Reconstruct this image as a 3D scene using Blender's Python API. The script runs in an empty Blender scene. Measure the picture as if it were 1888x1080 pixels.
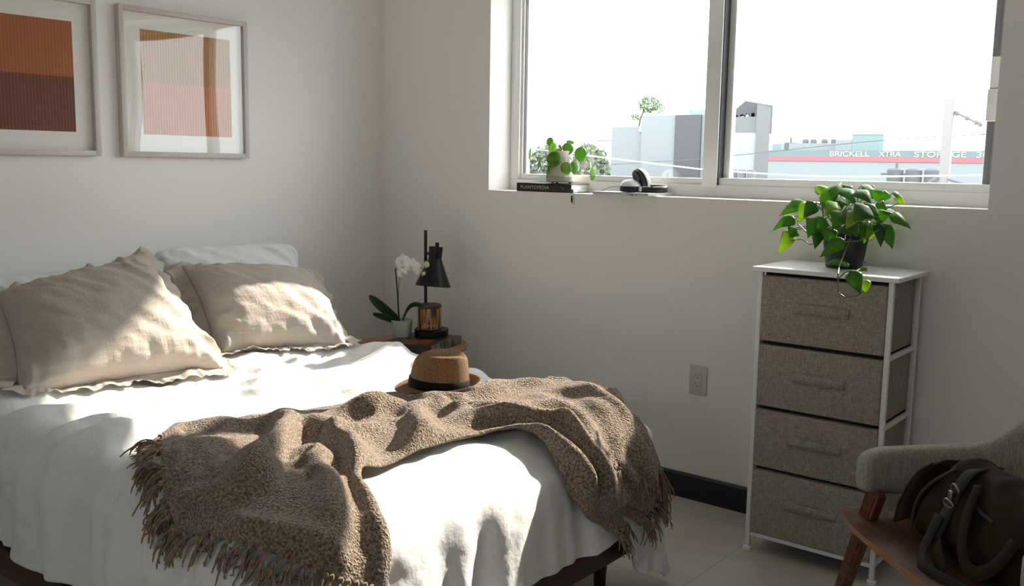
import bpy, bmesh, math, random
import numpy as np
from mathutils import Vector, Matrix, noise, Euler
random.seed(7)
S=bpy.context.scene
COL=S.collection
# ------------------------------------------------------------------ camera
def camera():
    f,cx,cy,cz,yaw,pitch,roll=CAMP=(1752.28,3.47578,-3.28459,1.30914,0.67701,0.13596,0.01606)
    cyw,syw=math.cos(yaw),math.sin(yaw);cp,sp=math.cos(pitch),math.sin(pitch)
    fw=Vector((-syw*cp,cyw*cp,-sp)); r=Vector((cyw,syw,0)); u=r.cross(fw)
    r2=r*math.cos(roll)+u*math.sin(roll); u2=-r*math.sin(roll)+u*math.cos(roll)
    cam=bpy.data.cameras.new('camera'); o=bpy.data.objects.new('camera',cam); COL.objects.link(o)
    m=Matrix((( r2.x,u2.x,-fw.x,cx),(r2.y,u2.y,-fw.y,cy),(r2.z,u2.z,-fw.z,cz),(0,0,0,1)))
    o.matrix_world=m
    cam.sensor_width=36; cam.lens=f/1888*36; cam.clip_start=.05; cam.clip_end=2000
    S.camera=o
camera()
# ------------------------------------------------------------------ exposure, sky, sun
S.view_settings.view_transform='Standard'; S.view_settings.look='None'
S.view_settings.gamma=1; S.view_settings.use_curve_mapping=False
S.view_settings.exposure=2.15
SUN_DIR=Vector((-.17,-1,-.67)).normalized()
def sky():
    w=bpy.data.worlds.new('sky'); S.world=w; w.use_nodes=True
    nt=w.node_tree; nt.nodes.clear(); N=nt.nodes.new; L=nt.links.new
    out=N('ShaderNodeOutputWorld'); bg=N('ShaderNodeBackground'); tc=N('ShaderNodeTexCoord')
    sep=N('ShaderNodeSeparateXYZ'); L(tc.outputs['Generated'],sep.inputs[0])
    ramp=N('ShaderNodeValToRGB'); L(sep.outputs['Z'],ramp.inputs[0])
    e=ramp.color_ramp.elements
    e[0].position=0.0; e[0].color=(.89,.97,1,1); e[1].position=.5; e[1].color=(.80,.90,1,1)
    ns=N('ShaderNodeTexNoise'); ns.inputs['Scale'].default_value=5; ns.inputs['Detail'].default_value=6
    mp=N('ShaderNodeMapping'); mp.inputs['Scale'].default_value=(1,1,2.6); L(tc.outputs['Generated'],mp.inputs[0]); L(mp.outputs[0],ns.inputs['Vector'])
    cr=N('ShaderNodeValToRGB'); cr.color_ramp.elements[0].position=.42; cr.color_ramp.elements[1].position=.62; L(ns.outputs['Fac'],cr.inputs[0])
    mx=N('ShaderNodeMixRGB'); L(cr.outputs[0],mx.inputs[0]); L(ramp.outputs[0],mx.inputs[1]); mx.inputs[2].default_value=(1,1,1,1)
    L(mx.outputs[0],bg.inputs[0]); bg.inputs[1].default_value=1.45
    L(bg.outputs[0],out.inputs[0])
    sun=bpy.data.lights.new('sun','SUN'); sun.energy=2.9; sun.angle=math.radians(.9); sun.color=(1,.90,.78)
    o=bpy.data.objects.new('sun',sun); COL.objects.link(o); o.location=(2,12,10)
    o.rotation_euler=SUN_DIR.to_track_quat('-Z','Y').to_euler()
    # daylight coming in through the window opening
    p=bpy.data.lights.new('window_daylight','AREA'); p.shape='RECTANGLE'; p.size=1.9; p.size_y=.9
    p.cycles.is_portal=True
    o=bpy.data.objects.new('window_daylight',p); COL.objects.link(o); o.location=(1.72,.22,1.7); o.rotation_euler=(math.radians(-90),0,0)
    o=o.copy(); COL.objects.link(o); o.location=(2.7,-4.86,1.72); o.rotation_euler=(math.radians(90),0,0)  # portal copy at the unseen fill window added behind the camera
sky()
# ------------------------------------------------------------------ helpers
MATS={}
def mat(name,col,rough=.6,metal=0,spec=.5,var=None,bump=None,sheen=0,trans=0,coat=0,coords='Object',scl=(1,1,1),subsurf=0):
    """procedural material; var=(scale,colour2,detail,lo,hi); bump=(kind,scale,strength,distance)"""
    m=bpy.data.materials.new(name); m.use_nodes=True; nt=m.node_tree; b=nt.nodes['Principled BSDF']
    N=nt.nodes.new; L=nt.links.new
    b.inputs['Base Color'].default_value=(*col,1); b.inputs['Roughness'].default_value=rough
    b.inputs['Metallic'].default_value=metal; b.inputs['Specular IOR Level'].default_value=spec
    if sheen: b.inputs['Sheen Weight'].default_value=sheen; b.inputs['Sheen Roughness'].default_value=.6
    if trans: b.inputs['Transmission Weight'].default_value=trans
    if coat: b.inputs['Coat Weight'].default_value=coat
    tc=N('ShaderNodeTexCoord'); mp=N('ShaderNodeMapping'); mp.inputs['Scale'].default_value=scl
    L(tc.outputs[coords],mp.inputs[0]); vec=mp.outputs[0]
    if var:
        ns=N('ShaderNodeTexNoise'); ns.inputs['Scale'].default_value=var[0]; ns.inputs['Detail'].default_value=var[2]
        L(vec,ns.inputs['Vector']); cr=N('ShaderNodeValToRGB'); L(ns.outputs['Fac'],cr.inputs[0])
        cr.color_ramp.elements[0].position=var[3]; cr.color_ramp.elements[0].color=(*col,1)
        cr.color_ramp.elements[1].position=var[4]; cr.color_ramp.elements[1].color=(*var[1],1)
        L(cr.outputs[0],b.inputs['Base Color'])
    last=None
    for bp in (bump if isinstance(bump,list) else [bump] if bump else []):
        kind,sc,st,dist=bp[:4]
        if kind=='noise':
            t=N('ShaderNodeTexNoise'); t.inputs['Scale'].default_value=sc; t.inputs['Detail'].default_value=5; o=t.outputs['Fac']
            v=vec
            if len(bp)>4:
                m2=N('ShaderNodeMapping'); m2.inputs['Scale'].default_value=bp[4]
                if len(bp)>5: m2.inputs['Rotation'].default_value=bp[5]
                L(vec,m2.inputs[0]); v=m2.outputs[0]
            L(v,t.inputs['Vector'])
        elif kind=='weave':
            o=weave(nt,vec,sc)
        elif kind=='voronoi':
            t=N('ShaderNodeTexVoronoi'); t.inputs['Scale'].default_value=sc; L(vec,t.inputs['Vector']); o=t.outputs['Distance']
        bn=N('ShaderNodeBump'); bn.inputs['Strength'].default_value=st; bn.inputs['Distance'].default_value=dist
        L(o,bn.inputs['Height'])
        if last: L(last,bn.inputs['Normal'])
        last=bn.outputs[0]
    if last: L(last,b.inputs['Normal'])
    MATS[name]=m; return m
def weave(nt,vec,sc):
    N=nt.nodes.new; L=nt.links.new
    outs=[]
    for ax in ('X','Y'):
        w=N('ShaderNodeTexWave'); w.bands_direction=ax; w.inputs['Scale'].default_value=sc; w.inputs['Distortion'].default_value=1.2
        w.inputs['Detail'].default_value=2; w.inputs['Detail Scale'].default_value=2; L(vec,w.inputs['Vector']); outs.append(w.outputs['Fac'])
    mx=N('ShaderNodeMath'); mx.operation='ADD'; L(outs[0],mx.inputs[0]); L(outs[1],mx.inputs[1]); return mx.outputs[0]
def nodes(m): return m.node_tree, m.node_tree.nodes['Principled BSDF']
def obj(name,bm,material,parent=None,smooth=True,loc=None):
    me=bpy.data.meshes.new(name)
    if isinstance(bm,bmesh.types.BMesh):
        bm.normal_update(); bm.to_mesh(me); bm.free()
    else: me.from_pydata(*bm)
    if smooth:
        me.polygons.foreach_set('use_smooth',[True]*len(me.polygons))
        if smooth!='full': me.set_sharp_from_angle(angle=math.radians(smooth if smooth is not True else 38))
    for m in (material if isinstance(material,(list,tuple)) else [material]): me.materials.append(m)
    o=bpy.data.objects.new(name,me); COL.objects.link(o)
    if parent: o.parent=parent
    if loc: o.location=loc
    return o
def thing(name,label,cat,loc=(0,0,0),rz=0,group=None,rot=None):
    o=bpy.data.objects.new(name,None); COL.objects.link(o); o.empty_display_size=.05
    o.location=loc; o.rotation_euler=rot if rot else (0,0,rz); o['label']=label; o['category']=cat
    if group: o['group']=group
    return o
def tag(o,label,cat,group=None):
    o['label']=label; o['category']=cat
    if group: o['group']=group
    return o
def struct(name,bm,m,parent=None,smooth=False):
    o=obj(name,bm,m,parent,smooth); 
    if not parent: o['kind']='structure'
    return o
def B(): return bmesh.new()
def box(bm,lo,hi,bev=0,seg=2,M=None,mi=0):
    t=bmesh.new(); bmesh.ops.create_cube(t,size=1)
    for v in t.verts: v.co=Vector([(lo[i]+hi[i])/2+v.co[i]*(hi[i]-lo[i]) for i in range(3)])
    if bev: bmesh.ops.bevel(t,geom=t.edges[:],offset=bev,segments=seg,affect='EDGES',profile=.5)
    join(bm,t,M,mi)
def join(bm,t,M=None,mi=None):
    if M is not None: bmesh.ops.transform(t,matrix=M,verts=t.verts)
    mp={}
    for v in t.verts: mp[v]=bm.verts.new(v.co)
    for f in t.faces:
        try:
            g=bm.faces.new([mp[v] for v in f.verts]); g.material_index=f.material_index if mi is None else mi
        except ValueError: pass
    t.free()
def tube(bm,pts,rad,n=8,cap=True,mi=0,flat=None):
    """tube along points; rad a number or a list; flat=(a,b) scales the section"""
    P=[Vector(p) for p in pts]; k=len(P); rs=rad if isinstance(rad,(list,tuple)) else [rad]*k
    rings=[]; up=None
    for i in range(k):
        d=(P[min(i+1,k-1)]-P[max(i-1,0)]).normalized()
        if up is None:
            a=Vector((0,0,1)) if abs(d.z)<.9 else Vector((1,0,0)); s=d.cross(a).normalized()
        else:
            s=(up-d*up.dot(d)).normalized()
        up=s; t=d.cross(s)
        fa,fb=flat or (1,1)
        rings.append([bm.verts.new(P[i]+(s*math.cos(2*math.pi*j/n)*fa+t*math.sin(2*math.pi*j/n)*fb)*rs[i]) for j in range(n)])
    for i in range(k-1):
        for j in range(n):
            f=bm.faces.new((rings[i][j],rings[i][(j+1)%n],rings[i+1][(j+1)%n],rings[i+1][j])); f.material_index=mi
    if cap:
        for r in (rings[0][::-1],rings[-1]):
            try: bm.faces.new(r).material_index=mi
            except ValueError: pass
def lathe(bm,prof,n=40,M=None,mi=0,fn=None):
    """profile [(r,z)] spun about z"""
    t=bmesh.new(); rings=[]
    for r,z in prof:
        if r<1e-6: rings.append([t.verts.new((0,0,z))])
        else: rings.append([t.verts.new((r*math.cos(2*math.pi*j/n),r*math.sin(2*math.pi*j/n),z)) for j in range(n)])
    for a,b in zip(rings,rings[1:]):
        for j in range(n):
            k=(j+1)%n
            if len(a)==1 and len(b)==1: continue
            vs=[a[0],b[k],b[j]][::-1] if len(a)==1 else [a[j],a[k],b[0]] if len(b)==1 else [a[j],a[k],b[k],b[j]]
            try: t.faces.new(vs)
            except ValueError: pass
    if fn:
        for v in t.verts: v.co=fn(v.co)
    join(bm,t,M,mi)
def prism(bm,poly,z0,z1,M=None,mi=0,bev=0):
    t=bmesh.new(); a=[t.verts.new((x,y,z0)) for x,y in poly]; b=[t.verts.new((x,y,z1)) for x,y in poly]; n=len(poly)
    t.faces.new(a[::-1]); t.faces.new(b)
    for i in range(n): t.faces.new((a[i],a[(i+1)%n],b[(i+1)%n],b[i]))
    bmesh.ops.recalc_face_normals(t,faces=t.faces)
    if bev: bmesh.ops.bevel(t,geom=t.edges[:],offset=bev,segments=2,affect='EDGES')
    join(bm,t,M,mi)
def gridmesh(bm,P,mi=0,closed=False):
    """P[i][j] points -> quads"""
    V=[[bm.verts.new(p) for p in row] for row in P]
    for i in range(len(V)-1):
        m=len(V[i])
        for j in range(m if closed else m-1):
            f=bm.faces.new((V[i][j],V[i+1][j],V[i+1][(j+1)%m],V[i][(j+1)%m])); f.material_index=mi
    return V
def subsurf(o,l=1):
    m=o.modifiers.new('subdivision','SUBSURF'); m.levels=l; m.render_levels=l; return o
def solid(o,t,off=0):
    m=o.modifiers.new('thickness','SOLIDIFY'); m.thickness=t; m.offset=off; return o
def text(name,body,size,material,parent,M,ext=.0004,align='LEFT',sx=1):
    c=bpy.data.curves.new(name,'FONT'); c.body=body; c.size=size; c.extrude=ext; c.align_x=align; c.space_character=sx
    t=bpy.data.objects.new(name,c); COL.objects.link(t)
    dg=bpy.context.evaluated_depsgraph_get(); me=bpy.data.meshes.new_from_object(t.evaluated_get(dg))
    bpy.data.objects.remove(t); bpy.data.curves.remove(c)
    me.transform(M); me.materials.clear(); me.materials.append(material)
    o=bpy.data.objects.new(name,me); COL.objects.link(o); o.parent=parent
    return o
def unpack(d):
    """grid of points stored as plain whole-number differences"""
    v,shape,lo,step=d
    a=np.array(v,dtype=np.int64).reshape(3,*shape)
    a=np.cumsum(np.cumsum(a,axis=1),axis=2).transpose(1,2,0)
    return np.array(lo)+a*step
def gridobj(name,P,material,parent=None):
    n,m=P.shape[:2]; F=[(i*m+j,(i+1)*m+j,(i+1)*m+j+1,i*m+j+1) for i in range(n-1) for j in range(m-1)]
    return obj(name,(P.reshape(-1,3).tolist(),[],F),material,parent,'full')
def smoothstep(a,b,x):
    t=max(0,min(1,(x-a)/(b-a))); return t*t*(3-2*t)
# ------------------------------------------------------------------ materials
wallm=mat('wall_paint',(.895,.862,.83),.85,spec=.2,bump=('noise',90,.05,.002))
white=mat('white_paint',(.82,.82,.80),.45,spec=.4)
ceilm=mat('ceiling_paint',(.92,.90,.87),.9)
blackm=mat('black_matte',(.006,.006,.006),.40,spec=.3)
basem=mat('baseboard_black',(.010,.010,.011),.35)
metalw=mat('white_powder_coat',(.80,.80,.79),.38)
# floor: large grey stone tiles
def tile_floor():
    m=mat('stone_tile',(.40,.375,.345),.28,spec=.35); nt,b=nodes(m); N=nt.nodes.new; L=nt.links.new
    tc=N('ShaderNodeTexCoord'); mp=N('ShaderNodeMapping'); mp.inputs['Location'].default_value=(.27,.14,0); L(tc.outputs['Object'],mp.inputs[0])
    br=N('ShaderNodeTexBrick'); br.inputs['Scale'].default_value=1; br.inputs['Brick Width'].default_value=1.2; br.inputs['Row Height'].default_value=.6
    br.inputs['Mortar Size'].default_value=.002; br.offset=.5; L(mp.outputs[0],br.inputs['Vector'])
    ns=N('ShaderNodeTexNoise'); ns.inputs['Scale'].default_value=2.2; ns.inputs['Detail'].default_value=9; ns.inputs['Distortion'].default_value=1.6; L(mp.outputs[0],ns.inputs['Vector'])
    cr=N('ShaderNodeValToRGB'); e=cr.color_ramp.elements; e[0].position=.3; e[0].color=(.50,.455,.405,1); e[1].position=.75; e[1].color=(.62,.575,.52,1); L(ns.outputs['Fac'],cr.inputs[0])
    br.inputs['Mortar'].default_value=(.36,.33,.29,1); L(cr.outputs[0],br.inputs['Color1']); L(cr.outputs[0],br.inputs['Color2'])
    L(br.outputs['Color'],b.inputs['Base Color']); return m
floorm=tile_floor()
def wood(name,c1,c2,scale=(1,12,12),rough=.4):
    m=mat(name,c1,rough,spec=.4); nt,b=nodes(m); N=nt.nodes.new; L=nt.links.new
    tc=N('ShaderNodeTexCoord'); mp=N('ShaderNodeMapping'); mp.inputs['Scale'].default_value=scale; L(tc.outputs['Object'],mp.inputs[0])
    ns=N('ShaderNodeTexNoise'); ns.inputs['Scale'].default_value=4; ns.inputs['Detail'].default_value=8; ns.inputs['Distortion'].default_value=.8; L(mp.outputs[0],ns.inputs['Vector'])
    cr=N('ShaderNodeValToRGB'); e=cr.color_ramp.elements; e[0].position=.35; e[0].color=(*c1,1); e[1].position=.68; e[1].color=(*c2,1); L(ns.outputs['Fac'],cr.inputs[0]); L(cr.outputs[0],b.inputs['Base Color'])
    bn=N('ShaderNodeBump'); bn.inputs['Strength'].default_value=.08; bn.inputs['Distance'].default_value=.002; L(ns.outputs['Fac'],bn.inputs['Height']); L(bn.outputs[0],b.inputs['Normal'])
    return m
walnut=wood('walnut',(.085,.030,.012),(.17,.068,.028),(2,14,14))
darkwood=wood('dark_wood',(.032,.012,.006),(.060,.024,.012),(14,2,14))
def glassm(name,tint=(1,1,1),r0=.045):
    """thin clear sheet: see-through, with a mirror reflection that grows at grazing angles (same from both sides)"""
    m=bpy.data.materials.new(name); m.use_nodes=True; nt=m.node_tree; nt.nodes.clear(); N=nt.nodes.new; L=nt.links.new
    out=N('ShaderNodeOutputMaterial'); tr=N('ShaderNodeBsdfTransparent'); tr.inputs[0].default_value=(*tint,1); gl=N('ShaderNodeBsdfGlossy'); gl.inputs['Roughness'].default_value=.0
    lw=N('ShaderNodeLayerWeight'); lw.inputs['Blend'].default_value=.5
    pw=N('ShaderNodeMath'); pw.operation='POWER'; pw.inputs[1].default_value=5; L(lw.outputs['Facing'],pw.inputs[0])
    ma=N('ShaderNodeMath'); ma.operation='MULTIPLY_ADD'; ma.inputs[1].default_value=1-r0; ma.inputs[2].default_value=r0; L(pw.outputs[0],ma.inputs[0])
    mx=N('ShaderNodeMixShader'); L(ma.outputs[0],mx.inputs[0]); L(tr.outputs[0],mx.inputs[1]); L(gl.outputs[0],mx.inputs[2]); L(mx.outputs[0],out.inputs[0])
    return m
pane=glassm('window_glass',(.985,.995,.99),.03)
# ------------------------------------------------------------------ room
RX,RY,RZ=4.5,-4.7,2.62
FILL_WIN=(2.3,3.1,1.35,2.1)   # unseen window added behind the camera for fill light
WX0,WX1,WZ0,WZ1=.691,2.757,1.187,2.17   # window opening
def room():
    b=B(); box(b,(-.2,RY-.2,-.15),(RX+.2,.25,0)); struct('floor',b,floorm)
    b=B(); box(b,(-.2,RY-.2,RZ),(RX+.2,.25,RZ+.15)); struct('ceiling',b,ceilm)
    b=B(); box(b,(-.2,RY-.2,0),(0,.25,RZ)); struct('wall_left',b,wallm)
    b=B(); box(b,(RX,RY-.2,0),(RX+.2,.25,RZ)); struct('wall_right',b,wallm)
    # wall behind the camera, with an unseen window added for fill light
    b=B(); X0,X1,Z0,Z1=FILL_WIN
    for lo,hi in (((0,RY-.2,0),(X0,RY,RZ)),((X1,RY-.2,0),(RX,RY,RZ)),((X0,RY-.2,0),(X1,RY,Z0)),((X0,RY-.2,Z1),(X1,RY,RZ))): box(b,lo,hi)
    struct('wall_front',b,wallm)
    w=bpy.data.objects.new('added_fill_window',None); COL.objects.link(w); w['kind']='structure'; w.location=((X0+X1)/2,RY-.12,Z0)
    hw,hh=(X1-X0)/2,Z1-Z0; b=B()
    for lo,hi in (((-hw,-.03,0),(hw,.03,.05)),((-hw,-.03,hh-.05),(hw,.03,hh)),((-hw,-.03,.05),(-hw+.05,.03,hh-.05)),((hw-.05,-.03,.05),(hw,.03,hh-.05)),((-.03,-.03,.05),(.03,.03,hh-.05))): box(b,lo,hi,.003)
    obj('frame',b,white,w)
    b=B(); box(b,(-hw+.04,-.003,.04),(hw-.04,.003,hh-.04)); obj('pane',b,pane,w)
    b=B()
    # window wall with its opening, as one welded shell
    xs=(0,WX0,WX1,RX); zs=(0,WZ0,WZ1,RZ); T=.25
    g={}
    for k,y in enumerate((0,T)):
        for i,x in enumerate(xs):
            for j,z in enumerate(zs): g[i,j,k]=b.verts.new((x,y,z))
    for i in range(3):
        for j in range(3):
            if i==1 and j==1: continue
            b.faces.new((g[i,j,0],g[i+1,j,0],g[i+1,j+1,0],g[i,j+1,0])); b.faces.new((g[i,j,1],g[i,j+1,1],g[i+1,j+1,1],g[i+1,j,1]))
    for q in (((1,1),(2,1)),((2,1),(2,2)),((2,2),(1,2)),((1,2),(1,1))):
        (a,c),(d,e)=q; b.faces.new((g[a,c,0],g[a,c,1],g[d,e,1],g[d,e,0]))
    bmesh.ops.recalc_face_normals(b,faces=b.faces)
    struct('wall_back',b,wallm)
    # baseboards
    b=B(); prism(b,[(0,0),(-.012,0),(-.012,.092),(-.004,.1014),(0,.1014)],.0,RX,Matrix(((0,0,1,0),(1,0,0,0),(0,1,0,0),(0,0,0,1)))); struct('baseboard_back',b,basem)
    b=B(); box(b,(0,RY,0),(.012,-.013,.1014),.002); struct('baseboard_left',b,basem)
room()
def window():
    w=bpy.data.objects.new('window_1',None); COL.objects.link(w); w['kind']='structure'; w.location=((WX0+WX1)/2,.15,WZ0); ox,oy,oz=w.location
    def bx(name,parts,m=white,par=w,bev=.003):
        b=B()
        for lo,hi in parts: box(b,(lo[0]-ox,lo[1]-oy,lo[2]-oz),(hi[0]-ox,hi[1]-oy,hi[2]-oz),bev)
        return obj(name,b,m,par)
    grey=mat('grey_track',(.22,.23,.24),.5); gask=mat('black_gasket',(.03,.03,.03),.6)
    # outer frame
    bx('frame',[((WX0,.15,WZ0),(WX1,.235,WZ0+.049)),((WX0,.15,WZ1-.05),(WX1,.235,WZ1)),((WX0,.15,WZ0+.049),(WX0+.050,.235,WZ1-.05)),((WX1-.030,.15,WZ0+.049),(WX1,.235,WZ1-.05))])
    bx('track',[((WX1-.062,.172,WZ0+.06),(WX1-.030,.235,WZ1-.05)),((WX1-.040,.160,WZ0+.06),(WX1-.030,.172,WZ1-.05))],grey,bev=.001)
    z0,z1=WZ0+.049,WZ1-.05
    # left sash (inner) and right sash (outer)
    l=bx('sash',[((WX0+.05,.163,z0),(1.70,.195,z0+.025)),((WX0+.05,.163,z1-.03),(1.70,.195,z1)),((WX0+.05,.163,z0+.025),(WX0+.062,.195,z1-.03)),((1.679,.140,z0-.008),(1.742,.195,z1))])
    bx('gasket',[((1.742,.146,z0),(1.7455,.195,z1)),((WX0+.062,.17,z0+.025),(WX0+.0645,.19,z1-.03))],gask,bev=0)
    bx('pane',[((WX0+.062,.178,z0+.02),(1.69,.182,z1-.02))],pane,l,0)
    r=bx('sash',[((1.742,.156,z0-.004),(WX1-.03,.225,z0+.028)),((1.742,.19,z1-.03),(WX1-.03,.225,z1)),((1.745,.19,z0+.028),(1.772,.225,z1-.03)),((WX1-.068,.19,z0+.028),(WX1-.062,.225,z1-.03))])
    bx('pane',[((1.762,.206,z0+.02),(WX1-.062,.21,z1-.02))],pane,r,0)
    bx('latch',[((WX1-.052,.118,1.575),(WX1-.012,.152,1.672)),((WX1-.056,.116,1.468),(WX1-.014,.152,1.570))],white,w,.004)
window()

# ------------------------------------------------------------------ pictures on the left wall
def stripes(name,dark,light,stripe,period):
    """upper / lower colour blocks with thin vertical stripes, in the print's own coordinates (y along, z up)"""
    m=mat(name,dark,.75); nt,b=nodes(m); N=nt.nodes.new; L=nt.links.new
    tc=N('ShaderNodeTexCoord'); sp=N('ShaderNodeSeparateXYZ'); L(tc.outputs['Object'],sp.inputs[0])
    gt=N('ShaderNodeMath'); gt.operation='GREATER_THAN'; L(sp.outputs['Z'],gt.inputs[0]); gt.inputs[1].default_value=0
    m1=N('ShaderNodeMixRGB'); L(gt.outputs[0],m1.inputs[0]); m1.inputs[1].default_value=(*dark,1); m1.inputs[2].default_value=(*light,1)
    dv=N('ShaderNodeMath'); dv.operation='DIVIDE'; L(sp.outputs['Y'],dv.inputs[0]); dv.inputs[1].default_value=period
    fr=N('ShaderNodeMath'); fr.operation='FRACT'; L(dv.outputs[0],fr.inputs[0])
    lt=N('ShaderNodeMath'); lt.operation='LESS_THAN'; L(fr.outputs[0],lt.inputs[0]); lt.inputs[1].default_value=.22
    m2=N('ShaderNodeMixRGB'); L(lt.outputs[0],m2.inputs[0]); L(m1.outputs[0],m2.inputs[1])
    m3=N('ShaderNodeMixRGB'); L(gt.outputs[0],m3.inputs[0]); m3.inputs[1].default_value=(*stripe[0],1); m3.inputs[2].default_value=(*stripe[1],1)
    L(m3.outputs[0],m2.inputs[2]); L(m2.outputs[0],b.inputs['Base Color']); return m
frame_m=mat('pale_frame',(.60,.55,.50),.5); matb=mat('mat_board',(.88,.85,.80),.9)
acryl=glassm('picture_acrylic',(1,1,1),.07)
def picture(y0,y1,z0,z1,pm,label,bow,art):
    yc,zc=(y0+y1)/2,(z0+z1)/2; w,h=(y1-y0)/2,(z1-z0)/2
    t=thing('framed_print',label,'picture',(0.0005,yc,zc),0,'framed prints on the left wall')
    b=B(); f=.020; D=.030
    for lo,hi in (((0,-w,-h),(D,-w+f,h)),((0,w-f,-h),(D,w,h)),((0,-w+f,-h),(D,w-f,-h+f)),((0,-w+f,h-f),(D,w-f,h))): box(b,lo,hi,.0015)
    obj('frame',b,frame_m,t)
    b=B(); box(b,(.002,-w+f,-h+f),(.006,w-f,h-f)); obj('mat_board',b,matb,t)
    a0,a1,c0,c1=art; b=B(); box(b,(-.0004,-(a1-a0)/2,-(c1-c0)/2),(.0006,(a1-a0)/2,(c1-c0)/2))
    obj('print',b,pm,t,loc=(.0062,(a0+a1)/2-yc,(c0+c1)/2-zc))
    b=B(); n=16; P=[]
    for i in range(n+1):
        P.append([(.020+bow*math.cos((i/n-.5)*math.pi)*math.cos((j/n-.5)*math.pi),-w+f+(2*w-2*f)*i/n,-h+f+(2*h-2*f)*j/n) for j in range(n+1)])
    gridmesh(b,P); obj('acrylic_sheet',b,acryl,t,'full')
PR1=stripes('print_ochre',(.55,.17,.030),(.50,.245,.065),((.66,.42,.28),(.20,.095,.035)),.0118)
PR2=stripes('print_rust',(.15,.040,.015),(.38,.105,.03),((.26,.095,.04),(.46,.16,.06)),.0118)
picture(-1.3685,-.7982,1.310,1.876,PR1,'right framed print, tan over rust stripes, mirroring the window in its glazing',.0012,(-1.271,-.870,1.3970,1.7955))
picture(-2.0255,-1.4553,1.310,1.876,PR2,'left framed print, dark orange over brown stripes, cut by the edge of the photo',.0,(-1.939,-1.538,1.3965,1.790))
# ------------------------------------------------------------------ wall outlet
def outlet():
    pl=mat('outlet_plastic',(.60,.565,.52),.4); dk=mat('outlet_slot',(.015,.013,.012),.6)
    t=thing('wall_outlet','white double wall outlet on the wall below the window','outlet',(1.775,0,.482))
    b=B(); box(b,(-.0375,-.006,-.059),(.0375,-.0004,.059),.003,3); obj('cover_plate',b,pl,t)
    b=B(); box(b,(-.0165,-.0085,-.0335),(.0165,-.0055,.0335),.0008); fc=obj('receptacle',b,pl,t)
    b=B()
    for z in (.016,-.016):
        box(b,(-.0085,-.0089,z+.001),(-.0070,-.0084,z+.009)); box(b,(-.0115,-.0089,z+.004),(-.0080,-.0084,z+.0058))
        box(b,(.0055,-.0089,z+.001),(.0070,-.0084,z+.008))
        lathe(b,[(0,0),(.0024,0),(.0024,.0005),(0,.0005)],14,Matrix.Translation((0,-.0084,z-.006))@Matrix.Rotation(math.pi/2,4,'X'))
    obj('slots',b,dk,fc)
    for z in (.048,-.048):
        b=B(); lathe(b,[(0,0),(.003,0),(.0025,.001),(0,.0012)],14,Matrix.Translation((0,-.006,z))@Matrix.Rotation(math.pi/2,4,'X')); obj('screw',b,pl,t)
outlet()
# ------------------------------------------------------------------ fabric drawer tower
def linen_weave(name,c1,c2,sc=260,bs=.35):
    m=mat(name,c1,.9,spec=.15); nt,b=nodes(m); N=nt.nodes.new; L=nt.links.new
    tc=N('ShaderNodeTexCoord'); fac=[]
    for s in ((1,.06,.06),(.06,.06,1)):
        mp=N('ShaderNodeMapping'); mp.inputs['Scale'].default_value=(s[0]*sc*1.3,sc*.9 if s[0]<1 else sc*.9,s[2]*sc*1.3); L(tc.outputs['Object'],mp.inputs[0])
        ns=N('ShaderNodeTexNoise'); ns.inputs['Scale'].default_value=1; ns.inputs['Detail'].default_value=3; L(mp.outputs[0],ns.inputs['Vector']); fac.append(ns.outputs['Fac'])
    ad=N('ShaderNodeMath'); ad.operation='ADD'; L(fac[0],ad.inputs[0]); L(fac[1],ad.inputs[1])
    cr=N('ShaderNodeValToRGB'); e=cr.color_ramp.elements; e[0].position=.38; e[0].color=(*c1,1); e[1].position=.64; e[1].color=(*c2,1)
    hf=N('ShaderNodeMath'); hf.operation='MULTIPLY'; hf.inputs[1].default_value=.5; L(ad.outputs[0],hf.inputs[0]); L(hf.outputs[0],cr.inputs[0]); L(cr.outputs[0],b.inputs['Base Color'])
    bn=N('ShaderNodeBump'); bn.inputs['Strength'].default_value=bs; bn.inputs['Distance'].default_value=.001; L(hf.outputs[0],bn.inputs['Height']); L(bn.outputs[0],b.inputs['Normal'])
    return m
greyfab=linen_weave('taupe_drawer_fabric',(.19,.165,.14),(.48,.43,.375),600,.3)
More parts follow.
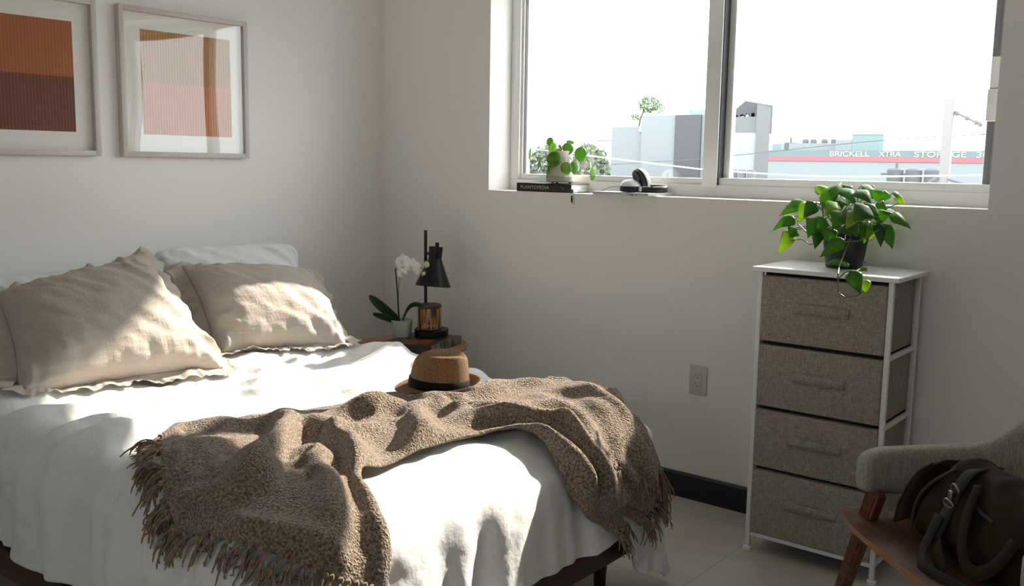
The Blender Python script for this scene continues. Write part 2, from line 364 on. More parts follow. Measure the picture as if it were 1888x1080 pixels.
def drawer_tower():
    W,Dp=.439,.2877
    t=thing('drawer_tower','tall fabric drawer tower with a white frame and top below the window','dresser',(2.1475,-.3295,0))
    p=.016
    def leg(x,y):
        b=B(); box(b,(x,y,.012),(x+p,y+p,.968),.0015); l=obj('leg',b,metalw,t)
        b=B(); lathe(b,[(0,0),(.014,0),(.0155,.003),(.0155,.012),(.012,.016),(0,.016)],20); f=obj('foot',b,metalw,l,loc=(x+p/2,y+p/2,0))
    for x in (0,W-p):
        for y in (0,Dp-p): leg(x,y)
    hs=[.957,.724,.503,.294,.072]   # drawer tops / bottom
    gaps=(.728,.507,.297,.062)
    for z in (.062,):
        for y in (.002,Dp-p+.002):
            b=B(); box(b,(p,y,z-.007),(W-p,y+.012,z+.007),.001); obj('rail',b,metalw,t)
    for z in gaps:
        for x in (.002,W-p+.002):
            b=B(); box(b,(x,p,z-.007),(x+.012,Dp-p,z+.007),.001); obj('side_rail',b,metalw,t)
    blk=mat('gap_shade',(.012,.011,.010),.9)
    b=B(); box(b,(p+.004,.02,.07),(W-p-.004,Dp-.004,.966)); obj('gap_shade_core',b,blk,t)  # near-black core, paints the shade seen in the gaps between drawers
    for i in range(4):
        top,bot=hs[i],(gaps[i]+.010)
        top=top-(.002 if i==0 else .0)
        d_=bmesh.new(); box(d_,(p+.001,-.004,bot),(W-p-.001,Dp-.01,top),.004,3); dr=obj('drawer',d_,greyfab,t)
        # sewn-on pull strap, bowed outwards in the middle
        zc=bot+(top-bot)*.545; hh=.0165; P=[]
        for k in range(15):
            s=k/14; x=W/2+(-.088+.176*s)+.004; e=abs(s-.5)*2
            out=.0048+.0055*(1-smoothstep(.42,.62,e)); tilt=.002-.006*(1-smoothstep(.4,.65,e))
            P.append([(x,-out-.0015,zc-hh),(x,-out-.002-.002,zc),(x,-out+tilt,zc+hh)])
        b=B(); gridmesh(b,P); h=obj('pull_strap',b,greyfab,dr); solid(h,.003,0)
    b=B(); box(b,(-.017,-.0165,.968),(W+.019,Dp+.012,.983),.003,3); obj('top_panel',b,mat('white_laminate',(.80,.80,.78),.3),t)
drawer_tower()
# ------------------------------------------------------------------ bed
def bed():
    t=thing('bed_frame','dark brown wooden bed frame under the white bedding','bed',(0,0,0))
    def pt(n,lo,hi,bv=.006): b=B(); box(b,lo,hi,bv); return obj(n,b,darkwood,t)
    for y in (-2.20,-.80): pt('side_rail',(.08,y-.02,.16),(2.01,y+.02,.24))
    pt('foot_rail',(2.01,-2.20,.15),(2.05,-.80,.235)); pt('head_rail',(.04,-2.22,.17),(.08,-.78,.262))
    pt('slat_deck',(.085,-2.175,.215),(2.005,-.825,.258),.002)
    for x in (.22,1.93):
        for y in (-2.12,-.90):
            b=B(); tube(b,[(x,y,0),(x,y,.212)],[.018,.028],16); obj('leg',b,darkwood,t)
    b=B(); box(b,(.09,-2.185,.2635),(2.05,-.775,.525),.05,5); m=obj('mattress',b,mat('sheet_cotton',(.80,.80,.79),.9,bump=('noise',12,.2,.01)),None)
    tag(m,'white sheet-covered mattress under the duvet','mattress')
bed()
# ------------------------------------------------------------------ nightstand and the things on it
NS=(.58,-.37,.52); CR=math.radians(38.79)
def nightstand():
    tan=wood('tan_wood',(.30,.17,.08),(.44,.27,.14),(3,18,3),.45)
    t=thing('nightstand','round tan wood side table between the bed and the corner','side table',(NS[0],NS[1],0))
    b=B(); lathe(b,[(0,NS[2]-.022),(.228,NS[2]-.022),(.238,NS[2]-.016),(.241,NS[2]-.006),(.238,NS[2]),(0,NS[2])],72); obj('table_top',b,tan,t)
    for k in range(3):
        a=2*math.pi*k/3+.5; b=B(); tube(b,[(.19*math.cos(a),.19*math.sin(a),0),(.12*math.cos(a),.12*math.sin(a),NS[2]-.022)],[.011,.017],14); obj('leg',b,tan,t)
nightstand()
def book():
    # photo book lying flat, spine towards the window side of the bed
    p0=Vector((.806,-.500,NS[2])); p1=Vector((.733,-.226,NS[2])); e=(p1-p0).normalized(); n=Vector((-e.y,e.x,0)); L_=(p1-p0).length; W=.225; H=.036
    t=thing('art_book','thick dark picture book with striped spine under the black lamp','book',p0,math.atan2(e.y,e.x))
    cov=mat('book_cover_dark',(.020,.020,.018),.35,var=(7,(.10,.022,.010),2,.56,.62)); pg=mat('book_pages',(.055,.048,.042),.9)
    sp=mat('book_spine',(.13,.115,.11),.4); nt,b_=nodes(sp); N=nt.nodes.new; L=nt.links.new
    tc=N('ShaderNodeTexCoord'); mp=N('ShaderNodeMapping'); mp.inputs['Scale'].default_value=(1,0,.1); L(tc.outputs['Object'],mp.inputs[0])
    ns=N('ShaderNodeTexNoise'); ns.inputs['Scale'].default_value=52; ns.inputs['Detail'].default_value=3; L(mp.outputs[0],ns.inputs['Vector'])
    cr=N('ShaderNodeValToRGB'); cr.color_ramp.interpolation='CONSTANT'; el=cr.color_ramp.elements
    el[0].position=0; el[0].color=(.015,.013,.012,1); el[1].position=.46; el[1].color=(.19,.16,.15,1)
    for ps,c in ((.53,(.11,.045,.03,1)),(.58,(.24,.23,.23,1)),(.66,(.03,.025,.02,1))): q=el.new(ps); q.color=c
    L(ns.outputs['Fac'],cr.inputs[0]); L(cr.outputs[0],b_.inputs['Base Color'])
    b=B(); box(b,(0,0,0),(L_,W,.003),.001); box(b,(0,0,H-.003),(L_,W,H),.001); obj('cover',b,cov,t)
    b=B(); box(b,(0,-.003,0),(L_,.001,H),.001); s=obj('spine',b,sp,t)
    b=B(); box(b,(.004,.001,.003),(L_-.004,W-.005,H-.003)); obj('pages',b,pg,t)
    M=Matrix.Translation((.022,-.0031,.010))@Matrix.Rotation(math.pi/2,4,'X')
    text('spine_lettering','Color',.026,mat('ink_pale',(.30,.31,.36),.5),s,M)
    ob=mat('cover_orange',(.22,.045,.018),.4,var=(20,(.05,.012,.008),3,.45,.7))
    b=B(); prism(b,[(.03,.03),(.13,.025),(.14,.075),(.10,.10),(.04,.08)],H,H+.0006); obj('cover_picture',b,ob,t)
    return t
book()
BT=NS[2]+.036   # top of the book
def lamp():
    o=Vector((.632,-.305,BT)); t=thing('desk_lamp','black metal desk lamp with a cone shade standing on the book','lamp',(o.x,o.y,BT+.0008),CR)
    b=B(); lathe(b,[(0,0),(.072,0),(.0745,.003),(.0745,.026),(.072,.029),(0,.029)],56); obj('base',b,blackm,t)
    b=B(); tube(b,[(-.030,.045,.028),(-.032,.045,.455)],.0068,16); pole=obj('pole',b,blackm,t)
    T=Matrix.Translation((.004,.012,.215))@Matrix.Rotation(math.radians(4),4,'Y')@Matrix.Rotation(math.radians(-5),4,'X')
    b=B(); lathe(b,[(.075,.0),(.0765,-.001),(.0775,.001),(.031,.112),(.0285,.118),(.0285,.118),(.0305,.168),(.0305,.1705),(.029,.1722),(0,.1722)],56,T)
    lathe(b,[(.0745,.001),(.029,.110),(.027,.16),(0,.165)],56,T); obj('shade',b,blackm,t)
    b=B(); lathe(b,[(0,.172),(.008,.172),(.0085,.176),(.0085,.188),(.0075,.190),(0,.190)],20,T@Matrix.Translation((.004,0,0))); obj('switch_knob',b,blackm,t)
    b=B(); tube(b,[(-.031,.045,.355),(-.016,.030,.355),(-.004,.018,.352)],.006,10); obj('clamp_bracket',b,blackm,t)
    b=B(); lathe(b,[(0,.055),(.012,.057),(.022,.07),(.026,.088),(.020,.105),(.013,.112),(.013,.135),(0,.135)],20,T); obj('bulb',b,mat('bulb_glass',(.75,.73,.68),.25),t)
lamp()
def candle():
    t=thing('jar_candle','amber patterned jar candle with a brown lid on the lamp base','candle',(.646,-.333,BT+.0302),CR)
    lab=mat('candle_label',(.055,.016,.006),.25,coat=.5); nt,b_=nodes(lab); N=nt.nodes.new; L=nt.links.new
    tc=N('ShaderNodeTexCoord'); mp=N('ShaderNodeMapping'); mp.inputs['Scale'].default_value=(95,95,9); L(tc.outputs['Object'],mp.inputs[0])
    ns=N('ShaderNodeTexNoise'); ns.inputs['Scale'].default_value=1; ns.inputs['Detail'].default_value=2; L(mp.outputs[0],ns.inputs['Vector'])
    cr=N('ShaderNodeValToRGB'); e=cr.color_ramp.elements; e[0].position=.42; e[0].color=(.025,.012,.006,1); e[1].position=.64; e[1].color=(.60,.22,.045,1); q=e.new(.52); q.color=(.32,.11,.022,1)
    L(ns.outputs['Fac'],cr.inputs[0]); L(cr.outputs[0],b_.inputs['Base Color'])
    b=B(); lathe(b,[(0,0),(.046,0),(.0505,.004),(.0512,.009)],48); obj('jar_foot',b,mat('thick_glass',(.12,.095,.065),.08,coat=.6),t)
    b=B(); lathe(b,[(.0512,.009),(.0515,.012),(.0515,.092),(.0500,.097)],56); jar=obj('jar',b,lab,t)
    b=B(); lathe(b,[(0,.097),(.0505,.097),(.0515,.0985),(.0515,.1095),(.0495,.112),(0,.112)],56); obj('lid',b,mat('bronze_lid',(.085,.060,.040),.45,metal=.3),t)
    R_=.0519; body='LEAVES'; n=len(body); tm=mat('label_print',(.55,.52,.46),.4)
    for k,ch in enumerate(body):
        a=math.radians(-90+(k-(n-1)/2)*14.5+6); M=Matrix.Translation((R_*math.cos(a),R_*math.sin(a),.018))@Matrix.Rotation(a+math.pi/2,4,'Z')@Matrix.Rotation(math.pi/2,4,'X')
        text('letter',ch,.018,tm,jar,M,.0003,'CENTER')
candle()

# ------------------------------------------------------------------ white duvet
linen=mat('white_linen',(.77,.77,.76),.85,spec=.12,sheen=.1,bump=[('noise',24,.45,.009),('noise',9,.4,.012,(3.2,.8,1),(0,0,.7)),('noise',70,.22,.003)])
DUV=unpack(([
54,-32,21,24,-42,-4,8,-5,-8,1,-7,-10,15,-6,-6,-2,2,6,3,-2,-3,14,-11,0,2,-2,-1,-4,-1,4,1,-1,2,-1,1,3,0,0,1,-1,-1,4,1,1,2,1,0,0,1,-1,-1,1,-1,1,1,1,0,-1,
-1,2,-8,-9,14,1,20,-4,2,14,12,-13,8,13,-16,13,14,-14,26,17,-49,-15,56,-8,-26,12,6,-9,10,6,-18,7,10,6,-5,-14,-1,7,0,-14,14,-4,-2,3,3,3,-1,-7,0,1,-2,2,
-3,-5,8,0,0,1,1,-4,5,-2,-2,0,1,0,0,3,0,-2,0,-2,-2,-1,-1,2,2,-1,13,9,-17,3,-15,10,-8,-3,-2,17,-12,-4,11,-7,-4,15,-21,43,26,-38,-21,21,14,-22,6,7,-11,0,
5,0,-2,-7,13,13,-9,-7,6,-2,-4,5,-2,-4,-4,2,4,3,-1,0,0,0,5,3,-14,5,2,2,3,3,-7,2,0,-2,-1,-1,-2,-3,2,2,3,1,2,0,1,-3,-1,-1,-8,8,10,-10,-5,3,12,-16,-6,9,
11,-15,7,-5,-6,3,40,-58,8,41,-8,-20,-3,18,-4,2,10,-5,-15,9,9,1,-15,-3,13,1,-6,-1,3,-3,1,8,3,-3,-5,-1,1,1,0,-4,-3,1,12,-6,-5,-1,-1,-2,4,-1,0,2,1,2,1,
-2,-5,-4,-3,1,3,3,3,7,-3,-3,1,-17,-7,26,-8,-10,8,13,-5,-16,-1,16,-3,4,-8,2,-17,34,-18,-18,26,0,24,-9,-10,-1,-2,17,7,-10,-21,2,2,-4,-3,3,5,5,-1,3,0,-7,
-3,2,4,2,-2,-2,-1,5,1,-2,-5,2,4,0,-1,0,-3,0,-3,-3,0,0,3,7,7,4,-1,-4,-8,-7,-4,-4,9,6,0,14,1,-32,24,3,-16,4,6,3,-3,-11,8,-5,9,-7,7,-14,24,-5,-7,17,-33,
10,12,2,-5,-5,20,-15,10,-1,3,1,-3,1,-1,-2,-2,-2,0,2,3,-1,-3,-1,1,1,2,-2,-1,2,1,1,-1,-2,2,3,2,2,6,2,-4,-6,-6,-6,-5,0,5,7,7,4,-3,-4,-11,-4,10,-5,-4,19,
-18,5,6,-12,2,2,-2,5,-6,3,-1,3,13,4,-21,29,-13,-7,27,-8,1,-7,-1,-11,-23,29,3,-3,3,6,2,-7,-3,0,0,0,-1,-5,-2,2,5,1,-1,0,-2,3,2,-1,2,-2,0,3,-5,-6,-2,-3,
-5,1,7,10,5,3,3,-3,-5,-8,-5,5,8,4,4,0,-17,8,6,-7,-2,-7,1,7,-8,5,0,0,2,-2,-1,2,-4,23,4,-22,20,-8,-13,12,-10,0,11,10,8,-20,-2,7,-3,-7,-3,4,3,1,1,2,2,6,
-1,-1,-5,-1,1,1,3,-3,-1,-2,-6,1,1,0,5,3,1,3,3,-2,-7,-6,-2,-1,-2,0,5,7,2,-9,-6,-1,2,4,10,-18,4,3,5,1,-3,-2,5,-3,2,0,-1,0,-2,-3,18,-15,11,2,-11,11,-5,
-8,11,3,-10,-5,15,-4,1,-3,0,3,0,1,0,-3,-1,-1,1,-1,2,0,1,-1,1,-2,-2,-1,1,5,3,0,-2,-1,-3,0,-3,-2,2,2,4,0,-1,1,1,1,-4,-2,3,7,-2,-1,-4,-5,1,13,-14,0,1,5,
0,-2,0,0,0,-2,-1,3,-2,1,15,0,-4,8,-10,3,6,0,-9,4,6,0,-22,20,-7,3,1,0,3,-3,-1,6,-3,0,-2,-1,-1,-3,5,2,-5,2,4,4,-5,-5,-2,1,2,1,0,1,3,0,-6,1,-4,2,3,-2,-1,
3,1,-1,-6,-1,8,2,3,-1,-8,3,11,-5,-5,-4,3,-1,-2,-1,1,-3,4,-4,1,1,13,1,-3,-3,8,-8,6,1,4,-4,-1,2,7,-10,7,-7,1,-1,-4,5,1,-7,7,-2,0,-1,2,5,-8,1,5,-3,-3,-3,
5,1,3,0,-2,-2,0,-2,2,-2,4,-4,8,-1,-1,-1,-1,-5,3,0,2,-2,-7,-3,0,4,8,-13,1,6,4,-1,-3,3,1,-2,-2,3,-3,1,2,-3,15,0,-2,-2,2,5,-10,2,6,-2,-7,6,1,-2,1,3,-4,3,
1,-4,3,2,-5,3,-3,5,-6,-2,10,-8,1,3,-3,1,-1,1,-1,-1,1,1,3,-1,-4,5,-3,1,-5,3,-2,0,2,3,-6,5,0,0,3,1,0,-4,-4,13,-10,-4,2,0,1,-2,0,1,1,-2,0,-1,0,3,13,-3,4,
-1,0,-2,6,-4,-9,9,2,-12,13,-3,-7,6,4,-5,6,-1,-8,4,2,-2,5,-7,7,-6,-4,12,-9,1,2,-1,1,0,0,-1,2,1,-6,5,1,-5,7,2,-5,-4,3,2,-3,-2,5,-8,5,-1,0,-1,1,4,5,-12,
13,-3,-6,0,-2,1,1,-2,0,1,1,-1,3,-1,13,1,-1,0,0,0,-2,1,3,-7,10,9,-24,10,5,-4,-4,3,-4,4,6,-5,-1,0,-1,3,-2,8,-8,-7,12,-4,1,-1,-1,0,1,0,-3,-3,6,-3,0,3,-7,
4,6,-3,-4,0,2,2,-1,3,-7,2,0,1,-1,0,-4,4,-6,3,4,0,0,-2,-1,3,-1,1,0,1,-5,3,14,-1,2,-1,-2,1,0,0,1,3,-8,-1,16,-12,4,-4,3,-1,1,-4,-1,2,1,0,-1,2,-3,-3,9,0,
-8,4,-1,0,2,-1,-1,3,-1,2,-5,3,1,-1,2,-8,1,5,2,-1,-2,-2,0,0,5,-5,1,1,-1,-1,-1,3,-4,6,-1,-2,0,-1,-1,2,-1,0,-3,3,1,-6,13,0,-2,1,2,-1,0,2,0,-5,5,-5,-4,12,
-10,8,-2,0,-5,6,-1,-1,-1,1,0,-3,3,3,-4,-1,5,-3,0,3,-3,2,0,-4,6,-1,3,-10,7,-3,-1,4,-3,-3,-1,1,6,1,-4,1,-1,6,-3,-1,1,0,1,-1,2,-10,3,2,0,-1,-1,-1,2,-1,1,
-4,3,1,13,0,0,0,0,0,1,-2,-1,4,-2,5,-3,-3,6,-6,2,1,3,-5,0,1,1,-3,2,1,-3,-4,5,2,-5,4,1,-2,0,-2,-1,4,-5,1,1,9,-15,11,0,-3,-1,2,2,-1,-6,0,2,1,-2,-2,3,1,
-2,-2,2,-3,4,6,-4,0,-1,0,0,-3,0,1,0,3,-5,2,13,1,0,-1,1,0,-1,-1,2,-1,0,-1,5,-4,-1,2,-1,-1,1,1,-1,0,0,3,-4,1,5,0,-7,2,4,-5,0,1,0,2,2,-4,1,0,-2,-1,11,
-14,5,1,1,-2,-2,2,2,-1,2,-2,4,-1,-3,-2,1,1,-1,4,-7,1,2,-1,0,1,0,1,-2,0,0,-1,2,-4,14,-1,0,0,0,0,0,0,0,3,-3,1,-6,4,2,-1,2,-2,-2,2,1,-1,0,-1,3,-2,-4,7,0,
-4,-1,4,-1,-1,1,-2,-2,2,0,1,1,-2,-4,11,-12,4,2,0,1,-3,2,5,-1,-2,-7,2,1,1,1,2,-1,-2,3,-5,0,2,1,0,0,-1,-1,0,-1,1,-1,2,14,-1,0,1,-1,0,1,0,-3,-1,3,-5,7,
-1,-2,2,-4,5,2,-6,1,1,0,1,-2,2,2,-7,3,3,-1,-2,1,0,0,1,1,-1,0,-2,1,1,-1,-4,11,-7,0,1,0,2,-3,-5,1,3,4,-3,1,0,-1,-2,2,-1,0,2,-2,-2,1,0,1,0,0,0,1,-2,0,-1,
13,1,-1,3,-4,1,-2,0,5,-1,0,2,-2,-1,-2,1,-1,-1,-1,7,-4,1,-2,0,3,-1,-1,3,-3,-2,3,1,-1,0,-1,-1,0,2,0,1,-3,1,2,-2,-2,6,-4,0,-1,0,2,1,-2,-1,0,1,-1,1,0,0,
-1,1,0,-1,1,0,-2,1,-1,1,1,0,0,1,-1,0,14,-1,1,-3,2,-3,4,5,-6,-4,6,4,-7,3,0,-4,3,-5,2,-3,6,-1,2,0,-2,1,0,-2,4,2,-5,0,0,0,2,1,-3,0,0,1,3,-7,2,2,-1,-3,4,
-1,2,-2,-1,2,-1,0,2,0,-1,-2,0,3,-2,2,-2,0,0,0,0,-1,-1,-1,2,-2,2,0,0,1,13,1,0,-1,3,2,-1,-5,3,2,-6,1,3,-4,7,-6,6,1,-1,-1,-5,0,0,-1,1,0,1,1,-2,-2,4,-1,0,
1,-3,-1,4,-2,0,-2,-1,10,-6,0,0,1,-2,2,-2,2,0,-1,2,-1,-3,1,2,2,1,-5,1,-3,3,2,-2,0,0,-1,1,1,-2,1,-2,0,2,-2,13,0,1,0,-1,1,-1,-3,0,5,-2,-5,4,2,-3,6,-8,7,
-5,2,2,-1,1,1,-1,-1,0,-1,1,1,-2,0,0,0,3,-1,-1,-1,1,2,-1,-5,6,-2,-1,0,-1,-1,4,-1,0,-1,0,0,1,-1,-1,0,-1,3,-1,3,-4,-1,2,0,0,0,0,-1,1,0,-1,0,-2,2,14,-1,1,
0,0,-4,2,8,-5,-7,6,-2,-7,5,2,7,-5,-3,3,-1,-1,0,-2,1,1,1,-1,0,-1,2,-1,1,0,0,-2,1,2,3,0,-2,1,0,-4,2,0,0,2,-1,-6,4,1,-1,0,-1,2,0,1,-2,0,-2,4,-1,3,-3,-1,
0,0,1,-1,0,-1,-1,2,-1,2,-1,13,2,-3,1,1,4,-12,3,13,0,-7,5,4,-8,-7,-2,7,-1,-1,2,1,3,-2,-2,0,-1,2,1,2,-9,8,-4,1,-1,1,0,-3,0,-1,2,0,0,1,-1,1,-1,1,3,3,-6,
-1,2,0,1,-4,0,1,2,-1,1,-2,-2,0,3,0,0,1,-1,0,0,0,0,-2,2,-1,1,13,0,0,1,-2,1,9,-13,-7,6,3,0,4,-1,3,-3,-1,-1,6,-5,0,-3,4,0,0,0,-3,2,-2,7,-7,4,-3,1,0,1,1,
-1,-1,0,0,0,1,-1,0,0,-1,-1,-2,4,1,-2,0,1,2,2,-5,0,2,0,-1,1,-1,0,1,0,-1,0,1,-1,0,1,0,-1,0,0,14,-1,1,-1,0,-2,1,7,-3,-3,1,0,-4,3,1,-2,3,0,-6,5,-1,1,-1,0,
-1,3,-1,-4,5,-3,-1,2,2,-1,-1,0,0,0,1,-1,0,0,0,1,-1,4,-3,2,3,-2,-4,2,-1,-1,1,-3,6,-5,0,2,-1,0,1,0,-1,0,0,0,0,0,0,0,0,0,0,0,13,0,0,0,1,0,-1,-1,1,1,-1,
-1,1,1,-1,1,-3,2,1,-2,2,-1,-1,1,0,-2,5,0,-5,5,0,-4,0,1,1,-1,-1,1,1,0,-1,1,-1,0,1,-3,3,-3,-3,2,4,-2,1,0,-3,4,-3,5,-3,-2,2,1,-1,-1,1,0,0,1,-1,1,0,-1,1,
-1,0,0,13,1,0,-1,1,-1,1,0,0,0,0,-1,1,-1,0,0,2,-3,1,0,-1,2,0,-1,1,-1,-2,3,-2,-1,3,0,0,-1,-1,2,1,-2,-2,4,-2,0,0,0,0,-2,3,0,2,-4,0,3,-3,2,-1,-2,2,-1,4,
-2,-1,0,1,0,0,-1,1,-1,1,-1,0,0,0,1,0,-1,15,-2,0,1,-1,0,0,0,0,0,0,1,-1,0,2,-5,3,1,0,0,0,-2,2,0,-1,0,1,-2,3,-3,0,2,-1,1,0,-1,0,2,0,-6,7,-4,1,0,-1,0,1,
-2,-1,6,-2,-4,3,-2,6,-1,-5,3,-2,4,0,-4,1,0,0,1,-1,0,0,1,-1,1,-1,0,0,0,13,1,-1,0,0,0,0,0,1,-1,0,-1,1,1,-3,8,-7,1,1,-1,1,0,-2,1,1,1,-3,1,0,1,-1,0,1,0,
-1,0,0,-2,1,2,-5,6,-2,-1,4,-1,-3,4,-1,-6,5,2,0,0,-4,-1,6,-4,0,-3,2,3,-2,1,-1,0,1,0,0,-1,0,0,1,-1,1,0,13,-1,2,-1,-1,-1,1,1,-1,2,0,3,-3,-2,2,-2,3,-2,0,
1,-1,0,1,-1,0,0,1,-2,1,1,0,-1,2,-2,0,0,0,0,0,0,0,-3,5,-1,-1,2,-2,-2,3,1,-5,3,-1,2,0,-2,-2,3,0,1,-1,0,0,0,1,0,-1,0,0,0,1,-1,0,1,-1,1,13,0,-1,2,0,1,-3,
1,1,-1,0,-1,1,1,-1,-2,2,1,-1,0,0,1,0,0,0,-1,0,3,-3,0,0,0,-1,1,4,-3,-1,1,-2,-1,2,1,-5,6,-3,2,-2,3,-4,6,0,-6,3,-2,1,6,-3,-3,1,0,0,0,0,-1,0,0,0,1,-1,1,
-1,1,0,-1,1,0,14,0,0,-1,0,1,1,-1,0,-1,0,-2,4,-2,1,1,-3,2,-2,0,0,1,0,0,-1,1,0,-1,2,0,-1,1,-1,1,-2,1,0,-1,2,0,-1,1,2,-4,-1,3,1,-3,2,-4,3,4,-5,1,-1,-1,3,
0,-1,0,0,0,1,0,-1,0,1,-1,0,0,0,0,0,1,-1,0,14,0,-2,2,-1,0,3,-1,-1,-1,0,-1,-1,3,1,-1,1,-2,2,1,-1,-1,-1,1,1,-1,0,-1,0,0,1,0,0,-1,-1,2,0,0,0,1,0,-1,0,-1,
2,-1,0,0,0,-2,-1,1,3,-1,1,-2,-1,1,0,1,-1,0,-1,1,1,0,-1,0,0,0,1,-1,0,0,1,0,13,2,-2,1,0,-3,1,0,2,4,-5,1,-2,2,-6,0,1,4,0,0,3,-3,0,0,-1,1,1,1,-3,2,0,-1,0,
1,0,0,3,-1,-2,0,0,-1,-1,2,0,-4,2,1,0,1,-2,-1,1,1,0,1,-1,1,0,-1,1,-1,1,-1,0,0,0,0,1,-1,0,1,-1,0,0,0,12,-1,2,-1,1,2,-3,1,-1,-2,5,1,-2,-2,5,2,-1,-5,1,-1,
-2,3,0,0,0,-1,0,1,4,-8,-1,4,1,-1,0,0,-4,3,2,0,-1,0,0,0,-1,1,0,0,2,2,-1,-1,-2,0,0,-1,1,0,1,0,-1,1,-1,1,-1,0,0,0,0,1,-1,0,1,-1,0,0,11,5,-2,-1,2,-1,1,-1,
0,-1,0,0,2,-1,-1,0,0,1,-1,0,0,0,0,-1,1,1,-1,-2,1,8,-1,-7,1,0,1,0,2,-3,-1,0,1,0,0,0,1,-1,0,0,-1,-2,4,0,-3,2,0,1,0,-1,0,0,-1,0,0,1,0,0,1,0,-1,0,0,0,0,1,
-1,1,15,-3,3,-2,-1,2,-1,0,0,1,0,0,0,0,0,-1,0,0,0,0,0,0,0,1,0,0,1,2,-6,-2,6,4,-7,2,-1,-1,0,1,2,-1,-1,0,0,0,0,1,0,-1,0,0,-1,2,-2,-4,5,-1,2,0,-1,0,3,-2,
2,-3,1,0,-1,0,0,-1,2,-1,0,0,1,-1,13,0,0,2,-2,0,1,0,-1,0,0,2,-1,-1,1,0,0,-2,1,0,0,0,2,-1,-2,1,-1,-1,4,0,-5,-1,8,-6,2,1,-1,0,-2,1,1,0,1,-1,-1,0,0,1,0,1,
-1,-2,8,0,-8,2,0,1,-1,1,-5,6,-4,4,-1,-1,0,0,1,0,-1,1,0,0,-1,1,13,-1,-1,1,2,0,-1,-1,1,0,1,-3,1,0,0,1,-1,5,-5,0,-1,4,-4,2,3,-3,0,0,0,0,1,0,-3,6,-4,1,0,
0,0,-1,0,0,0,0,1,-1,1,0,-1,-1,1,0,-1,3,1,-3,0,0,1,-2,6,-6,5,-6,2,1,0,0,-1,0,0,0,0,0,0,0,13,-2,2,1,-5,6,-1,-3,1,3,-1,-4,0,4,0,-1,-1,-2,5,0,1,-5,6,-5,0,
1,0,0,-1,1,0,0,0,0,1,-2,1,1,0,1,0,1,-3,0,0,1,-4,2,1,-1,1,1,-2,-1,3,2,-4,1,0,3,-4,7,-7,4,-3,0,0,0,0,0,0,0,0,0,0,0,13,-1,-5,-4,15,-17,17,-2,-2,-3,1,6,3,
-5,-2,-1,4,-3,0,0,1,-1,-2,4,-3,1,0,-1,1,-1,1,0,-2,0,2,1,-2,0,1,-2,-1,0,2,1,1,-1,3,-3,-1,3,-3,0,1,0,-1,0,3,-3,0,-2,2,-6,3,1,3,-1,0,0,0,0,0,0,0,0,1,0,
-6,13,15,-18,4,12,-18,12,0,-1,0,1,-3,0,2,1,-2,3,-2,0,-1,2,-2,0,2,-1,0,-1,1,0,-1,0,3,-4,1,0,1,0,0,2,0,-1,-1,0,-2,1,-1,1,1,-1,1,1,-2,1,1,0,-1,1,0,0,-4,
4,2,-1,-2,1,0,-1,0,0,-1,0,0,0,1,0,29,-22,-3,22,-17,3,0,-3,5,1,-2,-2,3,2,-11,8,0,0,0,1,-1,1,0,-1,1,0,0,3,-3,0,0,1,-1,5,-4,-1,0,-1,0,-1,2,-1,5,-3,-1,0,
1,-1,-1,2,0,-1,2,-6,1,4,-2,1,0,-1,4,-4,0,0,1,-1,0,1,-1,-2,1,0,0,0,0,1,7,9,-11,1,7,-5,5,-4,2,4,-1,1,-3,-3,19,-15,1,-3,3,-2,2,-1,0,1,-2,1,0,-1,2,0,0,-1,
1,-3,1,1,0,0,-1,1,-1,2,-6,0,7,-2,0,2,-1,-2,1,0,2,4,-7,-2,5,-1,0,1,0,0,-1,-1,0,1,-1,0,-1,2,-2,0,0,-1,0,0,10,-2,5,-5,-2,7,-7,11,-10,3,0,1,2,5,-12,10,-3,
1,-3,3,-1,0,0,0,0,0,1,-1,0,0,0,0,-1,0,2,-1,0,0,1,-1,0,0,4,-1,-7,6,-1,-2,1,1,0,0,-3,5,5,-8,-1,0,1,1,-2,3,-1,-1,0,0,1,-2,0,1,1,-2,0,-1,0,2,7,5,-3,2,0,
-8,16,-11,7,-14,13,-6,6,-2,5,-8,4,1,3,-4,0,0,1,-1,1,-1,0,0,-1,0,1,0,0,-1,-1,1,1,2,-2,2,-1,-2,-2,6,1,-6,3,1,0,-2,0,0,1,-5,4,5,-5,0,1,-1,4,-4,0,0,1,-1,
-1,0,1,-2,1,1,-1,1,-1,1,8,-2,7,-1,-4,8,-13,12,1,2,2,-7,-3,5,-4,6,-4,2,-3,2,0,-1,0,0,0,1,-1,1,0,1,-1,0,0,1,0,-1,0,-1,2,-2,0,2,0,-4,2,2,-3,-1,1,1,-1,1,
0,2,-6,3,3,0,-2,1,-3,2,0,3,-3,0,-1,1,0,-2,0,1,-1,1,0,-1,12,5,-12,4,3,-3,11,-18,10,4,-7,15,-17,4,3,-1,2,-2,1,0,-1,0,0,1,-1,0,1,-1,1,-1,0,0,0,0,0,1,-1,
0,0,0,1,-1,0,1,-2,0,1,1,-2,2,1,-2,0,-1,2,-2,1,0,1,0,0,-1,2,-3,2,-1,0,0,-1,0,-1,0,1,-1,-1,1,-10,8,9,2,2,0,-12,26,-25,14,-11,7,16,-12,0,-1,0,1,-1,-1,1,
1,0,-1,1,-1,0,1,0,0,0,-1,1,0,-1,0,0,0,0,0,0,0,1,0,1,-1,-1,1,2,-4,-1,0,0,1,1,0,0,1,-1,0,0,2,-2,-1,0,1,0,-1,-1,1,0,-1,0,-1,-1,-1,20,-6,-2,-4,-2,5,1,-15,
21,-11,9,-12,7,8,-3,-1,0,-2,1,0,0,-1,0,1,-1,1,0,-1,0,0,0,1,-1,0,1,-1,1,-1,0,0,0,0,-1,0,0,1,1,-2,0,2,0,1,0,-1,0,0,0,0,0,1,1,-3,0,2,-2,-1,0,0,1,0,-2,-1,
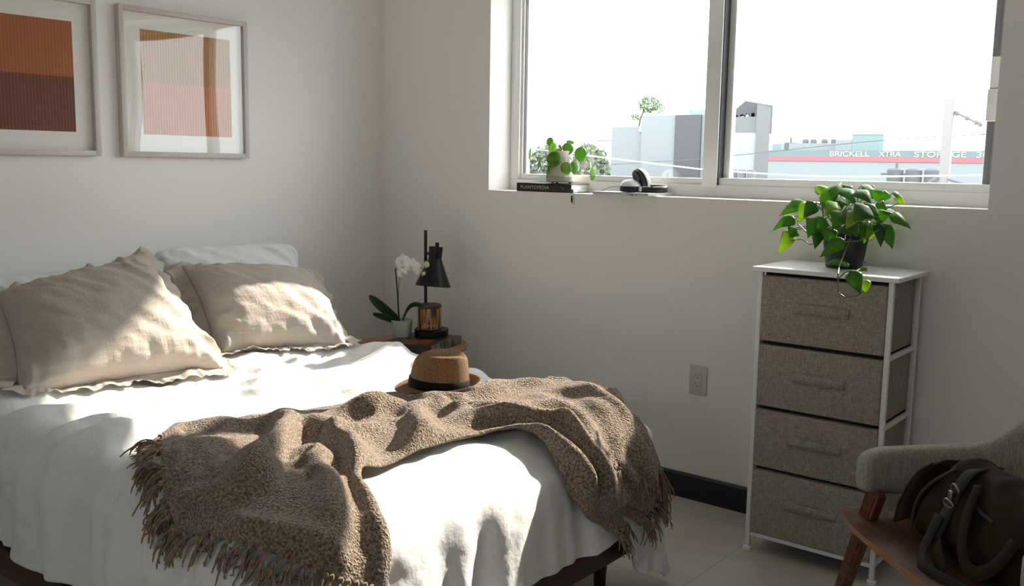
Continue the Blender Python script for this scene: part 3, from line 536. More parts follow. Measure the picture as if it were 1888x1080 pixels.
0,1,-1,-2,4,1,5,-4,11,-9,4,2,-6,8,2,2,-8,0,2,1,-1,0,0,0,-1,1,-1,0,0,0,0,1,-1,0,0,0,0,0,0,1,-1,1,-1,1,-1,0,0,0,0,0,0,1,-1,0,1,-1,0,1,-1,0,0,0,1,-1,-1,
1,1,-1,0,0,-1,0,0,-1,0,-1,1,-2,3,-2,1,3,14,5,-28,17,2,0,2,-4,1,2,0,-4,0,1,1,0,-1,1,0,-1,1,-1,1,0,-1,0,1,0,0,0,0,0,0,-1,1,-1,1,-1,0,0,0,0,0,0,0,0,1,-1,
0,1,0,-1,0,1,-1,0,0,0,0,0,0,0,0,-1,0,0,-1,0,-1,1,-1,2,-1,-1,7,-5,-11,2,22,-10,3,2,1,2,-1,0,-2,1,1,1,-1,1,0,-1,-1,1,0,0,-1,0,1,1,0,-1,-1,0,1,0,1,0,0,0,
-1,0,0,0,0,0,-1,1,0,0,0,0,0,0,-1,1,0,-1,1,-1,0,0,-1,1,0,1,-1,0,0,-1,-1,0,0,0,-1,1,-1,1,8,-1,-5,4,5,0,-2,0,2,1,-1,-2,2,1,0,0,-1,0,0,-1,0,1,0,1,0,0,-1,
0,1,-1,0,0,1,0,-1,1,-1,0,-1,0,0,0,0,1,0,0,1,-1,0,0,0,-1,1,0,0,0,1,-2,1,0,-1,-1,1,0,-1,0,0,0,0,0,-1,-1,0,-2,1,-1,8,0,-2,-1,0,1,3,1,0,0,-2,2,1,-2,0,1,0,
0,0,-1,0,1,0,0,0,0,0,0,1,0,-1,1,0,1,-1,0,0,-2,0,0,1,-1,1,-1,0,1,0,1,0,0,-1,0,0,1,-1,0,0,0,-1,1,-1,0,0,0,0,-1,0,-1,1,0,0,-2,-1,0,0,4,1,-5,1,5,3,2,1,1,
2,-3,-1,1,0,0,-1,1,0,1,-1,-1,0,1,0,0,0,0,0,1,0,1,-2,0,1,1,0,-1,0,0,0,0,0,0,-1,0,-1,1,1,-1,1,-1,1,-1,0,0,1,-2,2,-1,0,1,0,-2,0,0,1,0,-2,1,0,-1,0,0,-2,
-2,0,2,0,3,5,2,-3,1,0,1,-1,0,-1,0,0,-2,1,1,0,0,0,-1,0,1,0,1,-2,-1,1,1,2,-1,-1,-1,1,1,0,0,-1,-1,1,0,1,-2,1,0,-1,0,1,1,-1,-1,0,1,-1,2,-1,0,0,0,-1,1,0,
-1,-2,1,1,0,0,0,-1,1,0,-1,0,-1,-4,-10,7,5,1,-4,-2,1,0,0,0,-2,0,0,-1,-1,0,-1,1,0,0,0,0,1,0,0,0,0,0,1,-1,0,-1,0,2,0,-1,1,-1,0,-2,1,0,1,-1,1,-2,1,1,0,2,
-1,0,0,-1,0,1,-1,1,0,-2,1,1,-2,0,-1,2,0,1,-1,0,0,0,1,-1,0,-2,-2,8,0,2,-4,1,1,-1,0,-1,-2,1,-1,-1,0,0,-2,2,-1,3,-3,1,1,-1,0,1,0,-1,0,0,-1,-1,2,1,-1,0,0,
1,-1,0,-1,0,-1,1,0,0,1,1,0,0,-1,1,0,0,0,-1,1,-1,1,-1,0,2,-1,-1,0,0,2,-1,0,1,0,0,0,1,0,1,1,1,8,-2,0,-1,-1,1,-1,-1,1,-1,0,-2,-1,2,-2,2,-2,0,0,1,0,1,-1,
0,-1,1,0,1,-1,-1,1,0,0,0,1,-1,1,-1,-1,1,0,-1,1,0,0,0,0,0,0,1,-1,0,1,0,-1,0,1,-1,-1,5,-1,-2,0,-1,1,2,-1,-1,1,1,1,0,0,2,4,27,-13,-8,0,1,-2,0,0,-1,-1,1,
-1,-3,2,0,-1,0,0,-2,0,3,0,0,-1,1,-1,0,2,-1,0,-1,-1,1,1,0,-1,0,0,1,0,1,-1,-1,0,-1,0,2,-1,0,1,0,0,-1,1,1,-2,-1,2,0,-1,2,2,-2,-1,0,0,1,1,-1,0,1,1,0,0,-1,
-2,8,-3,1,0,0,-1,0,-1,-1,0,1,-2,-2,2,0,0,-1,0,-1,1,2,-3,2,-1,2,-2,0,0,-1,0,0,1,0,1,0,-1,-1,0,0,1,0,1,-1,1,-1,-1,0,1,1,0,0,0,-1,-1,1,0,-1,3,-1,-2,1,3,
-1,-1,0,0,1,0,0,-1,1,1,2,0,0,-2,-3,3,4,1,-1,1,1,-1,-1,0,-1,-3,0,3,-2,2,-3,2,-3,3,2,-3,2,-1,-1,0,1,0,-2,0,1,0,0,-1,0,1,-1,1,0,-1,0,1,0,0,0,-1,1,1,-1,0,
0,1,-2,0,1,1,-2,2,0,-1,-1,4,-1,-1,0,0,0,0,1,-1,1,1,0,2,2,5,3,0,2,2,-2,1,-1,1,-2,0,-2,-4,3,1,-3,4,-3,2,-3,3,1,-1,0,-1,0,-1,2,0,-2,-1,0,1,0,0,0,0,1,0,0,
-1,1,-1,0,1,0,-1,1,0,1,-1,-1,1,0,0,0,0,-1,2,-1,-1,0,3,0,-1,0,0,-1,2,-1,0,-1,1,1,-1,-3,-8,-3,7,2,-2,1,1,-1,-2,-1,1,-5,0,2,-1,1,0,1,-1,-2,5,-1,0,-1,0,
-1,0,1,-1,0,-1,0,0,0,0,1,0,0,1,-1,0,1,0,-2,1,0,1,1,0,-1,0,0,0,-1,0,1,-1,-1,1,2,-1,-2,4,1,-2,0,0,0,0,0,0,-1,1,1,-1,-3,0,9,-2,-1,-1,2,-1,-1,-2,0,-2,-4,
2,3,-3,3,-3,3,-4,1,4,-1,1,-3,1,-2,1,0,1,-1,-1,0,1,0,1,0,0,-1,0,0,0,1,0,0,0,-1,-1,2,0,0,1,-2,0,0,-2,1,0,-1,0,3,-1,-1,2,2,-2,0,0,1,0,0,-1,1,0,1,0,1,3,6,
1,-2,1,1,-1,-1,-3,1,-4,-1,3,2,-3,2,-3,3,-4,3,2,-3,2,-2,1,-2,1,1,-1,0,-1,0,0,1,1,0,0,0,0,0,0,0,0,0,1,-1,0,0,0,-1,1,0,0,-2,0,1,-1,1,0,1,-1,-1,1,3,-1,-1,
1,0,0,0,0,0,1,0,0,0,-1,1,2,0,2,1,-1,-2,0,-1,-6,3,3,-1,0,0,-1,0,-2,3,2,-4,3,-1,0,-2,2,-1,0,-1,-1,1,1,0,1,0,0,-1,1,0,0,0,0,0,0,1,-1,1,-1,0,-1,0,0,0,0,0,
1,-2,0,2,-1,-1,1,3,0,-2,-1,1,1,0,0,1,-1,0,1,2,4,3,0,2,1,-2,-1,-1,0,-3,-3,4,2,-5,5,-3,2,-2,-1,5,-3,0,0,-1,1,-2,2,1,-2,1,-1,0,2,0,0,-1,0,0,1,0,0,1,0,-1,
0,0,1,-1,-1,-1,1,0,-1,0,1,1,-1,0,-2,3,0,-1,-1,3,0,-2,1,0,1,1,-1,0,1,0,-1,2,2,3,2,0,1,-2,-1,-2,1,-7,1,4,2,-2,2,-2,4,-6,1,5,-3,0,-1,0,-1,0,2,0,-2,0,0,2,
0,0,1,-1,0,-1,0,1,0,-1,1,0,1,-1,-2,2,-1,0,0,1,0,-1,0,1,0,-1,-2,3,-1,-1,-2,4,2,-3,-1,1,2,0,1,-1,0,0,0,-1,-4,22,-15,-1,-1,-2,-2,1,-3,-5,5,4,-3,3,-2,0,2,
-6,4,3,-3,1,-1,-1,-2,2,2,0,0,0,0,1,0,-1,-1,0,-1,0,0,0,0,0,0,0,1,-1,0,1,1,0,0,0,0,-1,1,0,0,0,-2,1,1,-2,-1,1,4,-2,-2,1,1,1,-1,0,0,0,2,2,5,-3,8,0,-3,0,
-1,1,-7,0,6,2,-3,4,-4,2,-4,-1,6,2,-4,2,-3,0,0,0,3,0,-1,0,1,0,0,0,-1,0,-1,0,0,-1,-1,1,0,0,0,-1,2,1,0,1,-1,0,0,1,0,-1,0,-1,0,0,1,0,-3,1,3,1,-3,-1,1,2,0,
-1,0,0,0,-1,-2,6,-1,0,-4,0,1,-1,-7,4,4,-2,1,0,-2,4,-8,4,5,0,-2,1,-2,0,-1,2,1,1,0,0,-1,1,0,-1,0,0,-1,-1,0,-1,0,0,-1,0,0,1,1,1,-1,1,1,0,0,0,1,-1,-1,0,0,
0,0,-1,-1,-1,4,2,-2,-2,-1,4,0,-1,-1,1,-1,-3,-4,14,20,-13,15,-15,1,13,3,2,0,5,13,-3,11,34,16,15,13,14,17,14,10,22,12,11,19,12,12,19,10,17,14,14,15,14,
14,15,15,14,14,15,15,15,14,14,14,15,14,15,15,14,15,14,14,15,14,15,15,14,16,37,-3,7,13,4,-1,-5,7,3,-12,10,7,-13,8,7,-4,6,-26,20,-6,12,-5,-13,2,1,5,-3,
-3,10,-1,-1,-2,3,6,-2,-7,6,3,-10,6,3,-5,1,1,-3,5,-4,1,0,-1,0,4,-4,0,1,-1,-1,-1,3,2,0,-2,-1,1,0,-1,0,0,0,1,-1,1,-1,-2,0,2,-12,19,4,-6,-3,3,6,-12,-2,20,
-8,-9,20,-18,-6,11,1,25,-18,-13,7,7,-5,-4,-5,-10,8,3,-3,3,5,8,-9,-9,9,6,-9,3,2,-4,0,1,2,1,-3,0,1,0,1,-1,0,-3,8,-4,-1,0,-1,5,-6,-1,1,2,0,0,0,0,0,-1,0,
-2,1,0,0,4,1,-4,3,-7,-9,13,3,-9,8,10,-8,-9,4,6,-2,7,-7,-5,15,-22,7,8,-18,-1,6,4,0,7,-12,-3,9,5,-4,-6,8,6,-13,0,6,0,-4,3,0,-1,-1,1,1,0,0,-1,-1,2,1,-2,
-6,5,1,1,2,-5,3,0,-2,0,0,0,-1,0,1,2,0,1,0,-3,3,-5,-1,2,-8,14,7,-26,16,5,-14,4,13,-1,-11,-2,3,3,12,-13,-6,4,-2,-2,11,-1,-1,-8,2,-2,12,-5,-1,5,-7,6,-6,
-2,6,-2,-3,-1,4,-2,0,1,1,-2,1,-2,1,1,0,-1,0,1,1,-1,0,-1,-1,1,0,0,3,1,0,-1,-1,-1,0,-4,1,2,0,3,-2,3,-4,-1,5,-8,-2,19,-15,7,1,-14,4,2,8,-4,-8,2,-2,11,8,
-2,3,-9,5,-7,1,2,-1,2,-4,8,-12,3,-2,-2,4,2,4,0,0,-1,-1,-2,1,0,-1,2,-1,1,-1,-1,1,0,0,0,1,-1,-1,2,1,-2,1,-3,-5,2,1,2,2,2,0,2,-2,-4,-3,-1,1,2,7,0,-8,4,0,
-5,2,-8,10,3,-11,9,-8,7,1,-1,3,5,8,-15,7,8,-8,11,-6,-2,5,-6,-8,5,18,-27,12,5,-2,-4,-3,0,0,-1,2,1,-2,2,2,-4,0,1,1,1,0,0,0,1,-5,2,1,-2,3,0,-3,3,7,-4,-2,
-2,-1,-3,0,1,2,4,3,-1,-2,-4,-6,2,9,-10,2,4,3,-5,-7,8,4,-13,11,-5,8,-7,-1,7,-10,14,-8,-2,8,-8,10,1,-5,5,11,-12,-16,29,-13,-8,1,3,0,-1,1,1,-1,1,0,-3,-1,
5,0,-1,0,-1,-2,2,-2,0,6,-2,-1,2,-5,1,2,-2,-4,2,3,0,0,1,-1,1,-1,-4,-1,5,-1,0,5,-4,-7,9,-3,-7,-1,15,1,-13,3,8,-4,-5,-1,12,-10,-7,3,8,-1,0,1,1,-8,6,1,-6,
-6,6,2,-17,13,-2,0,-4,1,3,-1,-1,2,-1,1,0,0,-3,0,3,-3,2,1,-1,2,-2,-2,1,1,-1,1,0,0,1,0,-2,-2,2,0,2,-2,-1,2,2,-1,-6,4,3,-3,2,-3,1,6,-3,-3,-5,4,7,-9,5,-3,
6,-10,4,4,-6,-1,-7,13,-4,-2,2,0,-7,7,9,-3,2,-4,-1,-4,-1,0,3,-2,-1,0,2,-2,1,0,0,-1,3,-3,-2,5,-2,0,-3,2,2,1,-1,-2,0,1,0,-1,1,0,-2,4,-2,-1,-1,4,-3,0,2,0,
2,-4,-2,0,3,5,-8,-6,15,0,-10,2,5,1,-13,5,-2,11,-16,2,12,-4,5,-6,8,-6,3,4,0,-7,-2,7,-11,8,2,-3,2,-1,0,1,-2,3,-3,2,-1,0,2,0,-5,7,-1,-4,3,1,1,-3,-1,-1,0,
2,0,0,1,-3,1,0,6,-7,-1,2,1,-1,4,-4,-2,3,-1,2,0,1,-1,-5,7,0,-12,5,9,-11,1,6,0,-5,4,-8,11,0,-12,-4,0,-1,-1,0,-5,2,2,3,-4,2,4,-6,8,-4,4,3,-3,-3,4,-2,4,
-3,1,-1,-2,4,2,-8,6,-1,-3,1,1,0,0,1,0,-2,2,-3,1,4,-4,1,-3,6,-2,-1,0,0,-2,5,-3,-1,1,-1,0,1,0,3,-4,5,-1,-6,-3,11,-11,-2,7,2,0,-3,-6,3,10,19,1,-4,1,0,3,
-6,-3,-3,0,-13,11,-6,-2,6,-5,-2,5,-2,0,1,-4,5,-3,-1,4,-8,9,2,-11,7,0,-1,0,0,0,-1,1,0,-2,5,-5,0,5,-5,0,2,2,-3,0,1,0,-3,7,-4,0,0,1,-1,-4,0,4,-9,12,-5,3,
-9,13,-7,-5,6,-6,10,-7,2,0,1,0,0,-4,7,0,2,3,-3,-3,8,-16,14,-9,-3,4,2,-3,3,-3,-1,4,-4,2,1,-3,6,-13,7,6,-6,-1,2,-1,1,1,-1,0,1,0,-3,3,0,-2,6,-4,-6,4,3,
-1,-1,1,-1,-4,6,-2,0,0,0,0,0,7,-2,-10,6,-1,3,-11,10,4,-14,5,-4,6,-8,2,-9,-3,3,-2,2,2,3,-1,3,4,-1,6,-13,10,-2,-1,-3,2,1,0,0,-2,1,0,1,-1,-1,6,-8,1,3,1,
-3,1,0,-1,2,-3,2,-1,5,-3,-2,0,-2,7,-1,-4,0,1,0,0,2,-1,-5,5,0,-2,1,2,-5,2,5,-5,1,-2,3,4,-9,2,6,-9,-5,10,-2,-6,11,1,0,2,-8,-3,-6,1,2,-1,-1,1,5,-4,1,0,0,
-1,-1,3,-2,0,-1,1,0,0,0,-2,5,-2,-3,1,2,-1,-1,-1,1,3,-4,0,-4,10,-7,1,3,-4,3,1,1,-2,-1,-1,0,1,4,-6,2,2,-1,0,11,-20,7,2,0,4,-6,0,9,-10,4,4,-3,-10,10,-7,
-8,1,1,2,5,0,5,3,-2,2,-2,0,3,-3,-6,-2,1,-1,3,-3,1,0,-1,1,0,-1,0,4,-3,-2,4,-2,-2,2,0,1,0,-1,2,0,-1,-9,16,-9,-2,3,0,0,-3,3,2,-1,-2,1,-1,4,-2,-1,-1,-1,
-8,14,-11,7,1,-5,6,0,-7,12,-11,4,2,-4,-6,13,-9,-1,1,1,1,1,1,-2,2,0,5,3,-1,1,-3,0,0,1,-2,1,0,0,1,-2,1,1,-3,3,1,-2,-4,3,1,-1,1,0,-2,3,-2,1,1,2,-12,14,
-4,-1,-1,2,1,-3,-2,1,4,2,-6,1,0,0,1,1,2,-11,10,-6,3,2,-4,1,4,-5,7,-7,8,1,-8,-5,-6,1,0,-2,-1,1,-2,0,1,1,4,-2,6,-4,3,1,-2,1,2,-2,0,0,0,0,-1,2,3,-10,3,5,
1,-4,0,2,-1,1,0,-4,3,0,-1,2,3,-9,9,-5,0,0,1,1,0,2,-6,-2,8,-3,0,0,0,-1,-2,0,-1,11,-11,7,1,-6,4,-6,6,2,-11,11,2,-12,0,-1,0,-2,0,-2,0,0,-1,2,-8,8,-6,5,4,
-1,3,-2,-1,4,0,-2,1,-1,2,-2,-2,6,-4,-1,1,2,-1,-2,2,-2,0,1,0,1,0,-3,2,3,-9,9,-1,-3,1,-1,1,0,2,-1,-2,0,0,1,0,0,-1,3,-2,-6,9,-8,3,7,-9,9,-8,7,-5,-5,8,2,
1,-2,-1,1,-1,1,-2,-1,-1,-1,0,-3,6,-4,8,-3,2,2,-1,-5,4,0,-1,2,-3,2,1,-3,2,2,-2,0,1,0,-2,3,-2,0,0,-2,3,0,-1,0,3,-6,2,1,0,1,-2,-1,1,0,-1,3,0,-1,0,1,0,2,
-1,-1,-1,2,-5,0,7,-9,3,1,4,-3,-2,5,1,0,0,1,-1,1,-1,2,1,-2,4,-7,-3,1,0,8,-9,9,-8,4,-3,3,0,-1,1,-2,1,1,-1,-2,2,0,0,0,0,-1,3,-1,-1,1,-5,7,-3,-1,1,1,-1,1,
-2,2,0,-2,2,0,0,-3,0,0,1,2,-2,4,2,-2,-1,-3,6,-6,-4,11,-8,-5,11,-5,4,-6,2,2,-1,1,2,-2,3,0,-1,-1,2,0,-4,3,-6,0,1,-8,10,0,-1,-2,-1,1,1,-1,-1,1,0,1,-1,0,
-1,0,2,-1,-2,3,-2,1,3,-9,8,-1,-1,0,0,-1,2,-2,1,1,-2,1,0,1,0,0,1,-4,5,-3,-3,4,-2,2,-3,4,-3,-2,9,-8,-4,11,-9,10,5,-1,0,0,0,2,-2,-2,1,-1,-3,5,-3,0,0,-6,
9,-5,1,-2,1,1,1,-1,0,1,0,-1,0,0,0,0,0,0,-2,1,1,-1,3,-3,2,3,-7,3,-1,0,1,2,-3,0,1,0,0,-1,1,0,0,0,-1,2,-2,2,2,-5,2,-2,1,-1,3,-6,4,3,-6,2,7,-8,0,-2,2,-2,
0,-2,3,-2,-7,4,-1,-2,3,-1,8,-2,-2,5,-1,-1,-1,1,0,0,-1,0,0,0,2,-2,1,0,1,-1,1,0,0,-1,-1,2,-3,1,3,-3,2,0,-3,1,4,-2,-2,1,0,1,-1,0,0,0,0,0,3,-3,-3,8,-4,0,
-2,-1,1,5,-9,10,-2,-7,6,1,-11,0,1,0,1,-1,-1,5,5,-2,3,-1,4,8,-10,1,-1,-3,1,1,0,-2,1,1,0,0,0,1,-5,8,-6,3,-1,1,-1,-1,1,0,0,0,0,-1,0,1,0,0,2,-3,-1,2,1,0,
-1,-3,4,0,0,-1,0,-1,1,6,-3,-4,1,0,1,0,-2,0,2,-3,9,-7,-4,6,7,2,-1,0,0,2,-4,0,3,-1,0,1,1,-9,0,1,-1,3,-7,2,1,1,-2,1,-1,1,2,-4,3,-6,11,-8,3,-2,1,-1,0,1,0,
0,0,0,-1,1,0,0,0,0,-1,0,1,0,1,1,-4,1,2,0,-1,1,-1,0,1,-3,1,0,1,1,-1,0,1,-1,0,2,-6,6,11,0,-1,1,-2,2,2,-4,-2,3,-2,-1,1,-4,-5,3,-4,0,5,-3,0,0,1,-2,3,-3,0,
5,-6,3,-3,2,-2,3,-1,1,-1,-1,1,1,-1,0,0,0,-1,0,2,0,0,-1,1,-2,1,1,0,0,-4,4,0,-2,-1,-1,1,1,0,2,-3,1,2,-3,3,-1,0,3,-3,-1,2,0,-1,0,1,1,1,3,0,-3,-2,-2,-4,1,
3,-3,5,-2,-1,2,-2,1,0,0,0,2,-4,0,7,-6,-2,4,-1,0,0,0,0,0,-1,1,0,0,0,0,1,-2,1,0,0,1,-2,2,-2,1,1,-1,2,-5,3,1,0,-3,1,2,1,-2,1,-1,1,0,-1,0,0,1,0,-2,-3,2,0,
2,1,-4,5,-1,1,-2,0,0,0,1,-1,-1,-1,1,1,-1,2,-2,1,-1,0,0,2,-3,1,2,-2,0,0,0,1,-1,-1,2,1,-6,5,0,0,-1,-1,2,0,-1,-1,1,1,-2,2,-2,1,2,-2,3,-6,2,4,-3,-1,3,-1,
1,-3,1,-1,1,-1,1,-1,1,0,-1,3,-1,2,-1,2,1,-5,5,-2,1,-3,-1,-4,5,-4,5,-3,0,1,-2,0,2,-2,2,-1,0,0,0,-1,1,0,-1,1,0,0,1,0,-2,0,5,-7,4,-2,1,0,3,-5,4,-1,-2,0,
3,-3,3,-3,-1,4,-3,2,0,-1,5,-2,-2,-2,-1,2,0,1,-1,0,0,0,0,1,-2,1,0,-1,-2,-2,1,0,-6,1,0,1,3,6,-3,3,-6,6,-2,-1,2,-2,0,2,-1,-1,0,1,1,-1,0,1,0,-1,2,-3,0,1,
2,-1,-2,4,-6,4,-1,2,-6,7,-6,2,4,-3,-2,3,-1,2,-2,-2,2,1,-1,-2,0,2,0,-1,0,1,1,0,1,-1,-3,3,-1,0,0,-9,-1,1,-3,-2,1,3,1,2,3,3,-1,2,1,-1,1,-3,3,-1,0,1,-1,
-1,1,0,0,0,1,0,-1,0,1,-1,-1,1,0,0,-1,1,0,0,2,-4,4,-2,-1,2,0,-1,-3,5,-1,-1,-1,-3,4,1,-1,0,0,-2,-4,3,-1,3,1,1,-1,1,-1,1,-1,-1,0,1,0,-2,-2,-2,2,3,-1,2,7,
-1,1,-1,-1,-4,0,-2,3,-2,-1,2,-1,0,0,0,0,0,1,-1,-1,1,0,0,-1,1,-1,1,1,0,0,-1,1,-2,0,5,-5,1,1,1,-3,4,-3,-2,4,-1,0,-2,-1,3,0,0,-1,-1,0,-1,0,1,1,-1,2,-3,0,
-1,4,-2,1,0,-1,3,2,4,3,-2,-1,-3,-3,0,-4,0,2,-2,-2,3,-2,4,-3,1,0,0,0,0,-1,1,-1,1,0,-1,1,0,0,1,-1,0,-1,1,-1,0,1,1,0,-3,3,-1,0,-2,3,-3,4,-2,-3,4,-1,4,-2,
-3,1,0,0,1,-2,0,1,0,1,0,-2,3,0,-1,-2,0,1,0,0,-2,-2,-2,1,-3,0,-1,-3,-1,1,3,4,2,-3,6,0,-1,2,-2,-2,4,0,-1,0,0,0,0,0,1,-1,0,1,-2,1,0,0,0,1,0,-1,0,0,0,-1,
1,2,-4,3,-3,3,1,-1,-3,2,0,0,0,0,-1,1,2,-2,0,1,0,0,0,0,-2,1,1,-2,0,0,2,0,-9,1,-3,2,-2,1,4,2,2,-1,2,-3,6,4,-9,4,1,-1,-1,3,-4,0,2,0,-1,0,-1,0,1,-1,1,-1,
2,0,-1,2,-4,1,1,0,0,0,0,0,-1,2,-2,0,3,-3,1,1,-1,0,0,0,0,0,0,1,-3,2,2,0,0,-2,1,1,-2,0,0,3,-4,0,1,0,1,-1,0,0,0,1,3,1,0,6,-5,-1,-1,1,-2,-4,-1,2,-1,1,0,0,
-1,1,0,0,1,-1,-3,5,0,-1,-2,0,1,-2,5,-3,-1,1,0,0,1,-1,0,0,0,0,0,-1,0,2,0,-1,0,-1,0,2,0,-2,0,-1,0,2,-1,0,1,-2,2,0,0,-2,2,2,-2,1,-1,2,2,5,3,-2,-1,-2,1,
-3,2,1,-1,-4,-1,0,-1,-1,1,0,0,0,1,-1,0,0,-1,2,0,-5,0,4,1,-1,1,0,-3,2,1,-1,0,0,-1,1,0,-1,2,0,0,-1,-1,0,2,-1,0,1,-1,1,-1,1,1,0,2,-4,1,-1,-2,1,0,0,0,1,
-1,-2,4,0,9,4,-4,0,-1,-3,-2,2,-1,-2,-1,-1,-3,1,2,0,0,0,1,-2,1,0,0,0,0,1,-1,-1,4,1,-3,-5,5,-1,0,1,0,0,-2,1,0,0,1,-1,1,0,-2,0,1,1,0,-5,3,4,-4,2,-2,2,0,
-1,1,5,-2,-3,-1,2,-2,0,-1,-2,3,0,0,-1,2,0,1,4,-1,-3,4,-3,-2,0,-1,-1,-3,-1,-2,1,5,2,0,1,-1,0,-1,2,-2,0,2,-1,1,0,-3,1,4,2,-8,5,-2,-1,1,-1,2,-1,0,0,0,0,
0,1,-1,1,-1,0,0,3,-8,2,7,-3,1,-4,1,2,-2,4,-6,-1,2,1,2,-1,1,-1,-2,3,-1,2,-2,1,-3,1,8,-10,5,-2,-4,-4,-2,-1,2,2,-9,11,6,-1,2,-4,6,-4,3,-5,5,-1,-3,2,0,1,
0,-1,-2,1,4,-6,5,-1,-1,0,0,1,-1,1,-1,0,-2,1,2,-1,0,0,0,1,3,-5,-2,3,1,-1,0,-1,7,-5,0,2,-3,-2,1,2,0,3,-3,-1,2,-1,1,-1,-2,2,-2,-5,-4,7,-11,0,-1,4,9,1,10,
-4,-3,-1,0,3,-5,2,-1,4,-6,4,-1,0,0,-1,1,-1,1,0,0,1,-2,0,2,-1,0,-1,2,-1,0,0,1,-2,2,-1,-2,3,0,-2,2,1,-2,-2,3,-2,0,5,-6,4,-3,2,-1,0,1,-3,3,-2,4,-5,4,0,
-2,2,-4,-6,-6,13,-12,6,15,-2,9,3,-6,-4,1,-5,-1,0,-3,2,-1,3,-2,0,1,-3,3,-2,1,1,-2,2,-1,-1,0,3,-3,2,-1,1,-2,1,0,-1,1,0,0,0,-2,3,0,0,-2,2,-1,-1,2,1,-3,2,
1,-6,5,-8,7,0,0,0,-1,4,-6,3,-3,8,-7,5,-2,0,4,-10,-3,1,20,-6,5,0,-9,-3,3,3,0,-3,-3,2,0,-2,1,0,0,-1,2,-1,0,0,-1,1,1,-1,0,0,0,0,1,-1,0,0,1,-2,0,3,-3,2,0,
-2,1,-1,1,-1,2,-1,1,1,-2,-1,1,0,0,1,-5,0,0,2,1,2,-2,-1,3,1,2,-5,8,-10,3,0,-18,25,10,-9,-5,5,-18,15,-1,-2,-3,-1,-8,1,11,-3,1,0,-1,1,0,1,-1,1,-1,0,1,-2,
1,1,0,0,-2,1,0,0,-1,1,0,1,-1,-2,6,-5,1,3,-3,-1,2,-1,0,1,-3,4,-1,-2,1,0,-1,0,5,-3,-1,-2,3,0,2,-4,2,3,-1,1,-8,10,-8,3,17,-21,3,10,-13,0,13,-17,4,-2,6,1,
-1,0,-3,5,-1,0,-1,0,0,0,0,0,0,1,-1,0,0,-1,0,1,2,-3,0,0,2,-1,0,0,0,0,-3,6,-5,2,0,1,-1,0,0,0,0,-5,7,3,-6,2,1,-1,-3,5,-1,-1,0,-1,-2,4,2,-4,-4,1,4,-7,11,
-10,9,-2,-13,1,14,-11,-9,5,8,7,-10,1,-2,3,1,-3,0,-1,3,-1,0,-1,1,0,0,0,0,0,0,0,0,0,-1,1,0,0,-1,0,1,1,0,0,-2,0,5,-6,3,-2,2,-1,1,-1,3,-4,-3,5,1,-2,1,-1,
4,-3,0,0,-1,0,2,3,-6,-1,2,-4,2,-2,-1,8,3,0,2,2,-14,0,14,-1,-14,4,2,6,-7,-2,5,0,0,0,2,-1,-1,0,0,0,1,-1,0,0,0,0,1,-1,1,-2,0,1,1,-1,0,1,-1,1,2,-5,0,5,-3,
1,-2,2,-1,0,-1,6,-4,-6,6,-1,-1,1,-2,5,-1,1,-4,3,3,-6,0,-5,9,0,-9,3,-3,6,-7,11,2,-22,19,7,-8,-2,-2,0,-10,4,9,5,-5,-1,0,2,-4,2,1,0,-1,0,0,0,0,0,0,0,-1,
1,-1,1,1,0,-1,1,0,-2,1,-1,0,3,-2,-1,1,0,1,-2,1,0,0,-2,4,-2,-1,1,0,0,1,-4,4,2,0,-1,-7,3,0,4,-7,4,5,-5,-3,-3,-4,-3,9,14,-14,1,-9,4,7,-18,25,-18,23,-11,
-6,-1,2,-1,1,-1,0,0,0,0,0,0,0,1,-1,0,0,0,0,1,-1,-1,1,0,0,0,0,1,-1,-1,2,-1,0,0,1,-1,0,1,0,0,-2,3,-2,0,0,1,-1,0,1,-4,3,-5,5,-4,4,5,-1,-6,1,2,2,-5,10,-2,
-7,8,-6,-16,18,-11,5,18,-8,0,-21,15,-2,0,-2,2,-3,1,1,1,-1,0,-1,1,1,-1,0,0,0,0,0,0,1,-1,0,0,0,0,0,0,0,0,-1,0,2,-1,-1,3,-2,-1,0,0,1,0,0,0,1,0,1,-1,-4,5,
-4,5,-7,7,2,-8,-2,9,-9,2,-4,6,-6,8,1,-17,2,16,-18,20,1,-10,-5,11,-2,-3,-2,3,1,-1,2,-1,0,-1,1,0,1,-1,-1,1,0,0,0,0,0,0,-1,1,0,0,-1,1,0,0,0,0,0,1,-2,2,
-1,-2,1,1,1,0,0,-1,1,0,-1,0,-4,0,3,-1,2,-3,9,-2,-4,4,1,-10,11,-8,0,-6,1,-9,-3,10,3,-10,13,-5,-2,-3,-1,-2,13,-3,-3,0,1,-1,1,0,-1,1,0,0,0,0,0,0,0,0,1,
-1,1,-1,0,0,0,0,0,0,0,0,0,0,0,0,0,-1,1,0,0,0,-1,1,-1,1,-1,1,0,-1,-5,1,3,-2,2,4,-1,-2,0,-4,4,3,-6,9,-3,2,11,-3,-1,-20,14,8,0,-8,-9,6,3,-2,4,2,-3,-2,0,
0,0,0,0,0,0,0,0,0,0,0,0,0,0,0,0,0,0,0,0,0,0,0,0,-1,1,0,0,0,0,0,0,0,0,0,0,0,0,0,0,-1,0,0,-1,-1,1,0,0,1,-2,0,1,1,-4,0,5,0,4,0,5,3,-7,8,-21,13,-2,-3,2,1,
1,3,2,-3,-1,-1,0,1,-1,0,1,-1,0,1,-1,0,0,0,0,0,0,0,-1,1,0,0,0,0,0,0,0,0,0,0,0,0,0,0,0,0,0,0,0,0,0,-1,1,0,0,-1,-1,0,0,0,-1,2,1,0,0,2,0,1,-2,0,2,-8,0,-8,
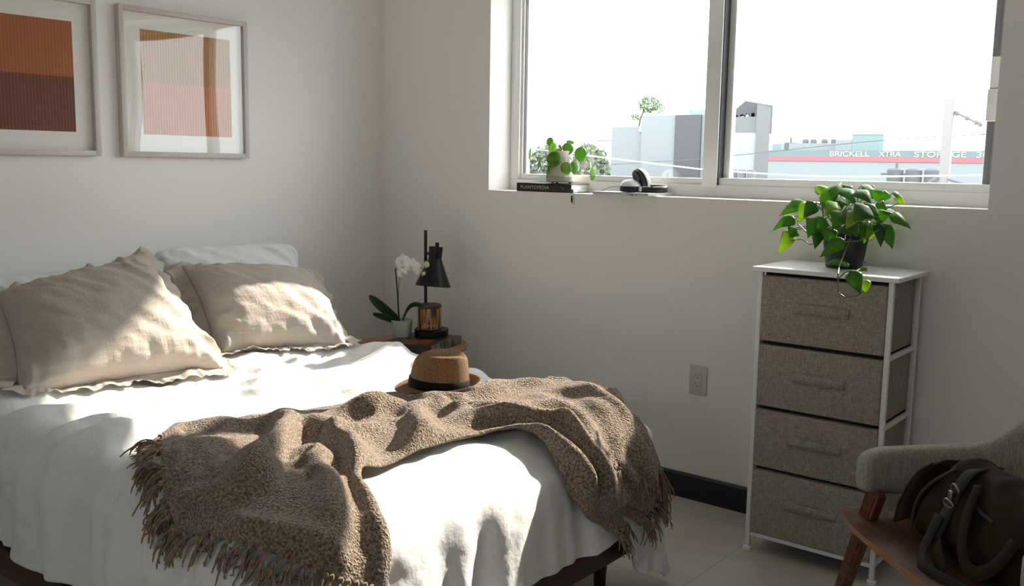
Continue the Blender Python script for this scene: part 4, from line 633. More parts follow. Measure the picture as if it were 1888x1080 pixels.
0,-3,19,-9,-2,0,2,1,3,1,-3,-1,1,0,0,-1,0,1,-1,0,0,0,0,0,0,0,0,0,0,0,0,0,0,0,0,0,0,-1,1,0,0,0,0,0,0,0,0,0,0,0,0,-1,1,0,-1,0,0,0,-1,-1,0,1,0,-3,-1,3,2,
2,2,1,0,0,-1,4,-10,4,5,6,-1,-6,-6,6,1,3,3,-2,-1,0,-1,0,0,0,0,-1,0,0,1,-1,0,0,1,-1,0,0,0,0,0,0,0,0,0,0,0,0,0,0,-1,1,0,0,0,0,0,0,0,-1,1,0,-1,0,1,-1,0,0,
-1,0,0,0,0,1,0,-3,-2,-1,11,1,0,-1,-1,-7,-2,-1,1,5,-5,-1,3,-1,2,3,1,-2,-1,1,0,-1,-1,0,0,0,0,0,-1,0,0,0,0,0,0,0,0,0,0,0,0,0,-1,1,0,0,0,0,0,0,0,-1,1,0,
-1,1,0,0,-1,1,0,0,-1,0,0,0,0,-1,-1,0,1,0,1,0,1,1,-7,5,7,0,0,-1,-9,0,-2,7,0,1,4,1,0,3,-1,-1,0,0,-1,0,-1,0,0,0,0,-1,0,0,1,0,-1,0,0,1,-1,0,0,0,0,0,0,0,0,
0,-1,1,0,-1,1,0,-1,1,0,-1,1,0,0,-1,0,0,0,0,-1,0,0,-1,0,-1,2,0,0,1,1,-1,-1,-3,5,7,1,1,-15,-2,4,10,0,0,3,2,2,0,-1,0,1,0,-1,-1,0,0,-1,0,-1,1,0,0,-1,0,0,
0,0,0,0,0,0,0,0,0,0,0,0,0,0,0,0,0,-1,1,0,-1,1,0,-1,0,0,0,0,0,-1,1,-1,0,1,-1,-2,0,1,1,1,0,-1,2,-1,1,-8,9,9,6,-5,-2,7,0,-1,0,2,1,2,0,0,0,0,-1,0,0,0,-1,
0,-1,1,-1,0,0,-1,0,0,0,1,-1,0,0,0,0,0,0,0,-1,1,0,0,-1,1,0,0,-1,1,0,-1,1,0,0,0,-1,0,0,0,-1,0,0,0,0,-1,0,0,1,0,1,0,0,1,1,0,-13,-4,26,0,-3,8,-6,0,3,0,1,
1,0,-1,1,1,-1,-1,0,0,-1,0,0,-1,0,0,-1,1,0,0,0,-1,0,0,0,0,-1,1,0,0,0,-1,1,0,0,-1,0,1,0,-1,0,1,-1,0,0,0,1,-1,-1,1,-1,1,-2,1,0,0,-1,1,0,0,0,1,-1,1,0,1,1,
-2,-27,-13,15,0,-3,0,4,0,1,0,0,0,1,0,-1,0,0,-1,0,-1,0,0,0,-1,0,0,-1,0,0,0,0,0,0,0,0,-1,1,0,0,0,-1,1,0,0,0,-1,0,1,0,-1,0,0,0,0,0,0,0,-1,1,-1,0,0,1,0,
-1,-1,1,0,0,0,1,0,1,0,0,1,0,-1,4,-1,-2,1,1,0,1,2,0,-1,1,-1,0,0,-1,0,0,0,0,-1,0,0,0,-1,0,0,0,0,-1,0,0,0,0,0,-1,0,1,0,0,-1,0,1,0,0,0,-1,0,0,1,0,0,-1,0,
0,0,0,-1,0,0,-1,2,-1,-1,0,1,1,0,0,0,0,-1,1,1,-1,1,1,1,-2,1,1,0,1,1,0,1,0,0,-1,0,-1,1,-1,0,0,-1,1,-1,0,0,0,-1,0,0,-1,0,0,0,0,0,0,0,0,-1,1,0,0,0,-1,0,1,
0,0,0,0,-1,0,0,1,-1,0,0,-1,0,0,0,0,0,0,1,-1,0,1,0,0,0,0,0,0,0,-1,-1,10,-5,-4,-2,4,0,0,1,1,0,1,-1,0,-2,1,-1,0,0,0,0,-1,1,-1,0,-1,1,-1,0,0,0,-1,0,0,-1,
0,1,0,0,-1,0,1,0,0,0,-1,0,0,0,0,1,0,-1,0,0,0,0,0,-1,0,0,0,0,1,0,0,-1,0,1,0,0,0,0,0,1,3,0,-3,3,0,3,-1,0,2,1,2,-2,1,-1,-1,0,0,-1,1,-1,0,0,0,-1,1,-1,0,
-1,1,-1,0,-1,0,0,-1,1,0,-1,0,1,0,0,-1,0,1,0,0,0,0,0,0,-1,0,1,-1,1,0,-1,0,0,0,0,-1,0,1,0,0,0,0,0,0,0,0,0,1,1,-1,1,7,-6,0,2,-1,1,2,1,0,1,-1,-2,-1,1,-1,
0,0,0,0,0,0,0,-1,0,0,0,-1,0,0,0,-1,0,0,0,0,0,0,-1,1,0,0,0,0,0,0,0,0,0,0,0,0,0,0,-1,0,0,0,-1,0,0,0,-1,2,0,0,0,0,1,0,0,0,0,-1,0,1,1,-4,4,3,-1,0,2,1,1,0,
0,-2,0,0,-1,0,1,-2,1,0,-1,0,0,0,0,0,0,0,0,-1,0,0,-1,0,0,-1,0,1,0,-1,1,0,0,-1,0,1,0,0,0,0,0,0,0,0,0,0,-1,0,0,-1,1,-1,1,-1,1,0,-1,1,0,0,0,1,0,0,-1,1,1,
2,-1,2,0,1,1,0,1,-1,0,0,-1,-1,0,0,0,1,-1,0,0,-1,0,0,0,-1,0,0,0,0,-1,1,0,0,-1,0,0,0,0,0,0,0,0,0,0,0,0,0,0,0,0,0,0,-1,0,0,1,-1,0,0,-1,1,-1,0,1,-1,1,-1,
0,1,1,0,0,-1,0,0,1,-3,6,1,0,1,0,1,0,0,-1,-1,-1,1,-1,0,0,0,0,-1,0,0,0,0,0,-1,1,0,-1,0,0,-1,0,0,0,0,0,0,0,0,0,0,0,0,0,0,0,0,0,0,0,0,0,0,0,0,-1,0,0,-1,1,
0,-1,-1,1,1,0,0,0,0,0,0,0,0,1,0,-1,15,-8,-3,0,1,1,0,-1,0,-1,-1,1,-1,0,1,-1,0,0,-1,0,1,-1,0,-1,1,-1,0,0,0,0,0,0,-1,0,1,0,-1,0,0,0,0,0,0,1,-1,0,0,1,0,
-1,0,0,0,0,-1,0,1,0,-1,-1,0,1,-1,0,0,1,0,-1,1,0,0,0,0,0,0,2,1,4,0,0,2,-1,0,-1,-1,-1,0,0,1,0,-1,0,1,-1,0,-1,0,0,-1,0,0,0,0,0,-1,0,0,0,1,0,-1,0,0,0,0,0,
0,0,1,-1,0,1,-1,0,0,1,-1,0,1,-1,1,-1,-1,1,-1,0,0,-1,0,-1,1,0,0,1,-1,1,0,0,0,-1,-1,-3,-1,3,2,3,0,0,-1,-1,-1,0,-1,1,-1,2,-1,0,0,-1,-1,0,0,1,-1,0,0,0,-1,
0,0,0,0,0,0,0,0,0,0,-1,1,-1,0,0,0,0,1,-1,0,-1,0,0,1,0,0,1,-1,1,0,-2,1,-1,-1,0,0,-1,1,1,0,-1,0,1,0,0,0,0,2,3,4,0,1,2,1,0,-2,-1,-1,-1,1,0,0,0,0,1,-1,-1,
-1,1,-1,0,0,-1,0,0,-1,0,0,0,0,0,1,0,0,0,-1,1,-1,0,0,0,0,0,0,0,0,0,0,0,0,0,1,0,0,0,-1,0,-1,-1,0,0,0,-2,1,1,0,0,0,0,0,0,0,0,0,0,148,-7,1,19,11,6,10,12,
11,10,21,4,17,18,14,-1,-2,3,3,-3,-9,2,-4,-1,3,4,-1,-1,-7,-6,-5,-4,3,1,4,-1,-1,2,5,5,1,0,-1,4,6,-6,-6,-3,-1,1,-2,2,3,-5,-1,-1,-1,1,4,6,-8,-21,0,-18,
-11,-29,-1,-3,-14,-18,-3,-13,-18,0,-11,-21,-28,32,11,-13,-8,11,2,-8,-1,3,-2,16,-6,-3,-1,2,2,-2,-3,1,6,-8,5,3,2,-5,-2,-4,5,0,-3,2,-1,-1,0,6,-3,-1,-1,3,
1,-1,2,-1,-7,0,2,1,0,0,1,0,3,-1,-2,1,2,2,0,-2,1,9,-15,2,-9,24,-25,-7,14,8,-17,5,8,-16,9,14,19,-25,-2,16,1,-13,-6,16,-4,-2,8,-2,-1,0,2,-1,-1,2,-3,-4,1,
5,0,1,-1,-4,-2,3,0,2,2,0,-1,-1,-1,-2,7,-2,-3,-2,0,-3,-1,2,-1,3,2,0,1,-2,-1,-2,1,6,-1,0,3,1,-4,-6,-3,-5,11,1,-5,1,19,-13,-17,7,13,-9,2,-4,-4,-6,11,9,
-20,-21,19,-4,14,-12,10,1,-16,13,4,4,-6,-1,0,-7,-5,4,2,1,4,-5,-1,-1,1,2,-1,2,5,-2,-3,1,-5,-4,4,8,-1,-3,-4,1,1,-1,1,1,2,3,-2,0,1,-1,-4,4,3,-2,-4,-3,2,
-1,4,2,-16,17,4,-21,6,17,-2,-18,1,13,-8,14,-12,-1,-15,-4,16,14,-19,19,-18,6,1,-1,11,-21,8,-4,0,0,1,-1,4,-1,1,2,-5,2,0,2,2,-2,0,-2,0,7,-1,-1,-1,2,-3,0,
8,-5,-5,3,1,0,6,-2,-3,-4,1,2,1,0,-1,2,6,-2,-4,-3,-3,3,0,0,12,-18,9,4,-17,5,7,7,-4,-11,9,-7,9,0,10,-5,-9,4,5,-13,17,-9,-5,11,-2,5,-19,13,0,2,-1,4,-2,
-2,-4,-3,-1,0,0,4,-1,2,-3,-4,-1,-1,10,-1,0,3,0,-4,-6,4,-1,-3,0,0,2,2,-1,1,0,0,0,-1,-2,-1,-1,8,1,-1,-1,-2,3,0,-6,13,-14,9,7,-15,5,1,-1,5,-6,5,-3,3,-30,
21,23,-22,10,4,-15,13,3,-13,1,11,6,-18,9,-5,-3,2,0,-3,1,4,-3,-1,3,-2,-4,2,4,1,-1,-2,-2,7,4,-3,-4,-5,-4,-2,16,1,-4,-2,-4,3,-6,-1,1,2,2,1,2,-3,-6,-1,4,
0,4,7,-8,6,9,-11,3,-4,-1,7,-7,4,0,-1,2,-4,2,4,16,-16,-13,29,-22,5,9,-10,-4,4,4,-17,2,17,-12,1,-1,-4,5,4,0,-1,2,-1,-4,2,4,-1,2,1,-2,1,0,-1,7,-2,-7,-3,
0,-1,-5,7,3,-2,-1,2,5,-4,-2,-1,0,-1,-4,-1,7,1,2,5,-2,-9,11,-8,-7,4,11,2,-6,-1,3,-3,0,3,-1,0,-3,-5,9,-4,-3,-9,12,-9,3,3,-3,3,-7,11,-9,-4,4,-4,2,-2,0,4,
0,-2,2,-1,-1,0,0,0,5,2,-2,1,-2,2,-11,1,2,3,0,2,-5,-1,8,1,-4,-7,8,0,-1,-2,-3,4,1,-1,0,4,1,-3,0,4,-2,9,-5,-3,-4,3,3,-3,1,1,0,-4,1,2,-1,-1,-16,18,2,-10,
7,-1,-3,1,7,-7,-1,-5,3,-2,-7,0,3,2,0,1,1,-1,5,3,0,-1,1,-1,-3,7,-1,0,-2,-6,-1,-1,9,-3,0,-1,1,-1,-2,9,-7,2,-1,1,-2,1,1,-6,7,2,-3,-9,-1,6,6,6,-6,-7,11,2,
-6,-3,5,-1,-3,0,2,-1,0,0,-2,4,3,-5,1,4,-8,10,-6,1,-3,5,-4,0,11,-9,3,1,0,0,2,-5,2,2,-4,2,0,0,-3,1,1,-2,8,-6,-9,-1,1,-1,-2,11,-1,-1,6,0,-4,-9,10,-4,-6,
10,5,-6,-1,4,-6,7,-3,2,1,0,-2,-2,6,-3,-7,0,8,-4,-2,3,-1,0,-3,2,2,-3,3,-3,0,-2,2,-3,2,-1,7,-3,-2,-2,9,-4,-4,8,0,8,-3,0,-2,1,-2,-1,1,-4,-2,-1,3,-2,0,4,
-5,-3,0,0,-2,2,-2,-2,9,-1,-2,2,-8,-2,4,6,-4,-4,3,2,-3,2,3,-7,6,-2,4,-1,1,2,-2,5,-3,-1,-6,3,-1,1,2,-2,0,-1,-1,2,0,1,-3,-1,2,3,1,-2,-3,1,3,-1,-6,12,-9,
0,5,-4,1,1,1,3,0,-1,-5,0,3,2,2,2,-4,-4,3,0,1,-1,-2,0,2,-1,0,8,-4,-7,2,-2,-3,7,4,-8,-2,7,4,-5,4,-5,-10,5,-1,-4,1,1,13,-9,8,-6,2,0,0,-2,2,0,-2,2,-3,2,2,
2,-1,0,0,1,0,-1,1,0,-2,2,0,-10,16,-9,1,0,-1,2,1,-3,-2,-3,-1,1,-2,3,2,-2,4,-3,-1,5,6,1,1,-2,-3,0,-3,6,0,-8,-1,6,-1,-8,5,6,-3,-4,2,4,-7,5,5,-3,1,3,-2,0,
-2,3,-2,0,0,-1,0,-1,-4,1,5,-4,3,-1,-1,-1,1,0,-3,1,1,0,-1,1,0,0,-1,-1,-7,10,-8,-1,2,1,-2,4,-3,1,2,-1,0,-1,4,0,-3,3,-1,1,-3,5,5,0,-4,-1,4,-5,-3,2,2,-2,
2,-2,-5,2,4,4,0,0,-1,-3,5,3,-7,2,3,-5,-3,8,-5,2,-3,1,-1,-1,2,0,-2,5,-4,-2,2,-4,-2,0,3,-2,-1,1,1,0,1,-4,2,4,-4,-1,3,-2,1,-5,0,4,-2,-2,4,0,0,2,-1,2,-1,
-2,1,1,1,-5,1,4,5,-4,-2,-5,3,7,-4,4,-6,1,0,1,0,-2,-2,1,2,1,-1,1,5,1,-2,1,-4,-2,1,-7,7,-2,0,-1,-2,3,-1,-2,4,0,-2,2,1,0,-1,0,1,-1,0,-1,-1,3,-5,-6,5,-5,
3,4,-4,2,1,-5,8,0,1,1,0,3,-3,-2,2,-1,3,-8,0,-1,1,3,6,3,-6,-6,0,4,6,-6,5,-3,0,-1,5,1,2,-3,2,1,-3,-3,-2,0,-2,1,0,-6,-2,14,-6,2,-2,1,1,-6,4,-1,0,2,-2,1,
0,0,0,0,0,0,0,0,0,0,0,-2,-3,0,0,6,1,-2,0,1,3,1,-5,2,1,-4,-1,5,-5,-2,-3,4,-1,1,0,-1,4,5,-3,0,-1,-5,3,1,-2,4,3,1,-4,-1,1,3,-1,2,-3,0,1,-1,-2,-3,-5,3,2,
-6,8,-1,1,-1,0,2,-5,4,-5,-1,5,-3,2,-2,0,0,0,0,-2,2,0,1,2,2,-3,-1,2,-1,5,0,-3,0,0,-2,1,-2,3,-8,-2,1,2,-1,-3,5,5,-2,-1,-1,-2,-2,2,1,0,2,-6,5,5,-1,1,0,
-6,-1,-3,3,-4,1,11,-5,-6,-3,1,2,-2,3,1,4,-4,1,0,3,-2,1,-1,-3,4,-4,-2,6,-2,3,-1,0,0,0,1,-2,2,0,2,5,-2,3,0,-1,0,4,-2,0,-6,1,-4,0,-6,0,1,-1,2,1,2,-2,0,5,
1,-2,-3,1,-4,0,0,3,3,-3,2,7,-8,-6,2,-1,2,-4,5,-5,-6,10,0,0,0,-2,4,-1,1,-3,1,2,0,-2,3,-2,1,-3,4,1,-3,-3,0,0,0,1,-1,0,-2,1,1,1,2,6,1,-4,2,-4,0,2,3,-3,
-4,-3,-1,0,-1,4,-4,-2,6,0,0,1,-2,-2,4,1,-1,-3,0,1,2,-3,3,2,-2,-1,-3,1,0,-2,-1,-2,3,2,-1,1,1,-2,1,-1,1,1,-2,1,-1,-1,1,0,-2,4,-2,0,-3,4,0,-3,0,-1,2,-2,
1,0,0,4,-5,-2,3,-4,5,1,-2,-5,-1,0,2,1,2,-1,2,-1,-1,-1,3,-2,-1,4,-1,0,2,2,-1,2,-2,-4,0,1,2,3,-3,-2,-4,-3,7,-4,1,5,-5,2,-4,4,1,-6,4,3,0,-3,-1,4,0,0,-2,
-1,-1,1,0,-4,4,2,-4,0,0,3,0,-1,1,1,-3,2,4,-7,2,1,-3,-5,2,3,-5,6,-1,3,-2,2,0,2,2,-2,0,0,-1,-1,-1,1,4,0,0,2,2,-3,0,-4,3,1,-1,-2,3,-4,-5,-3,6,1,-2,-3,6,
-2,1,-1,1,-4,-3,3,2,1,2,-5,1,3,-1,0,0,-2,1,1,-3,3,-1,-3,3,-3,-1,1,-1,0,3,-2,-4,5,0,-2,-1,2,-2,4,1,4,-2,-3,1,-2,0,2,-2,1,4,-1,-1,-1,-3,-1,1,0,0,1,-4,2,
2,3,1,0,1,-4,-2,3,-2,-2,-1,8,-4,0,-2,2,-2,-1,1,-1,-2,-2,0,7,-1,0,-2,-4,3,0,1,0,-1,0,0,-2,3,0,-2,1,-1,2,-1,0,-1,3,0,-7,4,6,-1,5,4,-4,2,-3,5,-1,-8,-6,2,
1,-4,1,5,1,0,1,-1,1,1,-2,-1,-5,0,-1,-8,1,3,3,-4,5,4,1,3,-4,-1,2,7,-4,-2,-2,1,1,-4,0,1,-2,-1,0,5,-7,5,1,-2,-1,0,1,0,-1,1,-4,1,0,2,-1,2,0,-2,0,0,-4,8,
-1,-5,0,2,-5,-3,-2,-2,3,1,-2,0,-1,1,6,4,-2,-2,2,7,6,-1,-1,-3,0,-2,-2,-4,-2,0,0,1,-5,2,-1,0,5,8,0,-4,-5,1,8,1,-3,1,-2,-3,1,-1,0,-3,0,1,4,-1,-1,-1,0,0,
0,-1,0,0,1,-3,1,0,1,0,-1,0,1,1,0,-8,10,0,-8,1,-1,-5,0,4,0,-7,-1,5,1,0,-3,5,6,-2,3,-2,-3,2,4,-1,3,-3,-6,-1,1,1,1,-1,2,0,-1,-2,0,1,9,-2,1,-4,-3,0,4,-2,
-3,1,4,2,-4,0,-1,0,1,-1,-1,1,2,-1,0,0,0,-1,0,0,1,-3,2,-1,-1,2,0,0,1,1,-5,3,2,-7,-2,3,1,0,-10,0,5,1,3,1,-5,1,4,3,-3,0,-4,0,-1,-3,0,10,-2,-1,-1,1,1,0,1,
0,-1,-2,0,-3,7,4,-2,1,-1,-2,-2,2,-1,3,-4,1,6,-2,-3,-5,2,1,2,0,0,0,0,1,-1,0,0,0,-2,1,0,0,0,1,-1,-1,1,0,1,-2,1,0,-1,3,2,-5,-3,0,-7,5,5,-2,5,-1,-6,1,0,
-1,3,-5,-4,9,-2,-3,9,-1,-1,3,-4,1,3,-1,0,-1,-4,0,-3,7,0,3,-5,0,1,0,3,-5,1,-2,3,2,-3,0,-1,-1,2,1,-1,1,-1,0,1,0,-1,0,0,0,0,0,0,0,0,0,0,1,-1,0,0,0,-1,1,
-3,-2,4,1,-1,-2,4,-3,1,1,-2,-1,2,0,-1,4,-4,-4,4,-4,1,8,0,2,3,-5,0,4,-2,3,-6,-2,0,2,0,-4,1,-1,2,0,0,4,-1,0,-3,2,3,-4,-2,1,1,-1,0,-1,0,0,0,0,1,0,-1,0,
-1,-1,1,0,0,0,0,-1,1,1,-1,-1,-1,2,0,-2,7,-1,1,0,-7,8,-6,-1,1,-1,0,4,-2,2,1,-1,-4,1,-2,-2,1,1,-2,6,-7,1,5,-1,5,2,-5,-3,2,-4,0,4,-1,-1,3,3,2,0,-3,-1,0,
1,-1,-1,-1,-2,0,0,1,0,0,-1,0,0,0,0,-1,0,0,0,0,0,0,1,-1,0,0,2,5,-5,-3,0,0,0,3,-1,-1,-1,9,-5,-1,-3,-1,-3,1,-2,6,0,3,1,-1,-2,-4,-1,2,-4,10,-7,-1,1,3,0,4,
-4,3,1,-2,-2,0,0,1,-2,-3,-2,0,2,-1,4,-1,1,1,0,-1,1,0,0,0,0,0,0,0,-1,0,0,2,-3,0,1,1,0,-1,0,0,1,-2,0,1,3,-6,0,3,3,0,-4,-1,7,-1,-3,-5,1,4,-3,-4,2,0,8,-2,
1,-3,-2,3,2,-8,8,-3,0,1,-2,4,-2,-1,0,7,-3,-5,1,-2,-1,2,-4,-2,0,2,-5,6,1,-2,4,1,0,0,0,0,0,0,1,-1,0,-1,0,0,1,-2,1,-1,2,0,-1,0,-1,-3,1,2,1,4,-1,0,3,-4,
-2,-4,-2,5,3,1,-4,0,4,-1,-5,-1,-4,13,-3,0,-2,0,1,2,-7,8,-7,2,1,2,1,-3,5,-2,-1,5,-1,-2,-2,-1,1,-4,-2,-1,3,1,-1,0,2,0,0,0,0,0,0,0,-1,1,0,-1,1,-3,3,1,-1,
-1,-2,1,1,0,-1,1,-2,3,1,2,5,-2,-4,5,-2,-3,-4,-3,1,5,3,-3,1,-2,1,1,-3,-7,10,2,-1,1,-2,-1,2,-7,8,-6,3,-6,3,1,-1,2,4,-2,-4,-1,2,0,0,2,-2,-2,2,-2,0,2,0,0,
0,0,0,0,0,0,0,-1,0,0,2,-2,2,-3,1,1,-1,1,-1,2,2,4,-3,0,1,-1,1,2,2,-2,0,-3,-1,-1,-1,1,0,1,-4,1,2,0,1,1,-5,9,-2,-6,-2,-1,0,3,-2,4,-1,-6,0,1,2,0,4,0,-1,
-1,0,1,1,2,-3,0,1,-3,1,0,-1,0,0,-1,0,0,1,0,-1,1,0,1,5,-5,2,-2,-2,5,-1,-1,-1,-2,5,-3,-1,-6,1,1,0,-1,-3,3,6,6,0,1,-1,-6,1,2,3,2,1,1,1,-1,-6,-3,5,1,-2,
-2,-1,-1,-4,-1,4,-2,-2,3,1,1,-1,2,3,-3,0,-2,3,-1,0,2,-5,2,0,1,-2,0,0,0,0,0,0,0,0,0,0,0,2,-2,2,-1,-2,-1,2,0,1,-1,-7,1,4,-3,-7,0,1,1,1,1,2,3,3,0,0,4,-3,
-1,4,2,-2,-5,-3,-3,4,2,3,-1,-1,1,1,-3,0,-2,1,-2,1,1,1,0,0,1,1,2,-4,1,0,-4,1,-1,-1,3,0,2,0,0,0,1,-1,0,0,0,1,0,-1,0,4,-4,-1,4,-2,-2,0,0,0,1,-1,-5,0,4,0,
-1,-1,-1,0,1,0,-2,-1,1,2,0,1,0,-3,1,4,-2,-2,3,0,0,-2,5,1,-4,0,-1,2,-1,-1,4,-2,-3,-1,0,3,4,0,0,-1,0,-2,1,1,-3,4,0,1,-4,1,0,0,0,0,0,0,0,0,0,1,0,-2,6,-7,
3,2,-3,0,0,1,0,0,0,3,1,2,-5,-1,2,-1,-1,0,-1,0,0,1,3,1,0,-2,-4,-3,4,0,-2,5,1,-2,-4,4,-2,0,0,1,1,-4,2,-1,0,-1,2,1,1,0,-3,1,-1,2,3,-1,1,0,3,-5,0,-1,0,0,
0,0,0,0,0,0,0,0,1,1,1,0,-3,3,-1,-1,0,-1,1,3,5,-3,6,2,1,-2,-3,-1,-1,-5,1,0,0,-1,-2,-7,-3,1,7,7,-3,1,0,-3,-3,-4,1,1,9,-3,-2,0,1,0,1,0,0,1,-1,0,-4,-3,5,
-2,3,1,4,0,1,0,-5,-2,-2,4,0,-1,0,1,0,0,0,0,0,0,-1,0,2,0,0,-2,0,1,1,0,0,8,1,-4,7,-1,0,-1,0,-1,-2,-3,-3,0,-4,2,-3,-2,0,1,-2,-5,11,3,4,-3,-7,0,1,0,3,2,1,
-2,-1,3,-1,-1,1,-2,0,-2,-1,-5,-1,3,2,1,3,3,2,0,-7,3,-2,-1,0,0,0,0,0,0,1,0,0,0,0,1,-2,2,-1,4,-5,0,5,-1,1,-4,0,-1,-6,2,0,3,-2,1,-2,2,2,1,3,-5,4,1,-2,-1,
-3,3,-2,0,5,0,-1,1,-1,-1,-3,2,5,1,-4,-6,2,3,-1,0,-4,0,1,2,-1,-1,0,2,1,3,1,-6,-2,4,4,-5,1,0,0,1,0,0,-1,1,-1,1,1,6,-2,-4,8,-12,14,-14,1,2,-3,-4,-1,9,-6,
1,2,1,1,-1,-5,0,1,1,6,0,-4,5,0,-1,-1,-1,1,1,-7,3,7,-1,-1,1,-3,-2,1,-2,0,1,0,2,0,-2,0,-2,-2,6,0,5,-5,0,1,-1,-6,-2,10,-3,-1,2,-1,1,0,-1,0,1,1,-1,2,0,0,
8,-4,-6,8,-1,-10,14,-11,1,3,-3,-3,-4,4,3,4,-5,0,-2,4,-1,-1,-1,1,4,-3,1,5,-4,1,-1,1,2,-4,-3,-3,2,1,0,1,7,0,-1,-1,0,-1,-1,-3,2,0,0,-3,2,1,-2,5,-2,-2,1,
-3,2,-4,1,2,1,1,0,0,0,0,0,0,1,0,0,1,-1,7,1,-15,11,-3,1,3,-5,0,4,3,-3,6,4,1,-5,-4,-2,1,3,-4,-1,-5,1,5,-1,2,0,-2,-1,-3,-1,2,-2,2,1,1,-2,0,0,4,4,0,-1,-8,
-2,3,1,-1,-2,3,-2,4,2,0,-1,-2,-2,3,-1,0,-3,0,2,0,0,0,0,2,-1,-1,1,0,0,3,-7,6,6,-2,-4,5,-4,4,-1,-2,0,-1,1,1,2,-5,-1,-1,0,1,1,6,-4,-4,-3,2,3,-2,3,0,1,-2,
-1,1,2,1,2,3,-2,1,-3,-4,1,3,-2,3,-2,-2,-4,1,0,-1,2,4,0,0,1,-5,-4,6,1,1,-1,0,-1,-1,0,0,2,-1,0,1,-1,1,2,-4,3,-5,2,6,-2,-5,8,-10,6,-4,3,1,-2,0,-5,-5,3,3,
1,-2,-1,2,3,1,-2,-2,0,2,1,1,-2,-1,-1,4,3,1,0,-3,-1,-3,-3,0,-2,2,1,5,-1,-2,2,-1,2,1,-1,-5,4,-2,5,-3,-2,-2,10,-6,1,-1,0,0,1,1,-2,0,1,0,0,-1,0,3,1,0,-1,
-4,2,8,-12,10,-3,11,-11,5,-4,7,-10,1,-1,0,4,1,-3,-4,0,5,-1,-2,-2,0,0,3,0,-3,-1,-2,-1,3,2,-3,3,0,-3,0,0,-3,4,1,8,-1,-3,2,1,-1,-2,-3,-4,6,-4,10,-4,-1,
-8,9,0,0,-2,1,-1,-1,0,0,1,-1,2,-1,-1,4,7,-1,-6,3,2,-8,9,-10,3,-2,3,13,-4,-22,-1,1,3,3,-2,6,5,-2,-1,0,4,-1,-2,-5,0,0,4,-3,0,3,-3,-1,1,2,0,0,-1,-1,3,1,
-2,0,-1,8,5,-2,-6,-1,-1,2,-1,-3,0,-5,10,-3,-2,0,4,-1,0,-1,0,0,0,1,-1,0,-1,2,-1,-1,-1,8,-3,-5,2,3,-9,15,-11,7,-7,-19,16,-2,3,1,2,0,0,-3,3,4,-2,-3,3,-1,
-1,-1,1,1,-5,1,-1,-1,0,-1,2,1,2,1,0,-1,-2,3,2,-2,-1,-1,1,6,3,-2,-2,-3,-1,-3,1,0,3,3,-3,-1,-1,-1,1,0,1,0,0,0,-2,3,0,1,2,-4,5,-11,4,4,-5,3,9,-21,23,-24,
14,-8,1,13,-2,2,0,-2,2,-4,-2,1,-1,-3,-1,6,1,0,-4,-3,4,0,1,-2,1,-3,-1,2,-2,1,3,0,0,-1,-2,2,-3,-4,0,-5,1,7,6,-1,-3,-1,-1,0,-3,5,4,-3,-2,5,-3,1,-1,0,2,
-1,1,-2,3,-2,-1,6,2,-5,3,-2,8,-8,-6,19,-21,15,-1,9,-10,-8,4,2,-1,0,-1,3,-3,-3,4,0,-2,-2,2,1,1,0,0,2,-2,-2,1,0,-3,-1,1,1,1,0,0,-1,-2,-3,-1,2,-2,2,0,-2,
-1,2,3,2,-2,-1,-1,-4,3,5,2,-4,4,0,1,1,-2,-1,0,3,-4,5,-1,-8,-12,12,1,4,-16,9,3,-5,7,-5,-1,3,2,-7,-3,-1,2,0,0,0,0,1,2,2,-1,-2,0,2,1,1,-2,0,2,1,-1,0,-1,
-1,-1,0,1,0,-1,-2,-1,1,2,0,0,-2,1,0,-1,0,-1,-1,0,1,-1,-1,-1,3,2,1,2,1,0,-1,0,1,2,-3,1,-3,5,3,-2,-2,-5,3,21,-18,-1,0,1,4,-5,-3,0,-4,-3,2,2,2,0,1,1,1,1,
0,0,1,-1,1,1,0,-1,1,0,-1,1,0,0,0,0,0,-1,-1,-1,0,1,1,0,0,0,0,0,-1,-1,1,1,0,-1,-2,-1,1,3,-2,0,1,1,1,0,0,1,1,-1,2,-1,-1,-2,1,-1,2,3,-11,-8,18,-3,-3,0,-2,
0,-4,-2,3,2,1,0,0,0,0,0,1,0,1,-2,1,0,1,1,-2,0,0,0,1,-1,2,-1,-1,0,0,-1,0,1,0,0,1,0,-1,1,0,-1,0,-1,1,0,0,0,0,0,1,3,-1,-3,0,1,-1,0,2,0,0,1,-1,1,0,-1,-2,
-2,-1,-3,7,-4,-3,3,1,-2,0,-1,-2,-1,0,1,0,-1,0,1,0,0,1,0,1,0,0,0,-1,1,0,-1,0,1,0,0,0,0,-1,0,-1,1,0,1,0,-1,0,1,0,-1,0,1,-2,1,1,-1,0,1,-2,0,-2,-9,6,6,1,
0,1,0,0,1,0,0,1,0,0,0,3,-3,-2,3,-4,2,0,0,0,-1,-1,9,-2,-2,-8,-1,0,0,1,1,0,-1,1,0,0,1,0,0,-1,0,1,-1,1,0,0,0,-1,0,0,0,0,1,0,-1,1,-1,0,0,0,1,0,-1,1,0,-1,
1,-1,0,1,0,0,0,0,0,1,0,0,1,0,1,0,1,-1,1,0,0,-5,-8,8,3,-1,-4,-2,0,-2,5,11,-15,1,0,3,-2,-2,0,0,0,2,3,-4,0,0,0,-1,1,0,0,0,1,-1,0,0,0,0,-1,1,0,1,0,2,-2,0,
2,-3,0,0,0,0,0,0,0,-2,-2,-1,0,0,0,0,1,-1,0,1,2,0,1,0,0,1,-1,1,0,1,0,3,-1,1,0,-4,-1,0,-1,6,12,-17,0,0,1,-3,1,1,1,-1,0,-1,0,2,0,-1,1,0,0,0,-1,0,1,0,-1,
